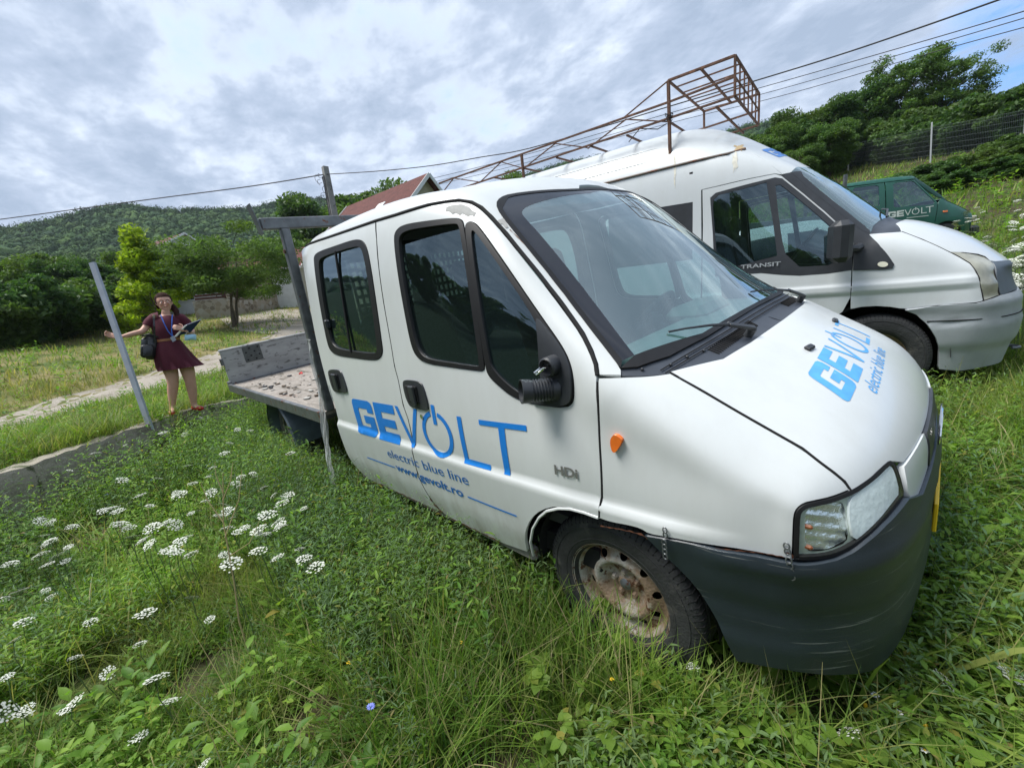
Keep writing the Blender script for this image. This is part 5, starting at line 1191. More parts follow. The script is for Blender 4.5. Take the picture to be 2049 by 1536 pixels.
V, F = ledge(); lw = mesh_np('retaining_wall', V, F, CONC, None, True); lw.data.set_sharp_from_angle(angle=.6); tag(lw, 'low rough concrete retaining wall edging the grass bank, where the woman stands', 'wall')
# ------------------------------------------------------------------ foliage
def leafmat(name, stops, trans=.35, rough=.55, warm=(.35, .35, (.17, .22, .04))):
    m = bpy.data.materials.new(name); m.use_nodes = True; t = m.node_tree; t.nodes.clear(); g = N(t, 'ShaderNodeNewGeometry')
    col = ramp(t, g.outputs['Random Per Island'], stops)
    n = N(t, 'ShaderNodeTexNoise'); n.inputs['Scale'].default_value = 1.1; n.inputs['Detail'].default_value = 3; L(t, g.outputs['Position'], n.inputs[0])
    hs = N(t, 'ShaderNodeHueSaturation'); L(t, col, hs.inputs['Color']); L(t, ramp(t, n.outputs[0], [(.3, .60), (.7, 1.30)]), hs.inputs['Value'])
    n3 = N(t, 'ShaderNodeTexNoise'); n3.inputs['Scale'].default_value = warm[0]; n3.inputs['Detail'].default_value = 4; L(t, g.outputs['Position'], n3.inputs[0])
    wc = mixc(t, ramp(t, n3.outputs[0], [(.42, 0.), (.66, warm[1])]), hs.outputs[0], warm[2])
    d = N(t, 'ShaderNodeBsdfPrincipled'); d.inputs['Roughness'].default_value = rough; d.inputs['Specular IOR Level'].default_value = .3; L(t, wc, d.inputs['Base Color'])
    tr = N(t, 'ShaderNodeBsdfTranslucent'); L(t, mixc(t, 1., wc, (1.15, 1.25, .55), 'MULTIPLY'), tr.inputs[0])
    mx = N(t, 'ShaderNodeMixShader'); mx.inputs[0].default_value = trans; L(t, d.outputs[0], mx.inputs[1]); L(t, tr.outputs[0], mx.inputs[2]); o = N(t, 'ShaderNodeOutputMaterial'); L(t, mx.outputs[0], o.inputs[0]); return m
LF_DARK = leafmat('dark_leaves', [(0, (.034, .088, .028)), (.5, (.060, .130, .038)), (1, (.100, .180, .050))], .4)
LF_MID = leafmat('mid_leaves', [(0, (.048, .115, .030)), (.5, (.085, .17, .040)), (1, (.14, .23, .055))], .4)
LF_YEL = leafmat('yellow_green_leaves', [(0, (.20, .31, .02)), (.5, (.31, .42, .03)), (1, (.42, .52, .05))], .5)
LF_GREY = leafmat('acacia_leaves', [(0, (.065, .13, .035)), (.5, (.10, .18, .05)), (1, (.15, .24, .07))], .45)
BARK = mat('bark', (.12, .095, .07), .95, var=.4, vscale=12, bump=.5, bscale=30)
def leaf_cards(P, size, flat=.0, asp=1.6, seed=0, gen=None):
    g = gen or np.random.default_rng(seed); n = len(P); a = g.normal(size=(n, 3)); a /= np.linalg.norm(a, axis=1)[:, None]; a[:, 2] *= (1-flat); a /= np.linalg.norm(a, axis=1)[:, None]
    b = g.normal(size=(n, 3)); b -= a*(a*b).sum(1)[:, None]; b[:, 2] *= (1-flat*.5); b /= np.linalg.norm(b, axis=1)[:, None]
    s = (size*g.uniform(.6, 1.4, n))[:, None]; V = np.stack([P-a*s*asp*.5, P+b*s*.35, P+a*s*asp*.5, P-b*s*.35], 1).reshape(-1, 3)
    return V, np.arange(4*n).reshape(n, 4)
def tree_mesh(seed, H, cr, trunk_r, leaf, n, mleaf, crown_z=.45, shape='round', clumps=26, name='crown', cs=.34, multi=1):
    """returns (trunk builder, crown V, F) for a tree of height H with crown radius cr"""
    g = np.random.default_rng(seed); rr = random.Random(seed); tb = MB(); tips = []
    for s_ in range(multi):
        ox, oy = (rr.uniform(-.15, .15)*multi*.6, rr.uniform(-.15, .15)*multi*.6) if multi > 1 else (0, 0)
        tp = [np.array([ox, oy, -.2])]; lean = np.array([rr.uniform(-.1, .1)+ox*.6, rr.uniform(-.1, .1)+oy*.6, 1.])
        for k in range(6): tp.append(tp[-1]+lean*H*.78/6+np.array([rr.uniform(-.03, .03)*H*.4, rr.uniform(-.03, .03)*H*.4, 0]))
        tb.tube(tp, [trunk_r*(1-.8*i/6) for i in range(7)], 8)
        nb = clumps//multi
        for k in range(nb):
            f = rr.uniform(crown_z*.75, 1)**.8; i = min(5, int(f*6)); p0 = tp[i]+(tp[i+1]-tp[i])*(f*6-i if f < 1 else .9); a = rr.uniform(0, 6.283)
            if shape == 'cone': rad = cr*(1.05-f)*1.3
            elif shape == 'umbrella': rad = cr*(.35+.8*f)
            else: rad = cr*math.sqrt(max(.08, 1-((f-.68)/.42)**2))
            e = p0+np.array([math.cos(a)*rad*rr.uniform(.5, 1), math.sin(a)*rad*rr.uniform(.5, 1), H*rr.uniform(.02, .22)*(1.0 if shape != 'umbrella' else .6)])
            m_ = (p0+e)/2+np.array([0, 0, -.03*H]); tb.tube([p0, m_, e], [trunk_r*.32*(1-f*.5), trunk_r*.2, trunk_r*.06], 5, caps=False); tips.append(e)
    P = []; w = np.array([rr.uniform(.5, 1.4) for _ in tips]); w /= w.sum()
    for e, q in zip(tips, w):
        k = max(3, int(n*q)); v = g.normal(size=(k, 3)); v /= np.linalg.norm(v, axis=1)[:, None]; v *= (g.uniform(0, 1, k)**.45)[:, None]; v *= cr*cs*rr.uniform(.7, 1.3)*np.array([1, 1, .62 if shape != 'umbrella' else .35]); P.append(e+v)
    P = np.concatenate(P); V, F = leaf_cards(P, leaf, .25, 1.6, gen=g); return tb, V, F
TREES = {}
def make_tree(key, name, label, cat, loc, s, rz, group, mleaf=None, leafname='crown', **k):
    if key not in TREES:
        tb, V, F = tree_mesh(mleaf=mleaf, **k); o = empty(name); t_ = tb.build('trunk', BARK, o, True, 80); c_ = mesh_np(leafname, V, F, mleaf, o, False); TREES[key] = o; r = o
    else: r = copy_tree(TREES[key]); r.name = name
    r.location = loc; r.scale = (s, s, s) if not hasattr(s, '__len__') else s; r.rotation_euler = (0, 0, rz); tag(r, label, cat, group); return r
def on(x, y, dz=0): return (x, y, float(hill(x, y))+dz)
def at(px, py, dep):  # a spot at a given camera depth on the terrain under a photo column
    o, d = ray(px, py); p = o+d*dep; return p[0], p[1]
# the young acacia and the yellow-green tree in the meadow
p = G(465, 655); make_tree('aca', 'acacia_tree', 'feathery green acacia with thin forked trunk in the meadow left of the pickup bed', 'tree', on(p[0], p[1]), 1.0, .5, None, LF_GREY, seed=5, H=5.6, cr=3.4, trunk_r=.09, leaf=.10, n=36000, crown_z=.42, shape='umbrella', clumps=60, cs=.30, multi=3)
dep = (p-CAM)@RW[2]
q = at(318, 640, dep*.92); make_tree('yel', 'young_maple', 'bright yellow-green young tree behind the woman', 'tree', on(*q), 1.0, 0, None, LF_YEL, seed=9, H=5.6, cr=1.7, trunk_r=.06, leaf=.16, n=9000, crown_z=.30, shape='cone', clumps=42, cs=.33)
q = at(258, 650, dep*.95); make_tree('yelb', 'young_shrub', 'small yellow-green shrub at the foot of the young tree beside the woman', 'shrub', on(*q), 1.0, 0, None, LF_YEL, seed=10, H=1.9, cr=1.0, trunk_r=.03, leaf=.12, n=1800, crown_z=.2, clumps=16)
# dark tree line behind the meadow; each tree is scaled so that its top reaches the sight line it has in the place
def tall(px, top, q): o, d = ray(px, top); k = np.hypot(*(np.array(q)-o[:2]))/np.hypot(*d[:2]); return (o+d*k)[2]-float(hill(*q))+.3
TL = [(-120, 560, 34), (-60, 548, 33), (-5, 540, 33), (60, 520, 34), (118, 500, 34), (165, 515, 33), (215, 528, 33), (262, 520, 35), (310, 500, 38), (360, 505, 40), (412, 490, 42), (460, 480, 44), (520, 488, 44), (575, 492, 46), (620, 470, 48)]
LK = ['broad dark tree with two-lobed top', 'dark tree with rounded crown', 'bushy dark tree with a slanting top']
WH = ['at the far left edge', 'second from the left edge', 'behind the top left of the meadow', 'left of the steel post', 'directly behind the steel post top', 'just right of the steel post', 'between steel post and yellow-green tree', 'behind the yellow-green tree', 'between yellow-green tree and white house', 'directly below the white gable house', 'just right of the white gable house', 'left of the acacia top', 'behind the acacia top', 'between acacia and ladder carrier', 'behind the ladder carrier end plate']
for i, (px, top, dp) in enumerate(TL):
    q = at(px, 650, dp*.86); k = i % 3; key = ('dk1', 'dk0', 'dk2')[k]
    make_tree(key, 'broadleaf_tree', LK[k]+' '+WH[i], 'tree', on(*q, -.3), tall(px, top, q)/9., rnd.uniform(0, 6), 'dark trees of the tree line behind the meadow', LF_MID if key == 'dk0' else LF_DARK, seed=20+k, H=9, cr=3.6, trunk_r=.2, leaf=.20, n=30000, crown_z=.12, clumps=64, cs=.33)
for i in range(14):
    px = -110+i*31; q = G(px, 694-.19*max(px, 0))[:2]
    make_tree('bsh', 'thicket_bush', 'dark rounded bush at the near edge of the meadow tree line', 'bush', on(*q, -.2), (rnd.uniform(.75, 1.0), rnd.uniform(.75, 1.0), rnd.uniform(.8, 1.05)), rnd.uniform(0, 6), 'bushes along the edge of the meadow', LF_DARK, seed=31, H=3.2, cr=2.2, trunk_r=.08, leaf=.17, n=13000, crown_z=.05, clumps=30, cs=.36)
# trees behind the mesh fence on the right
RT = [(1542, 262, 30, 'm', 'pale green tree just right of the rack basket'), (1585, 232, 31, 'd', 'dark tree with loose tip right of the rack basket'), (1600, 300, 27, 'm', 'low light green tree behind the van roof front'), (1640, 226, 31, 'd', 'dark round-topped tree behind the light green ones'), (1662, 250, 28, 'm', 'yellowish green tree above the green truck'), (1700, 205, 32, 'd', 'tall dark tree left of the airy acacias'), (1745, 215, 31, 'm', 'tree directly under the left airy acacia'), (1792, 235, 29, 'd', 'dark tree below the gap between the airy acacias'), (1845, 218, 30, 'm', 'tree below the left part of the tallest acacia'), (1900, 215, 29, 'd', 'dark tree at the foot of the tallest acacia'), (1955, 225, 29, 'm', 'tree below the right part of the tallest acacia'), (2005, 238, 28, 'd', 'dark tree near the right edge behind the fence'), (2060, 232, 27, 'm', 'tree cut by the right edge behind the fence')]
for i, (px, top, dp, k, lb_) in enumerate(RT):
    q = at(px, 330, dp); key = 'dk1' if k == 'd' else 'dk0'
    make_tree(key, 'broadleaf_tree', lb_, 'tree', on(*q, -.3), tall(px, top, q)/9.*1.1, rnd.uniform(0, 6), 'trees behind the wire mesh fence')
for i, (px, top, dp, s_) in enumerate(((1795, 128, 30, 47), (1905, 112, 28.5, 52))):
    q = at(px, 300, dp); make_tree('airy%d' % i, 'acacia_tree', ('tall airy tree rising above the belt, left of the tallest one', 'tallest airy tree with open crown against the blue sky at the right')[i], 'tree', on(*q, -.3), tall(px, top, q)/10.*1.12, rnd.uniform(0, 6), None, LF_MID, seed=s_, H=10, cr=3.4, trunk_r=.13, leaf=.14, n=22000, crown_z=.38, shape='round', clumps=84, cs=.23, multi=3)
for i in range(16):
    px = 1545+i*36; q = at(px, 350, float(np.interp(px, [1540, 1697, 1860, 2042, 2200], [38, 31.5, 25, 20.6, 17.5]))+rnd.uniform(0, 1.5))
    make_tree('bsh', 'thicket_bush', 'bramble bush just behind the wire mesh fence', 'bush', on(*q, -.2), (.8, .8, rnd.uniform(.6, .95)), rnd.uniform(0, 6), 'bushes at the mesh fence')
for i in range(14):
    px = 1770+i*24; q = at(px, 380, 18.5+rnd.uniform(-2.2, 1.8)-i*.15)
    make_tree('bsh', 'thicket_bush', 'low scrub bush on the rough slope in front of the mesh fence', 'bush', on(*q, -.15), (.42, .42, rnd.uniform(.22, .36)), rnd.uniform(0, 6), 'scrub bushes in front of the mesh fence')
VT = [(700, 394, 45, 'dark tree close right of the utility pole'), (742, 392, 44, 'lighter tree between pole and red roof'), (690, 402, 50, 'dark tree right behind the utility pole'), (797, 362, 50, 'tree showing above the red roof ridge'), (1050, 338, 50, 'tree top seen through the rack posts'), (640, 430, 46, 'tree just left of the utility pole'), (590, 470, 40, 'tree behind the ladder carrier beam')]
for px, top, dp, lb_ in VT:
    q = at(px, 600, dp); make_tree('dk0' if px != 700 else 'dk1', 'broadleaf_tree', lb_, 'tree', on(*q, -.3), tall(px, top, q)/9., rnd.uniform(0, 6), 'trees among the village houses')
# forest on the hills: one canopy nobody could count
def forest():
    bm = bmesh.new(); bmesh.ops.create_icosphere(bm, subdivisions=1, radius=1.0); bv = np.array([v.co for v in bm.verts]); bf = np.array([[v.index for v in f.verts] for f in bm.faces]); bm.free()
    g = np.random.default_rng(3); VV = []; FF = []; n = 0; pts = []; cards = []
    for az in np.arange(84, 184, .30):
        r = 88.
        while r < 380:
            st = 2.6+r*.005; pts.append((az+g.uniform(-.4, .4), r+g.uniform(-.5, .5)*st*1.6)); r += st*(1.5 if r < 200 else 1.25)
    for az in np.arange(184, 444, 1.5):
        for r in (120, 160, 210, 270, 330, 345): pts.append((az+g.uniform(-.7, .7), r+g.uniform(-12, 12)))
    pts = np.array(pts); a = np.radians(pts[:, 0]); x = CAM[0]+pts[:, 1]*np.cos(a); y = CAM[1]+pts[:, 1]*np.sin(a); z = hill(x, y)
    for i in range(len(pts)):
        big = 1.9 if pts[i, 0] > 184 else 1.; R = g.uniform(1.3, 2.9)*(1+pts[i, 1]/1200)*big; cards.append((x[i], y[i], z[i]+R*.35, R))
        if pts[i, 1] > 320 and pts[i, 0] < 184: R *= .8
        k = 1+.16*np.sin(bv*g.uniform(3, 6, 3)+g.uniform(0, 6, 3)).sum(1)*.6+g.normal(0, .09, len(bv)); V = bv*k[:, None]*R*.82*np.array([1, 1, g.uniform(.75, 1.1)]); VV.append(V+[x[i], y[i], z[i]+R*.35]); FF.append(bf+n); n += len(bv)
    V = np.concatenate(VV); F = np.concatenate(FF); Cc = np.array(cards); Cc = Cc[:len(Cc)]; m = 44
    v = g.normal(size=(len(Cc), m, 3)); v /= np.linalg.norm(v, axis=2)[..., None]; v[..., 2] = np.abs(v[..., 2])*.9-.1; Pc = (Cc[:, None, :3]+v*Cc[:, None, 3:4]*g.uniform(.80, 1.25, (len(Cc), m, 1))).reshape(-1, 3)
    V2, F2 = leaf_cards(Pc, .62, .3, 1.3, gen=g); F2 = np.concatenate([F2[:, :3], F2[:, [0, 2, 3]]]); return np.concatenate([V, V2]), np.concatenate([F, F2+len(V)])
FOR = leafmat('forest_canopy', [(0, (.018, .066, .026)), (.5, (.034, .100, .032)), (1, (.062, .145, .044))], .0, .9)
tF = FOR.node_tree; [setattr(n.inputs['Scale'], 'default_value', .09) for n in tF.nodes if n.type == 'TEX_NOISE']; dN = [n for n in tF.nodes if n.type == 'BSDF_PRINCIPLED'][0]; gN = [n for n in tF.nodes if n.type == 'NEW_GEOMETRY'][0]
nn = N(tF, 'ShaderNodeTexNoise'); nn.inputs['Scale'].default_value = .9; nn.inputs['Detail'].default_value = 6; nn.inputs['Roughness'].default_value = .75; L(tF, gN.outputs['Position'], nn.inputs[0])
bb = N(tF, 'ShaderNodeBump'); bb.inputs['Strength'].default_value = 1.; bb.inputs['Distance'].default_value = 1.6; L(tF, nn.outputs[0], bb.inputs['Height']); L(tF, bb.outputs[0], dN.inputs['Normal'])
V, F = forest(); fo_ = mesh_np('forest', V, F, FOR, None, True); tag(fo_, 'dense dark green forest covering the distant hills', 'forest', kind='stuff')
# trees and a house front behind the camera, mirrored in the side windows
for (x, y, H) in ((-6, -24, 8), (-3, -27, 7), (3, -22, 9), (6, -25, 8), (9, -23, 7), (-13, -30, 9), (-20, -26, 8), (-26, -33, 9), (-32, -28, 8), (-38, -36, 10), (-17, -36, 10), (-9, -20, 6), (13, -28, 10), (-1.2, -15, 5.5)):
    make_tree('dk0' if x > 0 else 'dk1', 'broadleaf_tree', 'tree beyond the field behind the camera, seen only as a reflection in the side glass', 'tree', on(x, y, -.3), H/9., rnd.uniform(0, 6), 'trees mirrored in the side windows')
# ------------------------------------------------------------------ houses, fences, poles
TILE = mat('red_roof_tiles', (.105, .036, .030), .75, var=.3, vscale=3., bump=.4, bscale=30, spots=[((.22, .09, .07), 9., .58, .1)])
TILE.node_tree.nodes['Principled BSDF'].inputs['Specular IOR Level'].default_value = .2
WALLC = mat('cream_render', (.46, .42, .30), .9, var=.08, vscale=3); WALLW = mat('white_render', (.62, .63, .62), .9, var=.08, vscale=3)
WHT = mat('white_board', (.68, .69, .68), .6); WINB = mat('window_dark', (.03, .04, .05), .2, coat=.5)
def house(name, label, c, w, dpt, hw_, hr, rz, wall, windows=(), over=.5):
    """gable towards local +x; w along y, dpt along x"""
    r = empty(name, c, rz=rz); tag(r, label, 'house'); X, Y = dpt/2, w/2
    b = MB(); P = [(-Y, -1.5), (Y, -1.5), (Y, hw_), (0, hr), (-Y, hw_)]
    b.prism([(0, y, z) for y, z in P], (-X, 0, 0), (X, 0, 0)); b.build('wall', wall, r)
    rf_ = MB(); sl_ = (hr-hw_)/Y
    for s in (-1, 1):
        a = np.array([0, 0, hr+.12]); e = np.array([0, s*(Y+over), hw_-over*sl_+.12]); rf_.prism([a, e, e-[0, 0, .14], a-[0, 0, .14]], (-X-over, 0, 0), (X+over, 0, 0))
    rr = rf_.build('roof', TILE, r)
    bg = MB()
    for s in (-1, 1):
        for q in (-1, 1): bg.bar((q*(X+over+.03), 0, hr+.02), (q*(X+over+.03), s*(Y+over), hw_-over*sl_+.02), .05, .26)
        bg.bar((-X-over, s*(Y+over+.03), hw_-over*sl_+.02), (X+over, s*(Y+over+.03), hw_-over*sl_+.02), .05, .16)
    bg.build('barge_board', WHT, rr)
    for (fx, y, z, ww, hh) in windows:
        if fx == 'g': f = MB(); f.box((X+.03, y, z), (.08, ww+.16, hh+.16)); fo2 = f.build('window', WHT, r); MB().box((X+.06, y, z), (.06, ww, hh)).build('pane', WINB, fo2)
        elif fx == 's': f = MB(); f.box((y, -Y-.03, z), (ww+.16, .08, hh+.16)); fo2 = f.build('window', WHT, r); MB().box((y, -Y-.06, z), (ww, .06, hh)).build('pane', WINB, fo2)
        elif fx == 'r': s = z; yy = s*(Y*.45); zz = hw_+(Y-abs(yy))*sl_+.14; f = MB(); f.box((y, yy, zz), (ww, hh, .06), np.array(Matrix.Rotation(-s*math.atan(sl_), 3, 'X')), 0); f.build('roof_window', WHT, rr)
    return r
def spot(px, py, dep): return D(px, py, dep)
# near house behind the cab: gable right, red roof sloping left
g0 = spot(848, 350, 30.); base = g0-[0, 0, 7.2]
rzh = math.atan2(*(np.array([CAM[1], CAM[0]])-g0[[1, 0]]))+.82
dirx = np.array([math.cos(rzh), math.sin(rzh), 0]); house('village_house', 'cream house with red tiled gable roof behind the pickup cab', tuple(base-dirx*4.3), 8.2, 8.5, 3.3, 7.1, rzh, WALLC, [('g', 0, 2.6, .9, 1.2), ('r', 1.2, 1, .8, .9), ('r', 1.2, -1, .8, .9)], .55)
g1 = spot(368, 466, 62); rz1 = math.atan2(*(np.array([CAM[1], CAM[0]])-g1[[1, 0]]))+.55; d1 = np.array([math.cos(rz1), math.sin(rz1), 0])
house('village_house', 'white house with brown gable roof half hidden among trees on the slope', tuple(g1-[0, 0, 8]-d1*4.3), 5.2, 8., 6.4, 7.9, rz1, WALLW, [('g', 0, 6.9, .5, .6), ('g', -1, 4.5, .9, 1.1), ('g', 1.2, 4.5, .9, 1.1)], .4)
g2 = G(500, 628); b2_ = spot(500, 590, (g2-CAM)@RW[2]+6); rz2 = math.atan2(*(np.array([CAM[1], CAM[0]])-b2_[[1, 0]]))+1.2
zb = hill(b2_[0], b2_[1]); house('village_house', 'low white house with reddish roof behind the slatted brown fence', (b2_[0], b2_[1], zb), 8.0, 11., 2.6, 4.6, rz2, WALLW, [('s', -3, 1.4, 1., 1.1), ('s', 0, 1.4, 1., 1.1), ('s', 3, 1.4, 1., 1.1), ('g', 0, 1.4, 1.2, 1.2)], .5)
# stone wall with brown slatted fence
STONE = bpy.data.materials.new('rubble_stone'); STONE.use_nodes = True; t = STONE.node_tree; bs = t.nodes['Principled BSDF']; bs.inputs['Roughness'].default_value = .9; tc = N(t, 'ShaderNodeTexCoord')
vo = N(t, 'ShaderNodeTexVoronoi'); vo.inputs['Scale'].default_value = 3.2; L(t, tc.outputs['Object'], vo.inputs['Vector']); v2 = N(t, 'ShaderNodeTexVoronoi', feature='DISTANCE_TO_EDGE'); v2.inputs['Scale'].default_value = 3.2; L(t, tc.outputs['Object'], v2.inputs['Vector'])
sc_ = N(t, 'ShaderNodeSeparateColor'); L(t, vo.outputs['Color'], sc_.inputs[0]); L(t, mixc(t, ramp(t, v2.outputs['Distance'], [(.02, 0.), (.07, 1.)]), (.34, .31, .26), ramp(t, sc_.outputs[0], [(0, (.16, .13, .10)), (.5, (.30, .25, .19)), (1, (.38, .36, .33))])), bs.inputs['Base Color'])
BROWN = mat('brown_slats', (.085, .034, .024), .7, var=.2, vscale=4)
wp = [G(395, 640), G(470, 634), G(540, 622), G(610, 606), G(700, 590)]
w = MB()
for a, b in zip(wp[:-1], wp[1:]): w.box(((a+b)/2)+[0, 0, .45], (np.linalg.norm((b-a)[:2]), .35, 1.7), np.array(Matrix.Rotation(math.atan2(b[1]-a[1], b[0]-a[0]), 3, 'Z')))
tag(w.build('stone_wall', STONE), 'rubble stone garden wall along the gravel forecourt behind the pickup bed', 'wall')
fn = empty('slat_fence'); tag(fn, 'brown horizontal slat fence with stone posts on top of the garden wall', 'fence')
for a, b in zip(wp[:-1], wp[1:]):
    m = MB(); R = np.array(Matrix.Rotation(math.atan2(b[1]-a[1], b[0]-a[0]), 3, 'Z'))
    for k in range(6): m.box(((a+b)/2)+[0, 0, 1.42+.20*k], (np.linalg.norm((b-a)[:2])-.3, .04, .16), R)
    m.build('slat_panel', BROWN, fn)
for p in wp[1:4]: MB().box(p+[0, 0, 1.2], (.45, .45, 3.0), bev=.03).build('stone_post', STONE, fn)
# utility pole
CP = mat('concrete_pole', (.27, .27, .26), .9, var=.15, vscale=5, bump=.3)
pt = D(650, 334, 28.); pole = empty('utility_pole', (pt[0], pt[1], 0)); tag(pole, 'grey concrete utility pole with tangled cables behind the pickup bed', 'utility pole')
m = MB(); z0 = float(hill(pt[0], pt[1]))-.5
m.V = []; 
def taper(m, a, b, w0, w1): 
    V = [(a[0]+sx*w0, a[1]+sy*w0, a[2]) for sx, sy in ((-1, -1), (1, -1), (1, 1), (-1, 1))]+[(b[0]+sx*w1, b[1]+sy*w1, b[2]) for sx, sy in ((-1, -1), (1, -1), (1, 1), (-1, 1))]
    m.add(V, [(0, 1, 2, 3)[::-1], (4, 5, 6, 7), (0, 1, 5, 4), (1, 2, 6, 5), (2, 3, 7, 6), (3, 0, 4, 7)])
taper(m, (0, 0, z0), (0, 0, pt[2]), .24, .17); m.build('shaft', CP, pole)
m = MB(); bx = RW[0]*1.0
for k in range(9):
    c = np.array([0, 0, pt[2]-.55-.22*k])+bx*rnd.uniform(-.35, .35); r = rnd.uniform(.15, .42); m.tube([c+r*(math.cos(a)*bx+math.sin(a)*np.array([0, 0, 1.]))*rnd.uniform(.85, 1.1)+[0, -.2, 0] for a in np.linspace(rnd.uniform(0, 3), rnd.uniform(4, 6.5), 12)], .014, 5)
for k in range(5): m.tube([(.2*math.cos(k), -.24, pt[2]-.6), (.18*math.cos(k*2), -.27, pt[2]-2.5), (.2*math.cos(k+1), -.28, z0+.6)], .022, 5)
m.build('cable_loops', mat('grey_cable', (.06, .06, .065), .7), pole); MB().box((.15, -.3, pt[2]-3.6), (.25, .2, .35), bev=.02).build('junction_box', BLACKP, pole)
WIRE = mat('black_cable', (.03, .03, .035), .7)
def wire(label, pts, r, group=None):
    P = [D(x, y, d) for x, y, d in pts]; C_ = []
    P = np.array(P); n = len(P); ts = np.arange(n); out = []
    for s in np.linspace(0, n-1, 60):
        i = min(int(s), n-2); f = s-i; p0, p1, p2, p3 = P[max(i-1, 0)], P[i], P[i+1], P[min(i+2, n-1)]
        out.append(.5*((2*p1)+(-p0+p2)*f+(2*p0-5*p1+4*p2-p3)*f*f+(-p0+3*p1-3*p2+p3)*f**3))
    o = MB().tube(out, r, 6).build('overhead_wire', WIRE, None, True); tag(o, label, 'wire', group); return o
wire('overhead cable crossing the hill from the left edge to the utility pole', [(-60, 445, 34), (0, 439, 33), (300, 399, 30), (500, 373, 28.5), (650, 349, 28)], .035)
wire('thick overhead cable from the utility pole over the van roof to the top right', [(650, 349, 28), (750, 343, 26.8), (860, 332, 25.5), (960, 315, 24.3), (1051, 299, 23.2), (1190, 259, 21.5), (1330, 216, 19.8), (1511, 162, 17.7), (1680, 110, 15.6), (1840, 56, 13.7), (2010, -4, 11.6)], .026)
for k, P_ in enumerate(([(690, 391), (768, 378), (870, 356), (1044, 312), (1335, 228), (1560, 165), (1857, 80), (2075, 15)], [(700, 399), (768, 387), (870, 364), (1044, 320), (1335, 238), (1560, 179), (1857, 93), (2075, 29)], [(712, 405), (768, 395), (870, 371), (1044, 328), (1335, 248), (1560, 193), (1857, 108), (2075, 48)])):
    wire('%s of the three thin parallel power lines climbing to the right edge' % ('topmost', 'middle', 'lowest')[k], [(x, y, 42-(x-690)*.0195) for x, y in P_], .017 if k else .02)
# leaning steel post held by the woman
GALV = mat('galvanised_steel', (.40, .43, .50), .5, .15, var=.12, vscale=9, bump=.05)
pb_ = D(292, 838, 5.35); pt_ = D(182, 525, 5.15)
m = MB(); ax_ = (pt_-pb_)/np.linalg.norm(pt_-pb_)
def channel(a, b, w, d, th):
    x = (b-a)/np.linalg.norm(b-a); y = np.cross(RW[2], x); y /= np.linalg.norm(y); z = np.cross(x, y); mm_ = MB()
    P = [(-w/2, 0), (w/2, 0), (w/2, d), (w/2-th, d), (w/2-th, th), (-w/2+th, th), (-w/2+th, d), (-w/2, d)]; pts = [a+y*p[0]+z*p[1] for p in P]
    n = 8; V = pts+[p+(b-a) for p in pts]; mm_.add(V, [(0, 1, 4, 5), (1, 2, 3, 4), (5, 6, 7, 0), (13, 12, 9, 8), (12, 11, 10, 9), (8, 15, 14, 13)]+[(i, (i+1) % n, n+(i+1) % n, n+i) for i in range(n)]); return mm_
sp_ = channel(pb_-ax_*.15, pt_, .062, .035, .004).build('steel_post', GALV); tag(sp_, 'leaning grey steel channel post held by the woman at the concrete edge', 'post')
# wire mesh fence on the right
MESHM = mat('fence_wire', (.14, .17, .17), .6, .3)
fpx = [(1540, 400, 36), (1697, 386, 29.5), (1860, 366, 23.), (2042, 374, 18.6), (2200, 385, 15.5)]
fps = []
for x, y, d in fpx: q = D(x, y, d); fps.append(np.array([q[0], q[1], float(hill(q[0], q[1]))]))
mf = empty('mesh_fence'); tag(mf, 'green-grey wire mesh panel fence with pale posts on the slope at the right', 'fence')
for i, (a, b) in enumerate(zip(fps[:-1], fps[1:])):
    m = MB(); H = 1.75; Lg = np.linalg.norm(b-a); n = int(Lg/.085); up_ = np.array([0, 0, 1.])
    for k in range(n+1): p = a+(b-a)*k/n; m.tube([p+up_*.1, p+up_*H], .003, 4, caps=False)
    for z in (.1, .35, .6, .85, 1.1, 1.35, 1.6, H-.02): m.tube([a+up_*z, b+up_*z], .004, 4, caps=False)
    m.build('mesh_panel', MESHM, mf)
for p in fps: MB().box(p+[0, 0, .95], (.07, .07, 2.1), bev=.008).build('fence_post', mat('post_galvanised', (.45, .47, .47), .5, .4), mf)
# rubble bank right of the green truck
q = D(1960, 425, 20); bk = MB()
for k in range(60): c = D(1930+rnd.uniform(0, 60), 415, 18.8+rnd.uniform(-1, 1)); c = np.array(on(c[0], c[1])); bk.ball(c+[0, 0, .05], (rnd.uniform(.06, .16), rnd.uniform(.06, .16), rnd.uniform(.04, .1)), 7, 5)
tag(bk.build('rubble_bank', mat('grey_rubble', (.12, .11, .09), .95, var=.3, vscale=6), None, True, 80), 'heap of grey rubble on the slope right of the green truck', 'rubble', kind='stuff')
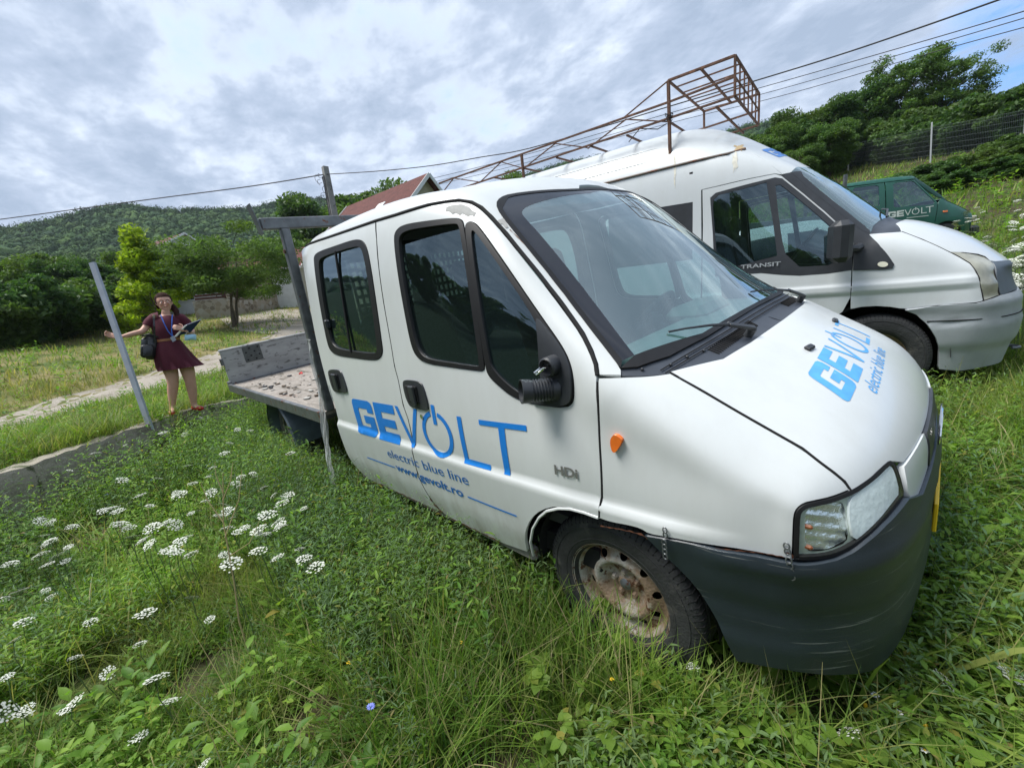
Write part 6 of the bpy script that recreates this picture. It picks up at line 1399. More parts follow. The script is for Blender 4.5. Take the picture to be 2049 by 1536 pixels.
# ------------------------------------------------------------------ the woman on the wall
SKIN = mat('skin', (.60, .34, .25), .5, var=.06, vscale=20, trans=.15); SKIN.node_tree.nodes['Principled BSDF'].inputs['Subsurface Radius'].default_value = (.02, .008, .004)
MAROON = mat('maroon_dress', (.075, .006, .018), .85, var=.3, vscale=90, bump=.2, bscale=150)
HAIRM = mat('brown_hair', (.035, .014, .010), .8, var=.5, vscale=40, stretch=(1, 1, .12), spec=.12); REDS = mat('red_shoe', (.50, .012, .018), .45)
P0w = np.array([-6.66, -1.62, .0]); hd_ = np.array([P0w[0]-CAM[0], P0w[1]-CAM[1], 0]); hd_ /= np.linalg.norm(hd_); rt_ = np.array([-hd_[1], hd_[0], 0])*-1.
def Wp(X, Y, off=0.):
    """zoom coordinates of the figure -> point on the upright plane through her, off metres towards the camera"""
    o, d = ray(160+X/4.2656, 500+Y/4.2656); P = P0w-hd_*off; return o+d*(((P-o)@hd_)/(d@hd_))
woman = empty('person', (float(P0w[0]), float(P0w[1]), .555)); tag(woman, 'woman in maroon dress and red shoes holding a steel post and a clipboard', 'person')
Vw = []; Ew = []; Rw_ = []
def chain(pts, start=None):
    prev = start
    for p, r in pts:
        Vw.append(tuple(p)); Rw_.append(r)
        if prev is not None: Ew.append((prev, len(Vw)-1))
        prev = len(Vw)-1
    return prev
chain([(Wp(762, 850), .125)]); root = 0
ch = chain([(Wp(748, 770), .105), (Wp(745, 690), .118), (Wp(742, 610), .105), (Wp(738, 568), .055), (Wp(735, 540, .01), .050), (Wp(728, 500, .02), .055)], root); neckb = 3
chain([(Wp(670, 585), .07), (Wp(606, 592), .055), (Wp(572, 650), .046), (Wp(530, 698, .04), .040), (Wp(440, 718, .06), .034), (Wp(355, 742, .08), .024), (Wp(322, 744, .085), .028)], neckb)
rhand = len(Vw)-1
chain([(Wp(820, 585), .07), (Wp(888, 590), .055), (Wp(925, 650), .046), (Wp(962, 700, .03), .042), (Wp(935, 705, .14), .034), (Wp(905, 690, .22), .024), (Wp(893, 683, .235), .026)], neckb)
lhand = len(Vw)-1
chain([(Wp(735, 930), .092), (Wp(775, 1030), .083), (Wp(797, 1115, .02), .060), (Wp(790, 1190), .060), (Wp(788, 1260), .046), (Wp(790, 1335), .033), (Wp(788, 1368, .03), .034), (Wp(780, 1388, .10), .030), (Wp(778, 1394, .15), .022)], root)
chain([(Wp(880, 920), .092), (Wp(920, 1030), .083), (Wp(940, 1108, .02), .060), (Wp(955, 1180), .060), (Wp(965, 1250), .046), (Wp(972, 1315), .033), (Wp(985, 1340, .02), .034), (Wp(1020, 1346, .06), .028), (Wp(1045, 1346, .08), .020)], root)
me = bpy.data.meshes.new('body'); me.from_pydata([tuple(map(float, v)) for v in Vw], Ew, []); o = bpy.data.objects.new('b', me); link(o)
sk = o.modifiers.new('s', 'SKIN'); bpy.context.view_layer.update()
if not me.skin_vertices: bpy.context.view_layer.objects.active = o; bpy.ops.mesh.customdata_skin_add()
for i, r in enumerate(Rw_): me.skin_vertices[0].data[i].radius = (r*(1.17 if i > 20 else 1), r*(.78 if i < 4 else (1.17 if i > 20 else 1)))
me.skin_vertices[0].data[0].use_root = True
sb = o.modifiers.new('u', 'SUBSURF'); sb.levels = 2; bpy.context.view_layer.update()
me2 = bpy.data.meshes.new_from_object(o.evaluated_get(bpy.context.evaluated_depsgraph_get())); V1 = [tuple(v.co) for v in me2.vertices]; F1 = [tuple(p.vertices) for p in me2.polygons]; bpy.data.objects.remove(o)
bm_ = MB(); bm_.add(V1, F1)
hc = Wp(718, 448, .0); fwd = -hd_*.92+rt_*.05+np.array([0, 0, -.05]); fwd /= np.linalg.norm(fwd); rr_ = np.cross(np.array([0, 0, 1.]), fwd)*-1; rr_ /= np.linalg.norm(rr_)
# rt_: to the image right
rr_ = rt_
def hp(a, b, c): return hc+rt_*a+np.array([0, 0, 1.])*b+fwd*c
bm_.ball(hp(0, .012, -.012), (.079, .088, .105), 20, 14); bm_.ball(hp(0, -.045, .012), (.060, .066, .078), 18, 12); bm_.ball(hp(0, -.088, .040), (.030, .030, .026), 12, 8)
bm_.tube([hp(0, .010, .082), hp(0, -.012, .097), hp(0, -.030, .106)], [.009, .012, .014], 8); bm_.ball(hp(0, -.055, .084), (.024, .016, .010), 10, 6)
for s in (-1, 1): bm_.ball(hp(s*.079, -.012, -.005), (.010, .018, .026), 8, 6); bm_.ball(hp(s*.042, -.022, .066), (.024, .020, .022), 10, 6)
# hands: palm and five fingers
def hand(w, d, curl, side, spread=1.):
    """w wrist, d direction of the hand, curl direction, side direction of the thumb"""
    d = d/np.linalg.norm(d); curl = curl-d*(curl@d); curl /= np.linalg.norm(curl); side = side-d*(side@d)-curl*(side@curl); side /= np.linalg.norm(side)
    bm_.box(w+d*.042, (.078, .072, .026), np.stack([d, side, curl], 1), .012)
    for k, (o_, l) in enumerate(((.027, .068), (.009, .075), (-.010, .070), (-.028, .056))):
        b = w+d*.076+side*o_; bm_.tube([b, b+d*l*.42+curl*l*.16, b+d*l*.62+curl*l*.52, b+d*l*.50+curl*l*.85], [.0095, .009, .0085, .007], 7)
    b = w+d*.022+side*.036; bm_.tube([b, b+side*.026+d*.022+curl*.012, b+side*.030+d*.046+curl*.034], [.011, .010, .008], 7)
hand(np.array(Vw[rhand]), Wp(262, 728, .06)-Wp(322, 744, .085), hd_*-1.+rt_*.4, np.array([0, 0, 1.]))
hand(np.array(Vw[lhand]), Wp(862, 672, .26)-Wp(893, 683, .235), -hd_*-.6-rt_*.4, np.array([0, 0, 1.]))
ob = mesh_np('body', bm_.V, bm_.F, SKIN, None, True); rm = ob.modifiers.new('r', 'REMESH'); rm.mode = 'VOXEL'; rm.voxel_size = .0052; rm.use_smooth_shade = True; smo = ob.modifiers.new('s', 'SMOOTH'); smo.iterations = 3; smo.factor = .5
bpy.context.view_layer.update(); me3 = bpy.data.meshes.new_from_object(ob.evaluated_get(bpy.context.evaluated_depsgraph_get())); me3.name = 'body'; bpy.data.objects.remove(ob)
me3.polygons.foreach_set('use_smooth', np.ones(len(me3.polygons), bool)); body = bpy.data.objects.new('body', me3); link(body); body.parent = woman; body.matrix_parent_inverse = Matrix.Translation(-Vector(woman.location))
def wb(m, name, mats, par=woman, **k):
    o = m.build(name, mats, par, k.get('smooth', True), k.get('ang', 60)); 
    if par is woman: o.matrix_parent_inverse = Matrix.Translation(-Vector(woman.location))
    return o
# dress: rings from neckline to hem
up3 = np.array([0, 0, 1.])
def loft(rings, seg=40, fold=0.):
    V = []; F = []
    for k, (c, a, b, fo) in enumerate(rings):
        for i in range(seg):
            t_ = 6.2832*i/seg; f = 1+fo*math.sin(t_*9+k*.2)+fo*.6*math.sin(t_*5+1); V.append(c+rt_*math.cos(t_)*a*f+hd_*math.sin(t_)*b*f)
    for k in range(len(rings)-1):
        for i in range(seg): F.append((k*seg+i, k*seg+(i+1) % seg, (k+1)*seg+(i+1) % seg, (k+1)*seg+i))
    return V, F
m = MB(); V, F = loft([(Wp(738, 562), .075, .062, 0), (Wp(738, 570), .115, .08, 0), (Wp(740, 585), .165, .10, 0), (Wp(743, 615), .175, .122, 0), (Wp(746, 660), .172, .145, 0), (Wp(747, 700), .160, .150, .004), (Wp(747, 745), .140, .128, .008), (Wp(748, 766), .133, .122, .008), (Wp(752, 785), .142, .13, .012), (Wp(768, 850), .185, .16, .035), (Wp(800, 920), .215, .18, .055), (Wp(835, 980), .240, .195, .075), (Wp(862, 1008), .252, .20, .085)]); m.add(V, F)
V, F = loft([(Wp(862, 1008), .252, .20, .085), (Wp(860, 1006), .246, .194, .085), (Wp(790, 900), .18, .15, .02)]); m.add(V, F)
# shift the hem to the measured corners
for a, b, c in ((Wp(676, 584), Wp(612, 590), Wp(578, 648)), (Wp(815, 584), Wp(886, 590), Wp(928, 652))):
    m.tube([a, (a*.3+b*.7)+[0, 0, .0], b*.5+c*.5, c], [.085, .072, .064, .062], 18, caps=False); m.tube([c, c+(b-c)*.12], [.062, .052], 18, caps=False)
dr_ = wb(m, 'dress', MAROON)
m = MB(); V, F = loft([(Wp(748, 758), .142, .131, 0), (Wp(748, 778), .142, .131, 0)]); m.add(V, F); wb(m, 'belt', mat('tan_belt', (.30, .13, .05), .5), woman)
# shoes
for pts in (((788, 1376, -.02), (784, 1386, .06), (778, 1394, .16)), ((968, 1338, -.03), (1010, 1346, .05), (1052, 1347, .09))):
    m = MB(); P = [Wp(x, y, o_)-up3*.008 for x, y, o_ in pts]; m.tube([P[0]-(P[1]-P[0])*.25, P[0], P[1], (P[1]+P[2])/2, P[2]], [.018, .034, .037, .034, .016], 14); wb(m, 'shoe', REDS)
# hair, glasses and face details
m = MB(); m.ball(hp(0, .026, -.026), (.090, .098, .112), 24, 16)
hv = [v for v in m.V]; keep = [i for i, v in enumerate(hv) if not ((np.array(v)-hc)@fwd > .030 and (np.array(v)-hc)[2] < .066)]
ks = set(keep); m.F = [f for f in m.F if all(i in ks for i in f)]; m.M = [0]*len(m.F)
m.tube([hp(.05, -.02, -.07), hp(.085, -.07, -.05), hp(.105, -.13, .0), hp(.098, -.185, .05), hp(.085, -.215, .07)], [.045, .042, .036, .028, .012], 12)
m.tube([hp(-.07, .02, .0), hp(-.085, -.03, -.02), hp(-.07, -.08, -.05)], [.02, .018, .01], 8); wb(m, 'hair', HAIRM)
gm = MB()
for s in (-1, 1):
    c = hp(s*.033, .002, .092); gm.tube([c+rt_*.025*math.cos(t_)*1.0+up3*.018*math.sin(t_) for t_ in np.linspace(0, 6.283, 15)[:-1]], .0026, 5, closed=True); gm.tube([hp(s*.058, .006, .090), hp(s*.080, .004, .03), hp(s*.083, .0, -.01)], .0022, 5)
gm.tube([hp(-.009, .006, .096), hp(.009, .006, .096)], .0024, 5); wb(gm, 'glasses', mat('dark_glasses', (.04, .015, .012), .3))
for s in (-1, 1):
    m = MB(); m.ball(hp(s*.032, .002, .075), (.012, .010, .008), 10, 6); e_ = wb(m, 'eye', mat('eye_white', (.5, .48, .45), .3)); m = MB(); m.ball(hp(s*.032, .001, .0825), (.005, .004, .005), 8, 5); m.build('iris', DARK, e_, True)
    m = MB(); m.tube([hp(s*.016, .024, .090), hp(s*.034, .029, .085), hp(s*.050, .022, .074)], .0035, 5); wb(m, 'eyebrow', HAIRM)
m = MB(); m.tube([hp(-.020, -.055, .090), hp(0, -.053, .098), hp(.020, -.055, .090)], [.003, .0055, .003], 6); wb(m, 'lips', mat('lips', (.42, .10, .09), .4))
# things she carries
CLIPB = mat('navy_clipboard', (.012, .025, .09), .4); PAPER = mat('paper', (.75, .75, .76), .8)
def quadbox(name, pts, th, m_, label, cat, par=None):
    P = [np.array(p) for p in pts]; n = np.cross(P[1]-P[0], P[2]-P[1]); n /= np.linalg.norm(n); b = MB(); b.prism(P, -n*th/2, n*th/2); o = b.build(name, m_, par)
    if label: tag(o, label, cat)
    return o
cb_ = quadbox('clipboard', [Wp(815, 735, .20), Wp(905, 640, .30), Wp(1035, 592, .30), Wp(945, 700, .20)], .012, CLIPB, 'dark blue clipboard held by the woman against her waist', 'clipboard')
q_ = -hd_*.009; quadbox('paper_sheet', [Wp(806, 740, .21), Wp(897, 645, .31), Wp(912, 640, .31), Wp(826, 740, .21)], .006, PAPER, None, None, cb_)
m = MB(); P_ = [Wp(688, 552, .10), Wp(715, 620, .15), Wp(750, 690, .165), Wp(790, 738, .17)]; Q_ = [Wp(788, 552, .10), Wp(784, 620, .15), Wp(782, 690, .165), Wp(790, 738, .17)]
for A1 in (P_, Q_):
    for a, b in zip(A1[:-1], A1[1:]): m.bar(a, b, .012, .003, up=-hd_)
ln = m.build('lanyard', mat('blue_ribbon', (.03, .12, .50), .6)); tag(ln, 'blue lanyard with a name badge hanging round the woman\'s neck', 'lanyard')
quadbox('badge', [Wp(768, 748, .18), Wp(800, 730, .18), Wp(822, 768, .18), Wp(792, 786, .18)], .004, mat('badge_grey', (.35, .37, .45), .4), None, None, ln)
m = MB(); V = []; F = []
for i in range(9):
    for j in range(6): V.append(Wp(893+12.5*i, 725+9*j+3*math.sin(i*.8)-(6 if j == 0 else 0)*math.sin(i*.39), .26+.02*math.sin(i*.39)*math.sin(j*.63)+.004*(j % 2)))
for i in range(8):
    for j in range(5): F.append((i*6+j, i*6+j+1, i*6+j+7, i*6+j+6))
mk_ = mesh_np('face_mask', V, F, mat('pale_blue_mask', (.38, .62, .74), .8)); md = mk_.modifiers.new('s', 'SOLIDIFY'); md.thickness = .003; tag(mk_, 'pale blue surgical face mask dangling from the woman\'s wrist', 'face mask')
m = MB(); m.tube([Wp(900, 726, .26), Wp(915, 700, .25), Wp(935, 690, .2)], .0018, 4); m.tube([Wp(985, 726, .26), Wp(965, 695, .25), Wp(945, 688, .2)], .0018, 4); m.build('ear_loop', PAPER, mk_)
BAGM = mat('black_leather', (.012, .013, .015), .35, coat=.2, bump=.3, bscale=30)
m = MB(); c = Wp(604, 830, .03); R_ = np.stack([rt_, hd_, up3], 1)@np.array(Matrix.Rotation(math.radians(14), 3, 'Y')); m.box(c, (.20, .16, .335), R_, .07); m.box(c+R_@np.array([-.03, -.09, -.06]), (.14, .06, .18), R_, .028); m.tube([c+R_@np.array([-.09, -.03, .14]), c+R_@np.array([-.02, -.10, .17]), c+R_@np.array([.08, -.05, .14])], .012, 8)
bag = m.build('backpack', BAGM, None, True, 50); tag(bag, 'small black leather backpack hanging from the woman\'s right shoulder', 'backpack')
m = MB(); P = [Wp(632, 552, .06), Wp(630, 585, .13), Wp(634, 650, .16), Wp(636, 720, .14), Wp(640, 790, .12)]
for a, b in zip(P[:-1], P[1:]): m.bar(a, b, .020, .005, up=-hd_)
m.bar(P[0], Wp(632, 548, -.08), .02, .005); m.build('shoulder_strap', BAGM, bag)
m = MB(); c = Wp(631, 568, .14); m.tube([c+rt_*.016*sx+up3*.013*sy for sx, sy in ((-1, -1), (1, -1), (1, 1), (-1, 1))], .004, 5, closed=True); m.build('buckle', mat('brass', (.6, .5, .25), .25, 1.), bag)
# ------------------------------------------------------------------ green crew-cab truck on the slope
MC = np.array([[0.79535, -0.60195, 0.07124], [0.605, 0.79558, -0.03209], [-0.03736, 0.06862, 0.99694]]); TC = np.array([0.18595, 15.0916, 1.56606]); FR['C'] = (MC, TC)
Tc = [[(.86, 0, .80), (.84, .35, .80), (.78, .60, .80), (.66, .80, .80)], [(.80, 0, .92), (.78, .35, .92), (.72, .60, .91), (.60, .80, .90)], [(.45, 0, 1.13), (.43, .35, 1.125), (.38, .60, 1.11), (.30, .82, 1.08)],
      [(.12, 0, 1.29), (.10, .35, 1.285), (.06, .60, 1.27), (.02, .80, 1.25)], [(.04, 0, 1.36), (.02, .35, 1.355), (-.0, .60, 1.34), (-.04, .79, 1.32)], [(-.35, 0, 1.68), (-.36, .34, 1.675), (-.37, .58, 1.66), (-.38, .74, 1.63)],
      [(-.68, 0, 1.93), (-.68, .33, 1.925), (-.68, .54, 1.91), (-.68, .68, 1.88)], [(-.85, 0, 1.985), (-.85, .33, 1.98), (-.85, .56, 1.965), (-.85, .72, 1.92)], [(-1.5, 0, 2.0), (-1.5, .33, 1.995), (-1.5, .57, 1.98), (-1.5, .74, 1.93)], [(-2.35, 0, 1.98), (-2.35, .33, 1.975), (-2.35, .57, 1.96), (-2.35, .74, 1.91)], [(-2.45, 0, 1.93), (-2.45, .33, 1.93), (-2.45, .57, 1.92), (-2.45, .73, 1.88)]]
Sc = [[(.68, .84, .70), (.66, .85, .55), (.62, .80, .3)], [(.60, .87, .78), (.58, .90, .58), (.58, .88, .3)], [(.30, .91, .90), (.30, .94, .62), (.30, .92, .3)], [(.0, .90, 1.0), (.0, .95, .70), (.0, .93, .3)], [(-.06, .90, 1.05), (-.08, .95, .70), (-.08, .93, .3)], [(-.42, .90, 1.15), (-.44, .95, .70), (-.44, .93, .3)],
      [(-.72, .89, 1.25), (-.72, .95, .72), (-.72, .93, .3)], [(-.88, .89, 1.28), (-.88, .95, .72), (-.88, .93, .3)], [(-1.5, .89, 1.28), (-1.5, .95, .72), (-1.5, .93, .3)], [(-2.35, .89, 1.28), (-2.35, .95, .72), (-2.35, .93, .3)], [(-2.45, .87, 1.28), (-2.45, .93, .72), (-2.45, .91, .3)]]
Fc = [[(.88, 0, .70), (.90, 0, .55), (.86, 0, .3)], [(.86, .35, .70), (.88, .35, .55), (.84, .35, .3)], [(.80, .60, .70), (.82, .60, .55), (.78, .60, .3)]]
Sc = [[Tc[k][3]]+Sc[k] for k in range(len(Tc))]; Fc = [[Tc[0][m]]+Fc[m] for m in range(3)]+[Sc[0]]
def truck_like(name, fr_, T, S, F, paint, label, cat, wb, win, extra_front=None, cols=None):
    M, t = fr_; su = Surf(T, S, F, lv=3, it=2); e = empty(name, t, M); tag(e, label, cat)
    sv_ = lambda x, z: su.hit((x, -4, z), (0, 1, 0))[0]
    return su, e, sv_
GREEN = mat('green_paint', (.010, .085, .060), .38, coat=.25, var=.15, vscale=3)
GPM = [GREEN, INNER]
SC, gt, svc = truck_like('green_truck', FR['C'], Tc, Sc, Fc, GREEN, 'dark green crew-cab truck with white door lettering on the slope by the mesh fence', 'truck', None, None)
def ring_(pts): return [svc(x, z) for x, z in resamp([np.array(p) for p in pts], .12)]
wr = ring_([(-2.25, 1.30), (-1.62, 1.30), (-1.62, 1.80), (-1.70, 1.84), (-2.18, 1.84), (-2.25, 1.78)]); wf = ring_([(-1.28, 1.22), (-.35, 1.18), (-.30, 1.24), (-.74, 1.80), (-.82, 1.84), (-1.22, 1.84), (-1.28, 1.80)])
for mirr in (0, 1):
    def pc_(name, out, mats, parent, **k):
        if not mirr: return panel(name, SC, VS, out, mats, parent=parent, **k)
        o, mk = panel(name, SC, VS, out, mats, parent=parent, mirror='copy', **k); bpy.data.objects.remove(o); return mk(parent)
    arcw = [(-.0+.40*math.cos(a), .33+.40*math.sin(a)) for a in np.linspace(-.1, PI+.1, 14)]
    rd_ = pc_('rear_door', ring_([(-2.40, .35), (-1.48, .35), (-1.48, 1.88), (-2.40, 1.87)]), GPM, gt, holes=[wr], g=.09, ins=.004)
    fd_ = pc_('front_door', ring_([(-1.46, .35), (-.50, .35), (-.42, .55), (-.30, .72), (-.24, 1.22), (-.73, 1.87), (-1.46, 1.88)]), GPM, gt, holes=[wf], g=.09, ins=.004)
    pc_('window_pane', wr, GLASS_S, rd_, g=.2, off=-.01, th=0); pc_('window_pane', wf, GLASS_S, fd_, g=.2, off=-.01, th=0)
    pc_('fender', ring_([(-.22, 1.22), (-.28, .74), (-.38, .60)]+[(x, z) for x, z in arcw[::-1][2:-1]]+[(.42, .35), (.58, .40), (.62, .85), (.30, 1.06), (.02, 1.22), (-.12, 1.32)]), GPM, gt, g=.09)
    pc_('side_indicator', [svc(x, z) for x, z in ((-.12, .95), (-.02, .95), (-.02, .99), (-.12, .99))], ORANGE, gt, g=.1, off=.02, th=.02)
def ctrl(x, y): return SC.hit((x, y, 5), (0, 0, -1))[0]*([1, 0, 1] if y == 0 else [1, 1, 1])
e_ = lambda x, y: SC.hit(*VR.ray(VR.to2(np.array([x, y, 1.9]))))[0]
rfc = [svc(x, 1.89) for x in (-2.40, -1.9, -1.4, -.9, -.74)]+[ctrl(-.70, -.5), ctrl(-.69, -.25), ctrl(-.69, 0)]+[ctrl(x, 0) for x in (-1, -1.5, -2, -2.40)]+[ctrl(-2.42, -.4), ctrl(-2.42, -.62)]
panel('roof', SC, VR, rfc, GPM, parent=gt, mirror='join', g=.08, off=.003)
pcw = [svc(-.74, 1.88), svc(-.50, 1.60), svc(-.25, 1.38), svc(-.12, 1.32), svc(-.03, 1.25)]+[ctrl(.02, -.76), ctrl(-.25, -.70), ctrl(-.66, -.62), ctrl(-.70, -.6)]
panel('pillar', SC, VR, pcw, GPM, parent=gt, mirror='copy', g=.08, off=.004)[1](gt); panel('pillar', SC, VR, pcw, GPM, parent=gt, g=.08, off=.004)
wsc = [ctrl(-.68, -.60), ctrl(-.35, -.66), ctrl(.0, -.72), ctrl(.03, -.4), ctrl(.05, 0)]+[ctrl(-.35, 0), ctrl(-.68, 0), ctrl(-.68, -.3)]
panel('windscreen', SC, VH, wsc, GLASS_W, parent=gt, mirror='join', g=.2, th=0)
hc_ = [ctrl(.05, 0), ctrl(.04, -.4), ctrl(.0, -.76), ctrl(.30, -.80), ctrl(.58, -.80), ctrl(.74, -.6), ctrl(.80, -.3), ctrl(.82, 0)]+[ctrl(.4, 0)]
panel('bonnet', SC, VH, hc_, GPM, parent=gt, mirror='join', g=.08, off=.003)
m = MB(); m.box((.78, 0, .42), (.25, 1.66, .26), bev=.06); m.build('bumper', BLACKP, gt, True)
for s in (-1, 1): m = MB(); m.box((.76, s*.60, .72), (.14, .30, .16), np.array(Matrix.Rotation(-s*.35, 3, 'Z')), .03); m.build('headlight', FOG, gt, True)
m = MB(); m.box((.84, 0, .72), (.06, .85, .15), bev=.01); m.build('grille', BLACKP, gt)
m = MB(); m.box((-1.2, 0, .55), (2.4, 1.7, .08)); m.box((-.08, 0, 1.05), (.3, 1.5, .35), bev=.04); m.box((.3, 0, .8), (.6, 1.2, .3)); m.build('cabin_floor', INNER, gt)
for y in (-.4, .4):
    m = MB(); m.box((-.95, y, .9), (.5, .5, .18), bev=.05); m.box((-1.18, y, 1.25), (.14, .46, .6), bev=.05); m.box((-1.24, y, 1.62), (.1, .25, .18), bev=.04); m.build('seat', SEATM, gt, True)
m = MB(); m.box((-2.0, 0, .9), (.5, 1.5, .18), bev=.05); m.box((-2.25, 0, 1.2), (.12, 1.5, .5), bev=.05); m.build('rear_bench', SEATM, gt, True)
m = MB(); c = np.array([-.55, .38, 1.22]); ax = np.array([-.8, 0, .6]); e2 = np.cross(ax, e1); m.tube([c+.2*(math.cos(a)*e1+math.sin(a)*e2) for a in np.linspace(0, 6.2832, 25)[:-1]], .018, 6, closed=True); m.tube([c, c-ax*.3], .03, 6); m.build('steering_wheel', BLACKP, gt, True)
V2, F = cdt([np.array(p) for p in ((-.90, .4), (.90, .4), (.88, 1.28), (.72, 1.90), (-.72, 1.90), (-.88, 1.28))], [[np.array(p) for p in ((-.55, 1.35), (.55, 1.35), (.55, 1.75), (-.55, 1.75))]], .3)
mesh_np('rear_wall', np.stack([np.full(len(V2), -2.41), V2[:, 0], V2[:, 1]], 1), F, GREEN, gt, False)
for x in (0, -3.0):
    for s in (-1, 1): wheel(gt, (x, s*.83, .33), out=s, simple=True)
m = MB(); m.box((-4.0, 0, .80), (3.0, 2.0, .06)); m.box((-3.4, -.4, .6), (4.0, .1, .18)); m.box((-3.4, .4, .6), (4.0, .1, .18)); m.build('load_bed', STEEL, gt)
for s in (-1, 1): m = MB(); m.box((-4.0, s*1.0, 1.02), (3.0, .04, .40), bev=.01); m.build('side_board', ALU, gt)
m = MB(); m.box((-2.56, 0, 1.7), (.05, 1.9, .5)); 
for s in (-1, 1): m.box((-2.55, s*.95, 1.5), (.07, .07, 1.35))
m.build('headboard', STEEL, gt)
a0c, a1c = SC.px([(1776, 437), (1868, 424)], 'C'); 
WLET = mat('white_vinyl', (.55, .60, .56), .5); q0, q1 = VS.to2(a0c), VS.to2(a1c)
print('C sign', q0, q1)
decal('sign_lettering', SC, VS, [[np.array([q0[0]+(q1[0]-q0[0])*p[0]/4.84, q0[1]+(q1[1]-q0[1])*p[0]/4.84+.155*p[1]]) for p in g_] for g_ in gevolt()], lambda q: np.array(q), WLET, fd_ if False else gt, .05, .006)
decal('rule_line', SC, VS, [[np.array([q0[0]+.45, q0[1]-.05]), np.array([q1[0]-.12, q0[1]-.05]), np.array([q1[0]-.12, q0[1]-.035]), np.array([q0[0]+.45, q0[1]-.035])]], lambda q: np.array(q), WLET, gt, .05, .006)
# ------------------------------------------------------------------ two white cars behind the van, seen through its windows
def hatch(name, loc, rz, label, paint):
    T = [[(.75, 0, .72), (.74, .3, .72), (.68, .55, .71), (.55, .72, .68)], [(.55, 0, .86), (.53, .3, .86), (.48, .55, .85), (.40, .74, .80)], [(.0, 0, 1.0), (-.02, .3, .99), (-.06, .55, .98), (-.12, .76, .93)], [(-.55, 0, 1.32), (-.55, .3, 1.31), (-.57, .5, 1.29), (-.60, .62, 1.25)], [(-.85, 0, 1.43), (-.85, .3, 1.42), (-.86, .48, 1.40), (-.88, .58, 1.36)],
         [(-1.7, 0, 1.46), (-1.7, .3, 1.45), (-1.7, .48, 1.43), (-1.7, .60, 1.38)], [(-2.6, 0, 1.40), (-2.6, .3, 1.39), (-2.6, .46, 1.37), (-2.6, .56, 1.32)], [(-3.1, 0, 1.0), (-3.1, .3, 1.0), (-3.08, .5, .98), (-3.02, .70, .93)], [(-3.2, 0, .6), (-3.2, .3, .6), (-3.16, .5, .6), (-3.08, .70, .6)]]
    S = [[(.58, .78, .5), (.55, .76, .25)], [(.40, .82, .55), (.40, .80, .25)], [(-.12, .84, .6), (-.12, .81, .25)], [(-.60, .80, .90), (-.60, .82, .25)], [(-.88, .80, .92), (-.88, .82, .25)], [(-1.7, .80, .92), (-1.7, .82, .25)], [(-2.6, .79, .9), (-2.6, .81, .25)], [(-3.02, .78, .6), (-3.0, .78, .25)], [(-3.08, .75, .45), (-3.05, .74, .25)]]
    F = [[(.78, 0, .5), (.72, 0, .25)], [(.77, .3, .5), (.71, .3, .25)], [(.70, .55, .5), (.66, .55, .25)]]
    S = [[T[k][3]]+S[k] for k in range(len(T))]; F = [[T[0][m]]+F[m] for m in range(3)]+[S[0]]
    su = Surf(T, S, F, lv=3, it=2); e = empty(name, loc, rz=rz); tag(e, label, 'car'); fm = np.zeros(len(su.T), int); c = su.V[su.T].mean(1)
    body_ = mesh_np('body', su.V, su.T, [paint], e, True, None, su.N)
    s2 = lambda x, z: su.hit((x, -4, z), (0, 1, 0))[0]; f2 = lambda x, y: su.hit((x, y, 4), (0, 0, -1))[0]*([1, 0, 1] if y == 0 else [1, 1, 1])
    for w in ([(-.30, .98), (-1.25, .98), (-1.25, 1.34), (-.88, 1.32)], [(-1.32, .98), (-2.2, .98), (-2.25, 1.30), (-1.32, 1.34)], [(-2.28, 1.0), (-2.75, 1.02), (-2.55, 1.28), (-2.32, 1.30)]):
        o, mk = panel('window', su, VS, [s2(x, z) for x, z in w], WINB, parent=body_, g=.1, off=.004, th=.004, mirror='copy'); mk(body_)
    panel('windscreen', su, VH, [f2(-.08, 0), f2(-.12, -.4), f2(-.2, -.62), f2(-.58, -.54), f2(-.78, -.5), f2(-.78, 0)], WINB, parent=body_, g=.1, off=.004, th=.004, mirror='join')
    for s in (-1, 1): m = MB(); m.box((.60, s*.58, .62), (.2, .26, .14), np.array(Matrix.Rotation(-s*.5, 3, 'Z')), .04); m.build('headlight', FOG, e, True); m = MB(); m.box((-.35, s*.92, .98), (.1, .2, .13), bev=.03); m.build('mirror', BLACKP, e, True)
    for x in (0, -2.45):
        for s in (-1, 1): wheel(e, (x, s*.74, .29), R=.29, W=.17, rr=.18, out=s, simple=True)
    return e
WCAR = mat('white_car_paint', (.70, .73, .74), .25, coat=.5)
cx_, cy_ = (TB+MB_@np.array([.35, 2.4, 0]))[:2]; hatch('parked_car', on(cx_, cy_, 0), .25, 'white hatchback parked beyond the high-roof van, seen through its side windows', WCAR)
cx_, cy_ = (TB+MB_@np.array([.1, 4.7, 0]))[:2]; hatch('parked_car', on(cx_, cy_, 0), .3, 'second white car further away, seen through the van windows above the first', WCAR)
